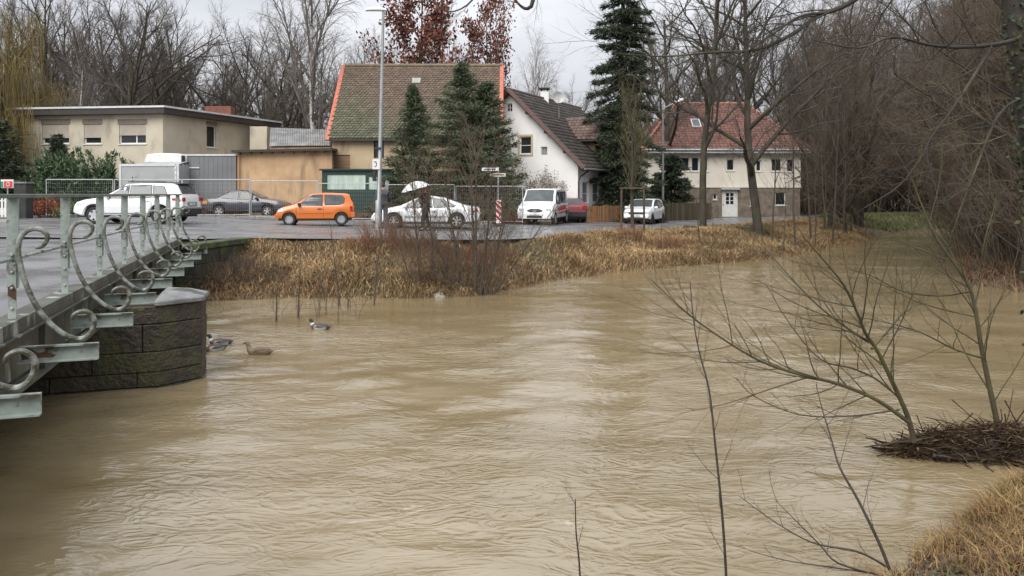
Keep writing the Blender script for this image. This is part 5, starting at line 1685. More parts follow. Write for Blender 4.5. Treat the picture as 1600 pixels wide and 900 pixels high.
for i, (px, d, k, rz, sc) in enumerate([(20, 74, 'upr', 1, 1.2), (130, 76, 'spread2', 2, 1.3), (175, 82, 'upr2', .5, 1.3), (262, 80, 'upr', 3, 1.15), (310, 84, 'spread', 1.1, 1.15), (345, 88, 'upr2', 2, 1.0), (425, 84, 'upr', 4, 1.15),
        (455, 70, 'spread2', 4, 1.1), (545, 78, 'upr2', 1.7, 1.05), (590, 86, 'upr', 2.4, 1.1), (665, 84, 'spread2', .3, 1.05), (740, 88, 'upr2', 5, 1.0), (790, 84, 'spread', 2, .95), (868, 92, 'upr', 1.4, .72), (850, 98, 'spread', 2.9, .7), (940, 90, 'spread2', 1, .8),
        (880, 82, 'thin', 0, 1), (0, 66, 'upr2', 2.1, 1.1), (45, 90, 'spread', 2, 1.3), (110, 68, 'upr', 2.6, 1.1), (150, 96, 'spread2', .2, 1.5), (235, 92, 'spread', 5.1, 1.4), (255, 64, 'upr', .3, 1.0), (330, 74, 'upr', 4.1, .95), (290, 98, 'spread2', 3.3, 1.4), (395, 92, 'spread', .8, 1.2), (440, 96, 'upr2', 3.9, 1.2), (490, 88, 'spread', 2.2, 1.2), (515, 68, 'upr', 5.2, .85), (565, 94, 'spread2', 1.2, 1.1), (620, 96, 'spread', 4.8, 1.1), (700, 94, 'spread2', 2.8, 1.1), (1050, 92, 'spread', .4, 1.5), (1000, 84, 'upr', 3.6, 1.2), (1090, 74, 'upr2', 1.5, 1.2), (1180, 90, 'spread2', 2.5, 1.5), (1230, 78, 'upr', .2, 1.2), (1270, 92, 'spread', 1.6, 1.5), (215, 70, 'spread', 4.4, 1.2), (285, 68, 'upr2', 5.5, 1.05), (420, 62, 'upr', .9, .8), (90, 84, 'spread', 3.1, 1.3)]):
    if k == 'thin': continue
    more(k, px, d, rz, (sc, sc, sc * (1 if i % 2 else .95)), 'leafless tree in the wood far behind the houses', WOOD)

# street trees in front of the cream house
st1 = first('street1', proto(61, 15, .205, [lv(1, 0, 1, seg=10, wob=.03, up=.1, tip=.3), lv(22, .75, .42, .35, .28, 7, .13, .03, .022, .25), lv(8, .65, .5, .4, .2, 5, .14, .02, .016, .3), lv(6, .65, .48, .4, .15, 4, .16, .01, .012, .4, .007), lv(4, .6, .5, .3, .1, 3, .16, 0, .01, .5, .006)]),
      'street_tree', 'straight mossy-trunked leafless tree before the red-roofed house', 'bark_moss', 'twig_dark', at(1098, 40.5), .3)
st2 = first('street2', proto(67, 14, .25, [lv(1, 0, 1, seg=9, wob=.04, up=.08, tip=.3), lv(17, .85, .58, .35, .22, 7, .12, .02, .026, .25), lv(9, .7, .48, .4, .2, 5, .15, .01, .016, .3), lv(7, .65, .48, .4, .15, 4, .16, 0, .012, .4, .007), lv(4, .6, .5, .3, .1, 3, .16, -.01, .01, .5, .006)], (-.10, 0)),
      'street_tree', 'thick leaning leafless tree with wide limbs before the cream house', 'bark_moss', 'twig_dark', at(1187, 40.5), 0)
more('street2', 1040, 62, 2.0, (1.1, 1.1, 1.15), 'tall leafless tree rising behind the red roof on its left')
more('street1', 1150, 74, 1.2, (1.3, 1.3, 1.2), 'tall leafless tree rising behind the middle of the red roof')
more('spread', 1120, 82, 1.9, (1.3, 1.3, 1.35), 'broad leafless tree far behind the red-roofed house')
more('street1', 1275, 66, 3.2, (.9, .9, 1.05), 'leafless tree at the right end of the cream house')

# the thicket along the right bank
TH = 'tangled trees of the thicket on the right bank'
first('thick', thick_o, 'thicket_tree', 'tangled brown leafless tree in the dense thicket on the right bank', 'bark', 'twig_brown', (17.2, 25.5, gz(17.2, 25.5)), 0, (1, 1, 1), TH)
first('thick2', thick_o2, 'thicket_tree', 'tangled brown leafless tree in the dense thicket on the right bank', 'bark_moss', 'twig_brown', (19.5, 29, gz(19.5, 29)), 1, (1, 1, 1.1), TH)
tg = np.random.default_rng(77)
spots = []
for k in range(2600):
    y = tg.uniform(22, 95)
    x = tg.uniform(14, 80)
    px = CX + x / y * F
    if px < 1262 or px > 1790: continue
    if px < 1355 and y < 64: continue
    if in_poly(np.array([x]), np.array([y]), ROAD)[0]: continue
    s = float(river_sd(np.array([x]), np.array([y]))[0])
    if s < .7: continue
    if 1352 < px < 1452 and y < 72: continue
    if any((x - a) ** 2 + (y - b) ** 2 < (1.35 + y * .022) ** 2 for a, b in spots): continue
    spots.append((x, y))
spots = sorted(spots, key=lambda p: p[1])[:125] + [(wx(p_, d_), d_) for p_, d_ in ((1296, 50), (1322, 47.5), (1340, 50.5), (1310, 54), (1345, 54.5))]
for i, (x, y) in enumerate(spots):
    k = ('thick', 'thick2', 'thick', 'thick2', 'thick2', 'thick', 'upr')[i % 7]
    f = tg.uniform(.8, 1.25) * (1 + max(0, y - 38) * .012)
    if k == 'upr': f *= .75
    dup(T[k], (x, y, gz(x, y)), tg.uniform(0, 6.28), (f, f, f * tg.uniform(.95, 1.25)), 'tangled brown leafless tree in the dense thicket on the right bank', TH)
# slim stems on the bank before the cream house
SL = 'slim stems on the bank'
slim_spec = [lv(1, 0, 1, seg=8, wob=.06, up=.03, tip=.2), lv(9, .5, .33, .5, .4, 5, .1, .05, .012, .3), lv(4, .5, .45, .4, .2, 4, .12, .03, .010, .4, .004), lv(3, .5, .5, .3, .1, 3, .12, 0, .008, .5, .003)]
first('slim', proto(71, 8, .048, slim_spec, (.05, 0)), 'slim_tree', 'slim leafless stem rising from the straw-coloured bank right of the leaning street tree', 'bark', 'twig_brown', at(1206, 38), 0, (1, 1, 1), SL)
for i, (px, d, sc) in enumerate([(1224, 36.5, .6), (1243, 39, 1.15), (1268, 41, 1.2), (1274, 40.3, .8), (1300, 42.5, 1.3), (1318, 46, 1.0), (1331, 49, 1.5), (1305, 50, 1.2), (1288, 47, 1.5)]):
    more('slim', px, d, i * 1.3, (sc, sc, sc * 1.05), 'slim leafless stem rising from the straw-coloured bank right of the leaning street tree', SL)

# young staked tree
first('young', proto(73, 6.2, .10, [lv(1, 0, 1, seg=8, wob=.03, up=.1, tip=.2), lv(24, .45, .42, .45, .3, 6, .06, .08, .012, .25), lv(9, .45, .42, .4, .15, 4, .1, .05, .010, .35, .005), lv(5, .5, .5, .3, .1, 3, .12, .02, .01, .5, .004)]),
      'young_tree', 'young leafless street tree held in the wooden stake frame', 'bark_moss', 'twig_olive', at(989, 35), 0)

# ---- russet oaks: branches plus hanging dead leaves
def leaves(pts, n, size, cols, g, name, m, parent, spread=.25, droop=0.0):
    i = g.integers(len(pts), size=n)
    c = pts[i] + g.normal(0, spread, (n, 3))
    a = g.normal(0, 1, (n, 3))
    a /= np.linalg.norm(a, axis=1, keepdims=True)
    b = np.cross(a, g.normal(0, 1, (n, 3)))
    b /= np.linalg.norm(b, axis=1, keepdims=True) + 1e-9
    s = size * g.uniform(.6, 1.4, (n, 1))
    V = np.stack([c - a * s, c + b * s * .55, c + a * s, c - b * s * .55], 1).reshape(-1, 3)
    Q = np.arange(4 * n).reshape(-1, 4)
    col = np.repeat(np.array(cols)[g.integers(len(cols), size=n)] * g.uniform(.7, 1.3, (n, 1)), 4, 0)
    return np_mesh(name, V, Q, None, m, parent, col=col)
M['leaf'] = mat('leaf', (1, 1, 1), (.85, .85, .85), 2, .7, attr=True, spec=.3)
OAK = [(.21, .075, .05), (.16, .055, .04), (.26, .10, .06), (.13, .055, .045)]
def oak(seed, px, d, H, sc, label, n=5200):
    o = proto(seed, H, .22, [lv(1, 0, 1, seg=8, wob=.05, up=.07, tip=.2), lv(16, .75, .45, .5, .25, 6, .1, .05, .02, .25), lv(8, .6, .48, .4, .2, 5, .12, .03, .015, .3), lv(5, .6, .5, .4, .15, 4, .15, .02, .012, .4, .007)])
    e = tree_parts(o, 'oak_tree', label, 'tree', M['bark'], M['twig_dark'], loc=at(px, d), split=2)
    pts = np.concatenate([np.array(p) for l, p, r in o if l >= 2])
    leaves(pts, n, .15, OAK, np.random.default_rng(seed), 'dead_leaves', M['leaf'], e, .28)
    e.scale = sc
    return e
oak(81, 634, 57, 15, (.9, .9, 1.1), 'russet-leaved oak rising behind the barn roof beside the lamp', 8500)
oak(83, 768, 60, 14, (.68, .68, 1.08), 'smaller russet-leaved oak behind the right end of the barn roof', 4800)
oak(87, 588, 60, 10, (.55, .55, .95), 'low russet oak just left of the street lamp', 2200)

# ---- conifers
def conifer(name, label, loc, H, Rb, seed, cols, bare=.05, dens=1.0, droop=.25, bl=.16, power=.8, needle=(.07, .022), top_r=.0, n_sub=26):
    g = np.random.default_rng(seed)
    e = empty(name, loc, 0, label, 'tree')
    TB_ = TB()
    TB_.tube([(0, 0, -.3), (.03, 0, H * .5), (0, .03, H)], [H * .016 + .04, H * .009 + .02, .012], 8)
    TB_.build('trunk', M['bark'], e)
    z = H * bare
    ctr, dirs = [], []
    while z < H * .985:
        t = z / H
        rr = Rb * ((1 - t) ** power) + top_r
        nb = int(g.integers(6, 9))
        a0 = g.uniform(0, 6.28)
        for k in range(nb):
            a = a0 + k * 6.283 / nb + g.normal(0, .2)
            if g.random() < .12: continue
            L_ = rr * g.uniform(.6, 1.22)
            q = np.linspace(0.10, 1, int(max(5, L_ / .13)))
            rise = .18 * (t > .75) - droop * (1 - t * .6) + g.normal(0, .10)
            path = np.stack([np.cos(a) * L_ * q, np.sin(a) * L_ * q, z + L_ * (rise * q + .16 * q ** 2 * (1 if droop > .1 else 0))], -1)
            m_ = int(n_sub * dens)
            for pt, qq in zip(path, q):
                w = .06 + .155 * L_ * (1 - qq * .8)
                c = pt + np.stack([g.normal(0, w, m_), g.normal(0, w, m_), g.normal(0, .07, m_) - .04], -1)
                ctr.append(c)
                out = np.array((np.cos(a), np.sin(a), -.15))
                dirs.append(out + g.normal(0, .55, (m_, 3)))
        z += bl * g.uniform(.8, 1.25) * (1 + (1 - t) * .7) * max(H / 8, .8)
    c, d = np.concatenate(ctr), np.concatenate(dirs)
    d /= np.linalg.norm(d, axis=1, keepdims=True)
    n = len(c)
    s = np.cross(d, g.normal(0, 1, (n, 3)))
    s /= np.linalg.norm(s, axis=1, keepdims=True) + 1e-9
    ln, wd = needle
    l_ = ln * g.uniform(.7, 1.5, (n, 1))
    V = np.stack([c - s * wd, c + s * wd, c + d * l_ * 2], 1).reshape(-1, 3)
    col = np.repeat(np.array(cols)[g.integers(len(cols), size=n)] * g.uniform(.65, 1.35, (n, 1)), 3, 0)
    np_mesh('crown', V, None, np.arange(3 * n).reshape(-1, 3), M['leaf'], e, col=col)
    return e
SPR = [(.072, .105, .058), (.05, .08, .046), (.095, .125, .065), (.13, .115, .07)]
FIR = [(.048, .064, .036), (.034, .048, .028), (.064, .080, .044)]
conifer('spruce_tree', 'small spruce before the barn, nearest to the street lamp', at(646, 40.9), 7.4, 2.35, 91, SPR, .06, .85, .22, .20, .85, (.085, .024))
conifer('spruce_tree', 'tallest dark spruce in front of the barn roof', at(722, 42.2), 8.9, 3.6, 92, SPR, .05, .85, .25, .20, .85, (.085, .024))
conifer('spruce_tree', 'spruce at the right end of the barn touching the white house', at(760, 42.8), 8.1, 2.6, 93, SPR, .05, .75, .2, .21, .75, (.10, .035))
conifer('fir_tree', 'very tall dark fir between the white house and the red roof', at(973, 49), 19.5, 2.6, 94, FIR, .03, 1.0, .6, .16, .45, (.13, .036), n_sub=24)
conifer('fir_tree', 'tiny conifer far behind the white house chimney', at(822, 62), 9.0, 1.3, 95, SPR, .05, .3, .2, .3, .6, (.12, .05))
conifer('yew_tree', 'dark evergreen at the left edge under the willow', at(2, 41.5), 5.4, 2.0, 96, FIR, .03, .28, .1, .30, .6, (.12, .045))
conifer('yew_tree', 'small dark conifer before the left shuttered window', at(90, 42.8), 4.6, .95, 97, FIR, .03, .4, .15, .22, .6, (.10, .04))
conifer('yew_tree', 'dark rounded evergreen bush behind the small white hatchback', at(1048, 55), 4.6, 2.0, 98, FIR, .02, .5, .1, .24, .42, (.12, .045))

# ---- juniper: spreading arching sprays
def sprays(name, label, cat, loc, n, L_, H, rx, ry, cols, seed, m_=34, size=(.07, .03)):
    g = np.random.default_rng(seed)
    e = empty(name, loc, 0, label, cat)
    st, ctr, dirs = TB(), [], []
    for i in range(n):
        a = g.uniform(0, 6.283)
        ll = L_ * g.uniform(.5, 1.1)
        p0 = np.array((g.uniform(-rx, rx), g.uniform(-ry, ry), .1))
        q = np.linspace(0, 1, 9)
        el = g.uniform(.3, 1.1)
        path = p0 + np.stack([np.cos(a) * ll * q * math.cos(el), np.sin(a) * ll * q * math.cos(el) * .7, np.minimum(H, 9) * g.uniform(.5, 1.0) * q ** .7 * math.sin(el) * 1.2], -1)
        st.tube(path, np.linspace(.02, .005, 9), 3)
        for pt, qq in zip(path[2:], q[2:]):
            c = pt + g.normal(0, .13, (m_, 3)) * (1.1 - .5 * qq)
            ctr.append(c)
            dirs.append(path[-1] - path[-3] + g.normal(0, .25, (m_, 3)))
    st.build('stems', M['bark'], e)
    c, d = np.concatenate(ctr), np.concatenate(dirs)
    d /= np.linalg.norm(d, axis=1, keepdims=True)
    k = len(c)
    s = np.cross(d, g.normal(0, 1, (k, 3)))
    s /= np.linalg.norm(s, axis=1, keepdims=True) + 1e-9
    V = np.stack([c - s * size[1], c + s * size[1], c + d * size[0] * 2.2 * g.uniform(.7, 1.3, (k, 1))], 1).reshape(-1, 3)
    col = np.repeat(np.array(cols)[g.integers(len(cols), size=k)] * g.uniform(.6, 1.4, (k, 1)), 3, 0)
    np_mesh('foliage', V, None, np.arange(3 * k).reshape(-1, 3), M['leaf'], e, col=col)
    return e
sprays('juniper_bush', 'wide feathery green juniper bush in front of the flat-roofed house', 'bush', at(140, 42.4), 190, 2.4, 3.4, 2.4, .8, [(.075, .125, .06), (.055, .095, .05), (.11, .15, .075)], 101, 30, (.10, .045))
sprays('evergreen_shrub', 'low dark shrub at the fence behind the white coupe', 'bush', at(765, 41.5), 26, 1.0, 1.6, .8, .4, FIR, 103, 24, (.09, .04))

# ---- flowering pale shrub and red-leaved shrub
def leaf_bush(name, label, loc, spec, H, seed, twig, n, size, cols, sp=.12):
    g = np.random.default_rng(seed)
    out = []
    for k in range(9):
        a = k * .7 + g.uniform(0, .4)
        grow(out, np.array((.12 * math.cos(a), .12 * math.sin(a), -.1)), unit(np.array((math.cos(a) * .7, math.sin(a) * .7, 1.0))), H * g.uniform(.8, 1.1), .028, 0, spec, g)
    e = tree_parts(out, name, label, 'bush', M['bark'], M[twig], loc=loc, split=1, sides=(5, 4, 3))
    if n:
        pts = np.concatenate([np.array(p) for l, p, r in out if l >= 1])
        leaves(pts, n, size, cols, g, 'blossom' if 'pale' in label else 'leaves', M['leaf'], e, sp)
    return e
BUSH = [lv(1, 0, 1, seg=5, wob=.1, up=.03, tip=.3), lv(9, .6, .5, .4, .2, 4, .12, .03, .012, .35, .006), lv(6, .6, .5, .4, .15, 3, .15, .02, .01, .5, .005)]
leaf_bush('flowering_shrub', 'pale blossoming shrub against the white house wall', (wx(832, 45.0), 45.0, -.15), BUSH, 2.9, 111, 'twig_brown', 4200, .06, [(.45, .40, .36), (.35, .28, .25), (.25, .2, .15)])
leaf_bush('red_shrub', 'small red-leaved shrub behind the fence at the left', (wx(71, 38.6), 38.6, .33), BUSH, 1.15, 113, 'twig_red', 900, .045, [(.40, .06, .04), (.30, .05, .03), (.45, .12, .06)])
leaf_bush('green_shrub', 'low yellow-green shrub right of the red-leaved one', (wx(99, 38.7), 38.7, .33), BUSH, .9, 114, 'twig_olive', 700, .04, [(.16, .19, .05), (.11, .15, .05)])

# ---- willow at the left: long hanging rods
def willow(label, loc, seed):
    g = np.random.default_rng(seed)
    e = empty('willow_tree', loc, 0, label, 'tree')
    o = []
    grow(o, np.array((0, 0, -.3)), np.array((0, 0, 1.0)), 7.5, .42, 0, [lv(1, 0, 1, seg=7, wob=.05, up=.05, tip=.45), lv(18, .9, .62, .2, .4, 7, .10, .02, .025, .25), lv(7, .7, .5, .3, .2, 5, .14, .0, .018, .35)], g)
    tr_ = TB()
    for l, p, r in o: tr_.tube(p, r, (9, 6, 4)[l])
    tr_.build('trunk', M['bark'], e)
    rods = TB()
    pts = np.concatenate([np.array(p)[1:] for l, p, r in o if l >= 1])
    for i in range(2600):
        p = pts[g.integers(len(pts))] + g.normal(0, .2, 3)
        ll = g.uniform(1.2, 4.6)
        a = g.uniform(0, 6.28)
        q = np.linspace(0, 1, 6)
        out = .55 * g.uniform(.2, 1)
        path = p + np.stack([np.cos(a) * out * q ** .5 + g.normal(0, .03, 6), np.sin(a) * out * q ** .5 + g.normal(0, .03, 6), .25 * np.sin(q * 3) * (1 - q) - ll * q ** 1.2], -1)
        rods.tube(path, np.linspace(.012, .006, 6), 3)
    rods.build('hanging_rods', M['willow'], e)
    return e
M['willow'] = mat('willow_rods', (.26, .19, .06), (.17, .13, .05), .8, .8)
wl_ = willow('golden weeping willow hanging in at the left edge', at(15, 45), 121)
wl_.scale = (1.0, 1.0, 1.08)
# ------------------------------------------------------------------ bank vegetation
def blades(name, pos, ln, lean, col, m, w=.012, label=None, seed=5, bend=.6, parent=None, down=0.25):
    g = np.random.default_rng(seed)
    n = len(pos)
    a = g.uniform(0, 6.283, n)
    d = np.stack([np.cos(a), np.sin(a), np.zeros(n)], -1)
    l_ = (ln * g.uniform(.5, 1.25, n))[:, None]
    k = (lean * g.uniform(.3, 1.5, n))[:, None]
    upv = np.array((0, 0, 1.0))
    p0 = pos
    p1 = p0 + l_ * .5 * (upv * 1.0 + d * k * .5)
    p2 = p0 + l_ * (upv * (1 - down * k) + d * k * 1.1)
    s = np.stack([-d[:, 1], d[:, 0], np.zeros(n)], -1)
    s = s * np.cos(.6) + d * np.sin(.6) * g.choice([-1, 1], n)[:, None]
    ww = (w * g.uniform(.6, 1.4, n))[:, None]
    V = np.stack([p0 - s * ww, p0 + s * ww, p1 + s * ww * .8, p1 - s * ww * .8, p2], 1).reshape(-1, 3)
    b = np.arange(n)[:, None] * 5
    Q = b + np.array([[0, 1, 2, 3]])
    T_ = b + np.array([[3, 2, 4]])
    o = np_mesh(name, V, Q, T_, m, parent, col=np.repeat(col, 5, 0))
    return o
M['grass'] = mat('dry_grass', (1, 1, 1), (.8, .8, .8), 2, .8, attr=True, spec=.25)
STRAW = np.array([(.40, .29, .15), (.33, .225, .11), (.46, .35, .19), (.26, .17, .085), (.38, .245, .12)])
GREEN = np.array([(.13, .16, .05), (.10, .13, .045), (.18, .19, .07)])
BROWN = np.array([(.22, .135, .075), (.16, .10, .06), (.25, .145, .08), (.12, .08, .052)])

bg = np.random.default_rng(31)
def scatter(n, xr, yr, smin, smax, side=1):
    X, Y = bg.uniform(*xr, n), bg.uniform(*yr, n)
    s = river_sd(X, Y)
    ok = (s > smin) & (s < smax)
    return X[ok], Y[ok], s[ok]
def off_road(X, Y):
    n = len(ROAD)
    ins = np.zeros(X.shape, bool)
    for i in range(n):
        ax, ay = ROAD[i]
        bx, by = ROAD[(i + 1) % n]
        c = ((ay > Y) != (by > Y))
        ins ^= c & (X < ax + (Y - ay) * (bx - ax) / ((by - ay) or 1e-9))
    return ~ins
def pick(pal, n): return pal[bg.integers(len(pal), size=n)] * bg.uniform(.7, 1.25, (n, 1))

# far bank: straw, greener strip next to the street, brown rank growth on the left
X, Y, s = scatter(700000, (-9.3, 24), (20.5, 56), -.15, 11)
ok = off_road(X, Y) & (Y > 20.5) & (Y < 56) & ((Y > X * 1.35 - 4) | (X < 12)) & (Y > .9 * X + 15)
X, Y, s = X[ok], Y[ok], s[ok]
keep = bg.random(len(X)) < np.clip(1.25 - s * .05, .4, 1) * np.clip(1.25 - (Y - 20) * .012, .5, 1)
X, Y, s = X[keep][:150000], Y[keep][:150000], s[keep][:150000]
n = len(X)
patch = wobble(X, Y, .9, 61) + .5 * wobble(X, Y, 2.6, 62)
col = pick(STRAW * 1.12, n)
left = np.clip((-X - 4.5) / 4, 0, 1) * .55 + .1
br = bg.random(n) < left * .7 + .25 * (s < .8) + .06
col[br] = pick(BROWN, n)[br]
grn = (patch + .32 * bg.normal(size=n) > .66) | ((s > 4.2) & (bg.random(n) < .35))
col[grn] = pick(GREEN, n)[grn]
ln = np.where(grn, .16, .40) * np.interp(s, [0, .6, 1.8, 3.0, 5], [.7, 1.0, .9, .75, .6]) * np.clip(1 + .9 * wobble(X, Y, 2.2, 64) + .5 * wobble(X, Y, 5, 65), .35, 1.9)
col *= np.clip(1 + .55 * wobble(X, Y, .8, 66) + .45 * wobble(X, Y, 3.3, 67), .45, 1.5)[:, None]
pos = np.stack([X, Y, ground_z(X, Y) - .02], -1)
tag(blades('dry_grass', pos, ln, 1.15, col, M['grass'], .0085, seed=71, down=.42), 'straw-coloured dry grass covering the far river bank', 'grass', kind='stuff')

# near bank corner: golden tufts along the edge, trampled brown litter behind
X, Y, s = scatter(420000, (1.6, 9), (2.6, 10.5), -.08, 3.5)
ok = (X / Y > .36)
X, Y, s = X[ok], Y[ok], s[ok]
tuft = wobble(X, Y, 5.5, 81, 9) + .8 * wobble(X, Y, 11, 82, 9)
edge = np.clip(1.25 - s / 1.1, 0, 1)
keep = bg.random(len(X)) < np.clip((tuft + .05 + .35 * edge) * 2.2, .22, 1) * (.16 + .30 * edge)
X, Y, s, tuft, edge = (v[keep][:30000] for v in (X, Y, s, tuft, edge))
n = len(X)
col = pick(STRAW * np.array((.80, .74, .60)), n)
br = bg.random(n) < np.clip(.85 - .6 * edge - .4 * tuft, .15, .85)
col[br] = pick(BROWN * .7, n)[br]
gr_ = bg.random(n) < np.clip(.35 * wobble(X, Y, 1.7, 83) - .02, 0, .4)
col[gr_] = pick(GREEN, n)[gr_]
pos = np.stack([X, Y, ground_z(X, Y) - .01], -1)
ln = (.07 + .12 * edge) * np.clip(1 + .9 * tuft, .5, 1.7)
tag(blades('dry_grass', pos, ln, .95, col, M['grass'], .0036, seed=73, down=.3), 'straw-coloured dry grass on the near bank corner at lower right', 'grass', kind='stuff')
lx, ly, ls = scatter(60000, (1.4, 9), (2.6, 10.2), .05, 3.4)
ok = lx / ly > .34
lx, ly = lx[ok][:5200], ly[ok][:5200]
tag(leaves(np.stack([lx, ly, ground_z(lx, ly) + .015], -1), 5200, .022, [(.11, .07, .035), (.07, .045, .026), (.16, .11, .06), (.06, .06, .03)], bg, 'leaf_litter', M['leaf'], None, .012), 'dead brown leaves and litter lying on the near bank corner', 'leaf litter', kind='stuff')
# green grass strip where the river bends away
X, Y, s = scatter(60000, (20, 42), (55, 70), .3, 7)
ok = ~in_poly(X, Y, ROAD) & (X / Y > .40) & (Y > X * 1.35 + 14)
X, Y = X[ok][:9000], Y[ok][:9000]
pos = np.stack([X, Y, ground_z(X, Y) - .02], -1)
tag(blades('grass_strip', pos, np.full(len(X), .3), .5, pick(GREEN, len(X)), M['grass'], .02, seed=76), 'green grass strip on the far bank at the river bend', 'grass', kind='stuff')
# right bank litter
X, Y, s = scatter(120000, (14, 34), (21, 55), -.1, 5)
ok = (Y < X * 1.75) & (X > 13.5)
X, Y, s = X[ok][:14000], Y[ok][:14000], s[ok][:14000]
pos = np.stack([X, Y, ground_z(X, Y) - .02], -1)
tag(blades('dead_undergrowth', pos, np.full(len(X), .4), 1.0, pick(BROWN, len(X)), M['grass'], .014, seed=74), 'dead brown undergrowth covering the right bank', 'undergrowth', kind='stuff')

# reddish brush on the slope: many thin stems
RB = 'reddish brush clumps on the bank slope'
brush_spec = [lv(1, 0, 1, seg=5, wob=.09, up=.02, tip=.35), lv(7, .5, .5, .4, .2, 4, .12, .03, .008, .4, .0045), lv(4, .5, .5, .4, .15, 3, .14, .02, .008, .5, .0035)]
def brush(seed, H, n, spread, r=.011):
    g = np.random.default_rng(seed)
    out = []
    for k in range(n):
        a = g.uniform(0, 6.28)
        rad = spread * g.uniform(0, 1) ** .5
        grow(out, np.array((rad * math.cos(a), rad * math.sin(a), -.1)), unit(np.array((math.cos(a) * .45 * rad / spread + g.normal(0, .12), math.sin(a) * .45 * rad / spread + g.normal(0, .12), 1.0))), H * g.uniform(.6, 1.15), r, 0, brush_spec, g)
    return out
def brush_obj(out, label, loc, twig, group=None, name='brush_shrub'):
    e = empty(name, loc, 0, label, 'shrub', group)
    t_, c_ = TB(), TB()
    for l, p, r in out: (t_ if l == 0 else c_).tube(p, r, 4 if l == 0 else 3)
    t_.build('stems', twig, e)
    c_.build('twigs', twig, e)
    return e
b0 = brush_obj(brush(131, .95, 46, .6), 'reddish leafless brush clump on the slope below the street lamp', at(600, 24.4), M['twig_red'], RB)
T['brush'] = b0
for i, (px, d, sc) in enumerate([(565, 24.2, .6), (640, 24.2, .8), (675, 24.4, .8), (708, 24.2, .85), (745, 24.5, .9), (780, 25.4, .7), (690, 23.2, .7), (735, 23.1, .8)]):
    dup(b0, at(px, d), i * .9, (sc, sc, sc * .95), 'reddish leafless brush clump on the slope below the street lamp', RB)
bb = brush_obj(brush(133, .7, 34, .6), 'brown rank weed clump on the bank beside the bridge end', at(345, 22.6), M['twig_brown'], 'brown weeds beside the bridge end')
T['weeds'] = bb
for i, (px, d, sc) in enumerate([(325, 21.6, .9), (365, 22.2, 1.0), (395, 22.6, .8), (350, 21.7, .9), (430, 22.2, .6), (410, 21.9, .6)]):
    dup(bb, at(px, d), i * 1.1, sc, 'brown rank weed clump on the bank beside the bridge end', 'brown weeds beside the bridge end')
for i, (px, d, sc, lb) in enumerate([(985, 33.4, .75, 'rust-brown weed tuft at the foot of the staked tree'), (893, 29.5, .5, 'small brown weed tuft on the bank below the van'), (1040, 33.0, .8, 'dark brush tuft at the water edge below the small hatchback')]):
    dup(b0, at(px, d), i * 2.0, sc, lb, 'weed tufts on the straw bank')

for i, (px, sc) in enumerate([(318, .9), (345, .7), (362, .8), (425, .8), (440, .9), (618, 1.3), (634, 1.4), (690, 1.3), (612, 1.2), (795, .9), (808, .8)]):
    dup(b0, at(px, 40.25), i * 1.7, (sc, sc, sc), 'dry brown weed clump growing along the back of the wire fence', 'weeds behind the wire fence')
US = 'brown understory bushes under the bare trees'
us0 = brush_obj(brush(137, 3.0, 60, 1.3, .02), 'dense brown understory bush beneath the thicket trees', (18.5, 24.8, gz(18.5, 24.8)), M['twig_brown'], US, 'understory_bush')
ug = np.random.default_rng(139)
cnt = 0
for k in range(1500):
    y = ug.uniform(22.5, 95)
    x = ug.uniform(14, 75)
    px = CX + x / y * F
    if px < 1255 or px > 1720 or (px < 1345 and y < 64): continue
    if in_poly(np.array([x]), np.array([y]), ROAD)[0]: continue
    s_ = float(river_sd(np.array([x]), np.array([y]))[0])
    if s_ < .2 or (s_ > 9 and y < 60) or (1345 < px < 1465 and y < 72): continue
    f = ug.uniform(.7, 1.3) * (1 + max(0, y - 40) * .014)
    dup(us0, (x, y, gz(x, y)), ug.uniform(0, 6.28), (f, f, f), 'dense brown understory bush beneath the thicket trees', US)
    cnt += 1
    if cnt > 90: break
WU = 'brown bushes at the foot of the wood behind the houses'
for i, px in enumerate(list(range(30, 560, 26)) + list(range(800, 1010, 26)) + list(range(1020, 1300, 30))):
    d = ug.uniform(64, 86)
    f = ug.uniform(1.6, 2.6)
    dup(us0, at(px, d), ug.uniform(0, 6.28), (f, f, f), 'brown leafless bush at the foot of the wood behind the houses', WU)

# multi-stemmed alders at the water's edge
def clump(name, label, loc, stems, seed, spec, twig='twig_brown', bark='bark'):
    """stems: (base dx, dy, tip dx, dy, height, radius)"""
    g = np.random.default_rng(seed)
    e = empty(name, loc, 0, label, 'tree')
    out = []
    for (bx, by, tx, ty, h, r) in stems:
        v = np.array((tx - bx, ty - by, h))
        grow(out, np.array((bx, by, -.45)), unit(v), float(np.linalg.norm(v)) + .45, r * 1.2, 0, spec, g)
    t_, c_ = TB(), TB()
    for l, p, r in out: (t_ if l == 0 else c_).tube(p, r, 6 if l == 0 else 3)
    t_.build('trunk', M[bark], e)
    c_.build('crown', M[twig], e)
    return e
AL = [lv(1, 0, 1, seg=8, wob=.03, up=.02, tip=.2), lv(22, .6, .34, .45, .12, 5, .10, .04, .010, .3, .006), lv(6, .55, .45, .4, .2, 4, .12, .03, .009, .4, .005), lv(4, .5, .5, .3, .2, 3, .12, .0, .008, .5, .0042)]
clump('alder_clump', 'many-stemmed leafless shrub fanning up at the water before the coupe', (wx(742, 22.0), 22.0, WATER), [(-.15, 0, -.9, .3, 4.2, .04), (-.05, .1, -.15, .3, 5.0, .05), (0, 0, .05, 0, 4.6, .045), (.1, 0, .7, .2, 4.4, .042), (.05, .1, 1.4, .4, 3.4, .03), (-.2, 0, -1.7, .2, 3.2, .03), (.15, -.1, 2.1, 0, 2.6, .026), (-.1, -.1, -2.0, -.2, 2.2, .022), (.2, 0, 1.1, -.3, 3.0, .028)], 141, AL)
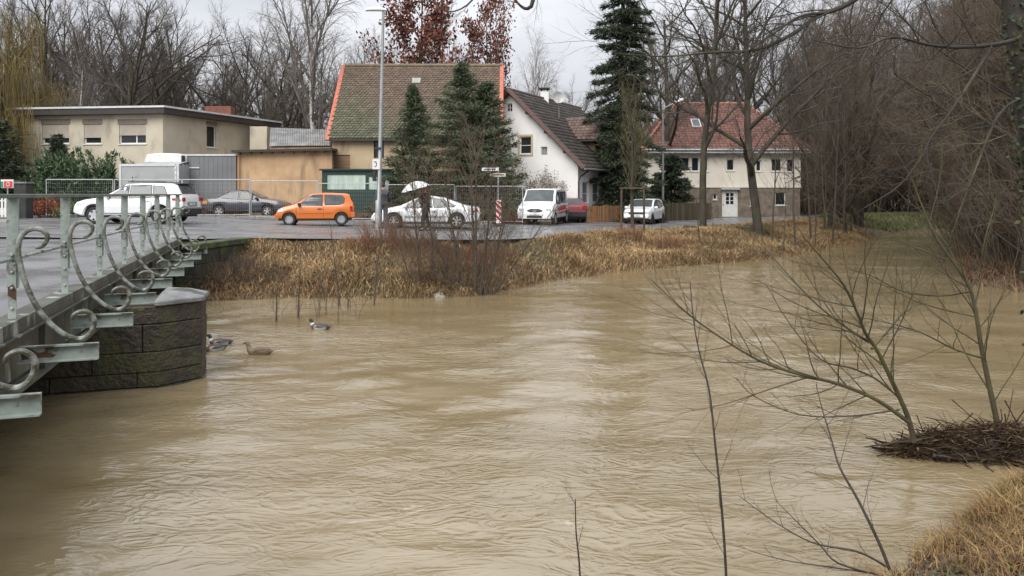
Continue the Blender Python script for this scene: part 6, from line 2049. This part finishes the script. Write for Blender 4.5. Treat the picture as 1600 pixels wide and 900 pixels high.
clump('alder_clump', 'pair of slim brown stems left of the many-stemmed shrub', (wx(664, 21.9), 21.9, WATER), [(-.1, 0, -.32, .2, 4.0, .036), (.22, .2, .12, .5, 3.8, .032), (-.2, 0, -.9, 0, 2.4, .02), (.3, .1, .9, .1, 2.6, .02)], 142, AL)
SAP = [lv(1, 0, 1, seg=8, wob=.025, up=.01, tip=.25), lv(9, .5, .28, .45, .3, 4, .08, .05, .008, .35, .004), lv(3, .5, .45, .4, .2, 3, .12, .03, .007, .5, .0035)]
for px, py, tpx, tpy, r, lb in [(430, 503, 426, 410, .018, 'short thin sapling standing in the water nearest the mallards'), (465, 497, 465, 385, .020, 'slim sapling in the water second from the bridge'), (533, 477, 520, 350, .024, 'bare sapling at the waterline below the orange hatchback'),
                                (583, 478, 584, 300, .020, 'straight thin stem in the water below the lamp post'), (512, 470, 495, 400, .013, 'thin twiggy stem just left of the bare sapling'), (1098, 404, 1085, 310, .04, 'small bare sapling at the bank edge below the straight street tree'), (1030, 412, 1040, 345, .03, 'crooked bare sapling at the water edge below the small hatchback')]:
    d = (EYE - WATER) * F / (py - HY)
    h = (py - tpy) / F * d
    clump('sapling', lb, (wx(px, d), d, WATER), [(0, 0, wx(tpx, d) - wx(px, d), .1, h, r)], int(px), SAP)
ree = TB()
g = np.random.default_rng(9)
rd = empty('reed_stalks', (wx(470, 19), 19, WATER), 0, 'dead reed stalks sticking out of the water near the mallards', 'reeds')
for i in range(26):
    px, py = g.uniform(418, 560), g.uniform(478, 505)
    d = 2.9 * F / (py - HY)
    p0 = np.array((wx(px, d) - rd.location.x, d - 19, -.3))
    h = g.uniform(.3, .95) + .3
    ree.tube([p0, p0 + (g.normal(0, .06), g.normal(0, .06), h * .6), p0 + (g.normal(0, .16), g.normal(0, .1), h)], [.008, .006, .004], 4)
tag(ree.build('stalks', M['twig_brown'], rd), kind='stuff')

# ------------------------------------------------------------------ foreground: drift pile, saplings over the water
WD = lambda py: (EYE - WATER) * F / (py - HY)
dp = empty('driftwood_pile', (5.25, 8.5, WATER), 0, 'dark heap of drift twigs and roots caught in the water at right', 'driftwood')
g = np.random.default_rng(151)
mound = MB()
vs, fs = [], []
nu, nv = 26, 10
for i in range(nu + 1):
    x = -1.0 + 2.6 * i / nu
    wv = math.sin(math.pi * min(1, max(0, (i + 1) / (nu + 2)))) ** .6
    hh = (.37 - .03 * x) * wv
    for j in range(nv + 1):
        a = math.pi * j / nv
        k = 1 + g.normal(0, .10)
        vs.append((x + g.normal(0, .02), -math.cos(a) * .28 * wv * k - .06 * x, -.08 + math.sin(a) * hh * k))
for i in range(nu):
    for j in range(nv): fs.append((i * (nv + 1) + j, (i + 1) * (nv + 1) + j, (i + 1) * (nv + 1) + j + 1, i * (nv + 1) + j + 1))
mound.add(vs, fs).build('debris_core', mat('wet_debris', (.045, .032, .022), (.022, .017, .013), 14, .8, .8, 30), dp)
sticks = TB()
for i in range(1500):
    x = g.uniform(-1.0, 1.55)
    wv = max(.05, math.sin(math.pi * (x + 1.05) / 2.7)) ** .6
    a = g.uniform(.0, math.pi * .95)
    c = np.array((x, -math.cos(a) * .29 * wv - .06 * x, -.06 + math.sin(a) * (.37 - .02 * x) * wv + .0))
    d_ = np.array((g.normal(0, 1.0) + .3, g.normal(0, .5), g.normal(0, .20)))
    d_ = unit(d_)
    ll = g.uniform(.06, .30) * (1.6 if g.random() < .12 else 1)
    pal = ((.060, .038, .022), (.032, .021, .013), (.10, .066, .036), (.24, .17, .10))[int(g.choice(4, p=(.38, .38, .2, .04)))]
    sticks.tube([c - d_ * ll, c - d_ * ll * .4 + g.normal(0, .02, 3), c + d_ * ll * .3 + g.normal(0, .025, 3), c + d_ * ll], [.003 + .006 * g.random(), .006, .005, .002], 4, pal)
tag(sticks.build('drift_sticks', mat('drift_stick', (1, 1, 1), (.7, .7, .7), 8, .85, attr=True, spec=.15), dp), kind='stuff')
mpts = np.array([v for v in vs if v[2] > -.02])
tag(leaves(mpts, 1500, .028, [(.07, .045, .025), (.04, .028, .018), (.13, .09, .05)], g, 'drift_leaves', M['leaf'], dp, .035), kind='stuff')
lr = TB()
for k in range(9):
    x = g.uniform(-1.0, .9)
    a = g.uniform(-.5, .5) + (math.pi if g.random() < .5 else 0)
    p0 = np.array((x, g.uniform(-.35, -.1), g.uniform(.0, .25)))
    path = [p0]
    dcur = unit(np.array((math.cos(a), -.25, g.normal(0, .25))))
    for q in range(6):
        dcur = unit(dcur + g.normal(0, .22, 3))
        path.append(path[-1] + dcur * .10)
    lr.tube(path, np.linspace(.017, .006, 7), 6)
lr.build('roots', mat('dark_root', (.06, .042, .03), (.035, .026, .02), 6, .8, .3), dp)

def branchy(name, label, base_loc, mains, seed, spec, bark, twig, cat='tree', k0=7):
    """mains: polylines in world space with start/end radii; the spec grows side twigs on them"""
    g = np.random.default_rng(seed)
    e = empty(name, base_loc, 0, label, cat)
    o = np.array(base_loc, float)
    t_, c_ = TB(), TB()
    for pts, r0, r1, n, ln, upb in mains:
        pts = np.array([np.array(q) for q in smooth_path(pts, 4)]) - o
        rad = np.linspace(r0, r1, len(pts))
        t_.tube(pts, rad, k0)
        seg = np.linalg.norm(np.diff(pts, axis=0), axis=1)
        tot = seg.sum()
        az = g.uniform(0, 6.28)
        for j in range(n):
            i = int(len(pts) * (.16 + .80 * (j + g.uniform(0, 1)) / n))
            i = min(i, len(pts) - 2)
            tan = unit(pts[i + 1] - pts[i])
            az += 2.4
            e1 = unit(np.cross(tan, (0, 1.0, .2)))
            e2 = np.cross(tan, e1)
            an = g.uniform(.45, .95)
            d = tan * math.cos(an) + (e1 * math.cos(az) + e2 * math.sin(az) * .6) * math.sin(an)
            d[2] += upb
            out = []
            grow(out, pts[i], unit(d), ln * g.uniform(.5, 1.2), max(min(rad[i] * .5, ln * .0065), .0022), 0, spec, g)
            for l, p, r in out: c_.tube(p, r, 4 if l == 0 else 3)
    t_.build('trunk', bark, e)
    if c_.V: c_.build('twigs', twig, e)
    return e
FS = [lv(1, 0, 1, seg=7, wob=.07, up=.02, tip=.25), lv(5, .55, .45, .4, .25, 5, .1, .03, .006, .3, .0018), lv(2, .5, .5, .4, .3, 4, .12, .02, .006, .4, .0014)]
M['bark_olive'] = mat('olive_sapling_bark', (.075, .06, .028), (.04, .032, .018), 6, .7, .2, 40, stain=(.08, .08, .026), sscale=3, slo=.5, shi=.65)
M['bark_black'] = mat('dark_wet_bark', (.05, .038, .03), (.03, .024, .02), 8, .6, .2)
q = lambda px, py, d: tuple(P(px, py, d))
branchy('sapling', 'olive-green sapling bent low over the water left of the drift heap', (P(1424, 665, 8.25).x, 8.25, WATER), [
    ([q(1428, 690, 8.25), q(1418, 650, 8.2), q(1396, 600, 8.1), q(1372, 550, 8.0), (P(1352, 520, 7.9)), q(1340, 490, 7.8), q(1318, 445, 7.7), q(1290, 410, 7.6), q(1255, 370, 7.5)], .030, .005, 19, 1.4, .12),
    ([q(1420, 660, 8.2), q(1370, 625, 8.05), q(1310, 600, 7.9), q(1250, 585, 7.8), q(1190, 565, 7.7), q(1130, 530, 7.6), q(1075, 490, 7.5), q(1015, 435, 7.4)], .024, .004, 26, 1.25, .14),
    ([q(1358, 535, 7.95), q(1320, 510, 7.9), q(1270, 470, 7.9), q(1210, 405, 8.0), q(1165, 355, 8.1)], .014, .003, 12, 1.1, .1),
    ([q(1362, 545, 7.95), q(1385, 520, 8.1), q(1410, 490, 8.2), q(1425, 478, 8.3), q(1423, 430, 8.4), q(1425, 390, 8.5)], .013, .003, 5, .5, .1),
    ([q(1392, 610, 8.1), q(1365, 590, 8.0), q(1330, 575, 7.9), q(1280, 560, 7.8), q(1230, 500, 7.8), q(1195, 440, 7.8)], .013, .003, 10, 1.0, .1),
    ([q(1405, 640, 8.15), q(1330, 650, 7.9), q(1250, 648, 7.7), q(1180, 620, 7.5), q(1150, 590, 7.4)], .010, .003, 14, .7, -.02)], 161, FS, M['bark_olive'], M['bark_olive'])
branchy('sapling', 'upright sapling growing out of the right end of the drift heap', (P(1562, 690, 8.5).x, 8.5, WATER), [
    ([q(1564, 700, 8.5), q(1558, 660, 8.5), q(1545, 600, 8.5), q(1533, 540, 8.5), q(1525, 490, 8.5), q(1515, 450, 8.5), q(1490, 410, 8.5), q(1465, 375, 8.5), q(1440, 320, 8.6), q(1425, 280, 8.6)], .034, .006, 20, 1.3, .1),
    ([q(1516, 452, 8.5), q(1530, 420, 8.5), q(1540, 370, 8.4), q(1552, 330, 8.4), q(1560, 290, 8.4)], .012, .003, 8, .7, .1),
    ([q(1536, 560, 8.5), q(1490, 545, 8.3), q(1440, 520, 8.1), q(1390, 505, 8.0), q(1340, 495, 7.9)], .012, .003, 14, .9, .1),
    ([q(1516, 455, 8.5), q(1470, 462, 8.4), q(1410, 455, 8.3), q(1360, 430, 8.2), q(1320, 420, 8.1)], .012, .003, 7, .6, .1),
    ([q(1526, 495, 8.5), q(1480, 485, 8.6), q(1430, 470, 8.7), q(1370, 440, 8.8), q(1310, 410, 8.9)], .010, .003, 7, .5, .1)], 162, FS, M['bark_olive'], M['bark_olive'])
branchy('sapling', 'dark thin sapling leaning left from the near bank corner', (P(1385, 880, 5.7).x, 5.7, -1.2), [
    ([q(1390, 890, 5.7), q(1372, 845, 5.75), q(1340, 780, 5.85), q(1312, 730, 5.95), q(1300, 690, 6.05), q(1285, 640, 6.15), q(1275, 600, 6.25)], .014, .003, 9, .42, .1)], 163, FS, M['bark_black'], M['bark_black'])
branchy('fallen_branch', 'thin twiggy branch trailing over the water at the near bank corner', (P(1370, 885, 5.6).x, 5.6, -1.2), [
    ([q(1385, 885, 5.6), q(1340, 862, 5.6), q(1270, 848, 5.65), q(1210, 815, 5.75), q(1155, 775, 5.85)], .009, .0025, 9, .3, .05),
    ([q(1380, 900, 5.5), q(1310, 880, 5.5), q(1280, 850, 5.55), q(1240, 810, 5.6), q(1210, 780, 5.7)], .008, .002, 8, .25, .05),
    ([q(1360, 895, 5.5), q(1290, 885, 5.5), q(1225, 875, 5.55), q(1170, 860, 5.6)], .006, .002, 6, .2, .05)], 164, FS, M['bark_black'], M['bark_black'], 'branch')
branchy('thin_sapling', 'long thin upright stem rising from the bottom edge of the picture', (P(1135, 910, 4.6).x, 4.6, -1.35), [
    ([q(1136, 960, 4.6), q(1134, 890, 4.6), q(1128, 800, 4.6), q(1118, 700, 4.62), q(1108, 610, 4.65), q(1095, 560, 4.68), q(1085, 510, 4.7), q(1078, 440, 4.75)], .0095, .003, 12, .28, .1)], 165, FS, M['bark_black'], M['bark_black'], 'sapling')
branchy('thin_sapling', 'short thin dark stem at the bottom edge left of the long one', (P(905, 920, 4.6).x, 4.6, -1.35), [
    ([q(909, 960, 4.6), q(905, 880, 4.6), q(900, 830, 4.6), q(899, 780, 4.6)], .007, .003, 3, .12, .1)], 166, FS, M['bark_black'], M['bark_black'], 'sapling')

# overhanging tree just outside the right edge: ivy-clad trunk and long limbs reaching in
M['bark_over'] = mat('dark_mossy_bark', (.042, .035, .026), (.024, .02, .016), 3, .85, .4, 14, stain=(.085, .085, .04), sscale=1.1, slo=.58, shi=.72)
OV = [lv(1, 0, 1, seg=7, wob=.10, up=-.02, tip=.25), lv(6, .6, .48, .4, .2, 5, .14, -.02, .007, .3, .0025), lv(3, .6, .5, .4, .2, 4, .16, -.03, .006, .4, .002)]
ov_o = branchy('overhanging_tree', 'ivy-clad tree at the right edge reaching branches over the water', (P(1640, 700, 9.2).x, 9.2, -.9), [
    ([q(1680, 820, 9.2), q(1650, 560, 9.2), q(1625, 300, 9.2), q(1602, 130, 9.2), q(1586, 20, 9.2), q(1575, -120, 9.2), q(1560, -300, 9.2)], .17, .10, 12, 2.2, .05),
    ([q(1588, 62, 9.1), q(1550, 70, 8.9), q(1500, 74, 8.7), q(1450, 70, 8.5), q(1395, 58, 8.3), q(1340, 75, 8.1), q(1270, 62, 8.0)], .028, .006, 24, 1.1, -.15),
    ([q(1588, 60, 9.1), q(1548, 80, 8.9), q(1515, 130, 8.7), q(1485, 175, 8.6), q(1455, 215, 8.5), q(1440, 245, 8.45), q(1405, 290, 8.4), q(1350, 325, 8.3)], .022, .005, 14, 1.1, -.12),
    ([q(1566, -200, 9.0), q(1460, -90, 8.6), q(1335, 0, 8.2), q(1280, 24, 8.1), q(1235, 55, 8.0), q(1180, 78, 7.9), q(1110, 82, 7.8), q(1040, 88, 7.7), q(960, 84, 7.6)], .036, .005, 28, 1.2, -.08),
    ([q(1290, 20, 8.1), q(1250, 26, 8.0), q(1205, 55, 7.9), q(1150, 95, 7.8), q(1110, 150, 7.7)], .016, .004, 10, .9, -.1),
    ([q(1560, -280, 9.0), q(1300, -220, 8.4), q(1050, -110, 7.8), q(860, -40, 7.4), q(830, 10, 7.3), q(812, 8, 7.3), q(800, -12, 7.3)], .05, .004, 7, .45, .1),
    ([q(870, -50, 7.4), q(770, -30, 7.3), q(730, 8, 7.2), q(700, 18, 7.2), q(672, 0, 7.2)], .012, .004, 4, .4, .05),
    ([q(1600, 150, 9.2), q(1560, 180, 9.0), q(1530, 250, 8.8), q(1500, 330, 8.6), q(1470, 420, 8.5)], .02, .005, 14, 1.1, -.1),
    ([q(1590, 40, 9.2), q(1530, -20, 9.4), q(1440, -40, 9.6), q(1380, 20, 9.8), (q(1330, 120, 10)), q(1290, 200, 10)], .020, .005, 18, 1.2, -.12)], 167, OV, M['bark_over'], M['bark_over'])
g = np.random.default_rng(168)
tt = np.linspace(0, 1, 400)
tr_pts = np.array([np.array(P(1650 - 75 * t, 560 - 700 * t, 9.2)) for t in tt]) - np.array(ov_o.location)
leaves(tr_pts, 3600, .034, [(.035, .06, .03), (.05, .075, .035), (.07, .07, .03)], g, 'ivy', M['leaf'], ov_o, .095)
# ------------------------------------------------------------------ mallards: one lofted body each
def duck(label, loc, rz, pal, scale=1.0):
    e = empty('mallard', loc, rz, label, 'duck', 'mallards on the river')
    e.scale = (scale,) * 3
    # spine stations: x, z, half width, half height, colour key
    st = [(-.275, .085, .012, .006, 'tail'), (-.24, .075, .035, .018, 'tail'), (-.20, .062, .065, .040, 'rump'), (-.13, .045, .095, .072, 'flank'), (-.03, .038, .112, .088, 'flank'), (.06, .035, .108, .085, 'flank'), (.13, .045, .085, .072, 'breast'),
          (.168, .075, .060, .058, 'breast'), (.182, .115, .042, .042, 'ring'), (.188, .145, .034, .034, 'head'), (.196, .178, .038, .036, 'head'), (.215, .200, .040, .038, 'head'), (.245, .196, .032, .030, 'head'), (.262, .186, .018, .014, 'bill'), (.295, .178, .016, .007, 'bill'), (.318, .174, .010, .004, 'bill')]
    V, Cc_, Fs = [], [], []
    k = 14
    P_ = [Vector((s[0], 0, s[1])) for s in st]
    for i, s in enumerate(st):
        t = (P_[min(i + 1, len(P_) - 1)] - P_[max(i - 1, 0)]).normalized()
        n_ = Vector((0, 1, 0)).cross(t) * -1
        for j in range(k):
            a = 2 * math.pi * j / k
            p = P_[i] + Vector((0, 1, 0)) * math.cos(a) * s[2] + n_ * math.sin(a) * s[3]
            V.append(tuple(p))
            c_ = pal[s[4]]
            if s[4] in ('flank', 'rump') and math.sin(a) * (1 if n_.z > 0 else -1) > .45: c_ = pal['back']
            Cc_.append(c_)
    for i in range(len(st) - 1):
        for j in range(k): Fs.append((i * k + j, i * k + (j + 1) % k, (i + 1) * k + (j + 1) % k, (i + 1) * k + j))
    o = np_mesh('body', V, Fs, None, M['feather'], e, True, np.array(Cc_))
    sb = o.modifiers.new('sub', 'SUBSURF')
    sb.levels = sb.render_levels = 1
    for s in (-1, 1):
        MB().lathe([(.001, -.004), (.006, -.002), (.006, .002), (.001, .004)], 8, (.222, s * .037, .212)).build('eye', M['black_plastic'], e, smooth=True)
        w_ = [(.09, .10, .055), (.02, .115, .095), (-.10, .10, .10), (-.20, .06, .092), (-.235, .03, .09), (-.12, .108, .055), (-.02, .118, .045)]
        MB().add([(x, s * y, z) for x, y, z in w_] + [(x, s * (y - .012), z) for x, y, z in w_], [tuple(range(7)), tuple(reversed(range(7, 14)))] + [(i, 7 + i, 7 + (i + 1) % 7, (i + 1) % 7) for i in range(7)]).build('wing', pal['wing_m'], e)
    return e
M['feather'] = mat('feather', (1, 1, 1), (.75, .75, .75), 30, .7, attr=True)
drake = dict(tail=(.10, .10, .10), rump=(.012, .012, .012), flank=(.50, .49, .47), back=(.05, .045, .042), breast=(.10, .05, .03), ring=(.7, .7, .7), head=(.012, .035, .022), bill=(.42, .36, .06), wing_m=mat('drake_wing', (.10, .09, .085), (.055, .05, .047), 30, .7))
hen = dict(tail=(.28, .21, .13), rump=(.16, .11, .07), flank=(.22, .155, .095), back=(.13, .095, .06), breast=(.20, .14, .085), ring=(.22, .16, .10), head=(.20, .145, .09), bill=(.22, .13, .04), wing_m=mat('hen_wing', (.17, .12, .075), (.10, .075, .05), 30, .7))
def on_water(px, py):
    d = WD(py)
    return (wx(px, d), d, WATER - .005)
duck('grey mallard drake with dark head, farthest from the pier', on_water(500, 514), R(168), drake, 1.0)
duck('brown mallard hen swimming left, nearest to the viewer', on_water(405, 553), R(178), hen, 1.05)
duck('mallard drake close to the pier corner, tail to the right', on_water(344, 538), R(190), drake, .95)
duck('mallard drake half hidden by the pier corner, lowest of the pair', on_water(335, 547), R(215), drake, .95)
# pale scrap caught at the waterline
d = WD(464)
sc_ = MB()
sc_.add([(-.16, 0, -.05), (.16, -.03, -.05), (.18, .1, .03), (.05, .12, .13), (-.14, .1, .09), (-.02, -.06, .10)], [(0, 1, 5), (1, 2, 5), (2, 3, 5), (3, 4, 5), (4, 0, 5), (4, 3, 2, 1, 0)])
o = sc_.build('floating_scrap', mat('pale_scrap', (.55, .52, .47), (.42, .40, .36), 9, .7), None)
o.location = (wx(686, d), d - .1, WATER)
tag(o, 'small pale scrap of litter at the foot of the alder stems', 'litter')
# kerb stones left on the grass verge
for px, py, s, lb in ((1074, 357, .34, 'left one of two squat stone blocks on the verge'), (1083, 357, .30, 'right one of two squat stone blocks on the verge'), (1166, 354, .42, 'dark stone block at the foot of the leaning tree')):
    d = 38.5 if px < 1100 else 40
    o = MB().box(-s / 2, s / 2, -s / 2, s / 2, -.1, s * .85).build('stone_block', M['pier'], None, bevel=.04)
    x, y, z = at(px, d)
    o.location = (x, y, z)
    tag(o, lb, 'stone', 'stone blocks on the verge')

# ------------------------------------------------------------------ people: one skinned body each, clothes over it
def skin_obj(name, verts, edges, radii, m, parent, root=0, sub=2):
    me = bpy.data.meshes.new(name)
    me.from_pydata([Vector(v) for v in verts], edges, [])
    me.materials.append(m)
    o = bpy.data.objects.new(name, me)
    C.objects.link(o)
    o.parent = parent
    o.modifiers.new('skin', 'SKIN')
    if not me.skin_vertices: me.skin_vertices.new()
    lay = me.skin_vertices[0].data
    for i, r_ in enumerate(radii):
        lay[i].radius = r_ if hasattr(r_, '__len__') else (r_, r_)
        lay[i].use_root = (i == root)
    sb = o.modifiers.new('sub', 'SUBSURF')
    sb.levels = sb.render_levels = sub
    o.modifiers['skin'].use_smooth_shade = True
    return o
M['skin'] = mat('skin', (.45, .25, .18), (.40, .22, .16), 6, .55)

def person(label, loc, rz, H, coat_c, trouser_c, hair_c, arm_l, arm_r, step=.16, collar=None, hood=False):
    """facing local +x; arm_l / arm_r: (elbow, wrist) offsets from the shoulder in metres"""
    e = empty('person', loc, rz, label, 'person')
    k = H / 1.75
    V = lambda x, y, z: (x * k, y * k, z * k)
    hip, kn, an = .92, .50, .09
    verts = [V(0, 0, .98), V(0, 0, 1.12), V(.01, 0, 1.30), V(0, 0, 1.44), V(.015, 0, 1.52), V(.03, 0, 1.58), V(.035, 0, 1.66), V(.02, 0, 1.715)]
    rad = [(.13, .15), (.115, .135), (.12, .16), (.075, .11), .052, (.072, .062), (.092, .076), (.06, .055)]
    edges = [(i, i + 1) for i in range(7)]
    for s, st_ in ((1, step), (-1, -step)):
        b = len(verts)
        verts += [V(st_ * .15, s * .095, hip), V(st_ * .75 + .03, s * .10, kn), V(st_ * 1.1 - .02, s * .10, an), V(st_ * 1.1 + .15, s * .11, .035)]
        rad += [.088, .058, .042, .036]
        edges += [(0, b), (b, b + 1), (b + 1, b + 2), (b + 2, b + 3)]
    hands = []
    for s, (el, wr) in ((1, arm_l), (-1, arm_r)):
        b = len(verts)
        sh = Vector((0, s * .185, 1.42))
        ev, wv = sh + Vector(el), sh + Vector(wr)
        fd = (wv - ev).normalized()
        palm = wv + fd * .075
        verts += [V(*sh), V(*ev), V(*wv), V(*palm)]
        rad += [.055, .042, .030, (.036, .02)]
        edges += [(3, b), (b, b + 1), (b + 1, b + 2), (b + 2, b + 3)]
        sd = fd.cross(Vector((1, 0, .3))).normalized()
        for q_, (off_, ln_) in enumerate(((-.030, .070), (-.010, .082), (.010, .076), (.028, .060))):
            f0 = palm + sd * off_ + fd * ln_ * .5
            f1 = f0 + (fd * .6 + Vector((.5, 0, -.3))).normalized() * ln_ * .5
            c_ = len(verts)
            verts += [V(*f0), V(*f1)]
            rad += [.0095, .008]
            edges += [(b + 3, c_), (c_, c_ + 1)]
        t0 = wv + fd * .03 + Vector((.04, 0, .0))
        t1 = t0 + fd * .04 + Vector((.02, 0, 0))
        c_ = len(verts)
        verts += [V(*t0), V(*t1)]
        rad += [.011, .009]
        edges += [(b + 2, c_), (c_, c_ + 1)]
        hands.append(Vector(V(*palm)))
    rad = [tuple(v * k for v in r_) if hasattr(r_, '__len__') else r_ * k for r_ in rad]
    body = skin_obj('body', verts, edges, rad, M['skin'], e, 0, 2)
    # nose, ears, eyes
    MB().tube([V(.115, 0, 1.655), V(.142, 0, 1.625), V(.118, 0, 1.612)], [.008 * k, .014 * k, .010 * k], 6).build('nose', M['skin'], body, smooth=True)
    for s in (1, -1):
        MB().tube([V(.03, s * .078, 1.61), V(.025, s * .09, 1.64), V(.03, s * .08, 1.67)], [.008 * k, .014 * k, .008 * k], 6).build('ear', M['skin'], body, smooth=True)
        MB().lathe([(.002, -.004), (.009, -.002), (.009, .002), (.002, .004)], 8, V(.108, s * .032, 1.658), axis='x').build('eye', M['black_plastic'], body)
    MB().box(.098 * k, .116 * k, -.025 * k, .025 * k, 1.580 * k, 1.588 * k).build('mouth', mat('lips', (.30, .12, .10), None, 6, .5), body)
    # coat
    coat = mat('coat', coat_c, tuple(v * .75 for v in coat_c), 5, .85, .3, 18)
    cv = [V(0, 0, .80), V(0, 0, .98), V(.0, 0, 1.14), V(.01, 0, 1.31), V(0, 0, 1.45), V(.01, 0, 1.52)]
    cr = [(.195, .235), (.19, .225), (.175, .21), (.18, .225), (.115, .165), (.072, .076)]
    ce = [(i, i + 1) for i in range(5)]
    for s, (el, wr) in ((1, arm_l), (-1, arm_r)):
        b = len(cv)
        sh = Vector((0, s * .19, 1.42))
        cv += [V(*sh), V(*(sh + Vector(el))), V(*(sh + Vector(wr)))]
        cr += [.092, .078, .058]
        ce += [(4, b), (b, b + 1), (b + 1, b + 2)]
    cr = [tuple(v * k for v in r_) if hasattr(r_, '__len__') else r_ * k for r_ in cr]
    skin_obj('coat', cv, ce, cr, coat, e, 2, 2)
    tv = [V(0, 0, .95)]
    trr = [(.13, .155)]
    te = []
    for s, st_ in ((1, step), (-1, -step)):
        b = len(tv)
        tv += [V(st_ * .15, s * .10, hip - .03), V(st_ * .75 + .03, s * .105, kn), V(st_ * 1.1 - .02, s * .105, an + .03)]
        trr += [.112, .09, .078]
        te += [(0, b), (b, b + 1), (b + 1, b + 2)]
    skin_obj('trousers', tv, te, [tuple(v * k for v in r_) if hasattr(r_, '__len__') else r_ * k for r_ in trr], mat('trousers', trouser_c, tuple(v * .7 for v in trouser_c), 5, .85), e, 0, 2)
    for s, st_ in ((1, step), (-1, -step)):
        skin_obj('shoe', [V(st_ * 1.1 - .06, s * .105, .055), V(st_ * 1.1 + .06, s * .11, .05), V(st_ * 1.1 + .18, s * .115, .04)], [(0, 1), (1, 2)], [.05 * k, .048 * k, .04 * k], M['black_plastic'], e, 0, 1)
    hv = [V(-.035, 0, 1.60), V(-.01, 0, 1.70), V(.03, 0, 1.735), V(.075, 0, 1.715)]
    skin_obj('hair', hv, [(0, 1), (1, 2), (2, 3)], [(.058 * k, .066 * k), (.085 * k, .080 * k), (.062 * k, .072 * k), (.030 * k, .05 * k)], mat('hair', hair_c, tuple(v * .6 for v in hair_c), 20, .6), e, 1, 2)
    return e, hands

dP = 30.6
hang = lambda s: ((.02, s * .05, -.30), (.06, s * .06, -.55))
pa, _ = person('person in a dark grey jacket with black hair standing behind the lamp post', (wx(598, dP), dP, zs(-5) + .03), R(100), 1.90, (.065, .068, .08), (.09, .11, .15), (.012, .011, .010), hang(1), ((.08, -.06, -.27), (.28, -.02, -.36)), .05)
pb, hnd = person('person in a long black coat walking under the white umbrella', (wx(665, dP), dP, zs(-3.5) + .03), R(200), 1.76, (.022, .021, .022), (.03, .028, .028), (.20, .08, .06), ((.08, .05, -.27), (.23, -.14, -.20)), hang(-1), .14)
# umbrella held above, tipped to the left
um = empty('umbrella', (0, 0, 0), 0, 'open white umbrella held over the walker in black', 'umbrella')
hw_ = pb.matrix_basis @ hnd[0]
um.location = hw_
axn = Vector((-.26, -.08, .95)).normalized()
base = axn * .74
MB().tube([-axn * .10, Vector((0, 0, 0)), (base * .5), base], .008, 7).build('shaft', M['black_plastic'], um)
MB().tube([-axn * .19, -axn * .08], .015, 8).build('grip', M['wood_dark'], um)
s1 = axn.cross(Vector((0, 1, 0))).normalized()
s2 = axn.cross(s1)
cvs, cfs = [], []
nr, na = 7, 32
for i in range(nr):
    r_ = .60 * i / (nr - 1)
    for j in range(na):
        a = 2 * math.pi * j / na
        sc = 1 - .07 * abs(math.sin(4 * a)) * (i / (nr - 1)) ** 2
        cvs.append(base + (s1 * math.cos(a) + s2 * math.sin(a)) * r_ * sc - axn * (.30 * (i / (nr - 1)) ** 2 - .02 * abs(math.sin(4 * a)) * (i / (nr - 1))))
for i in range(nr - 1):
    for j in range(na): cfs.append((i * na + j, i * na + (j + 1) % na, (i + 1) * na + (j + 1) % na, (i + 1) * na + j))
MB().add(cvs, cfs).build('canopy', mat('white_umbrella_cloth', (.66, .66, .64), (.56, .57, .56), 3, .6), um, smooth=True)
for j in range(8):
    a = 2 * math.pi * j / 8
    dr_ = s1 * math.cos(a) + s2 * math.sin(a)
    MB().tube([base - axn * .01, base + dr_ * .3 - axn * .095, base + dr_ * .60 - axn * .315], .004, 4).build('rib', M['grey_metal'], um)
MB().tube([base, base + axn * .07], [.008, .004], 6).build('tip', M['black_plastic'], um)

# ------------------------------------------------------------------ labels that tell alike clumps apart, left to right
ORD = ['first', 'second', 'third', 'fourth', 'fifth', 'sixth', 'seventh', 'eighth', 'ninth', 'tenth', 'eleventh', 'twelfth', 'thirteenth', 'fourteenth']
def ordinals(group, fmt):
    obs = sorted([o for o in bpy.data.objects if o.parent is None and o.get('group') == group], key=lambda o: o.location.x / o.location.y)
    for i, o in enumerate(obs): o['label'] = fmt % ORD[i]
ordinals('slim stems on the bank', 'slim leafless stem on the straw bank, %s from the leaning street tree')
ordinals('reddish brush clumps on the bank slope', 'reddish leafless brush clump on the river slope, %s from the left')
ordinals('brown weeds beside the bridge end', 'brown rank weed clump on the bank, %s from the bridge end')
ordinals('weeds behind the wire fence', 'dry brown weed clump behind the wire fence, %s from the left')
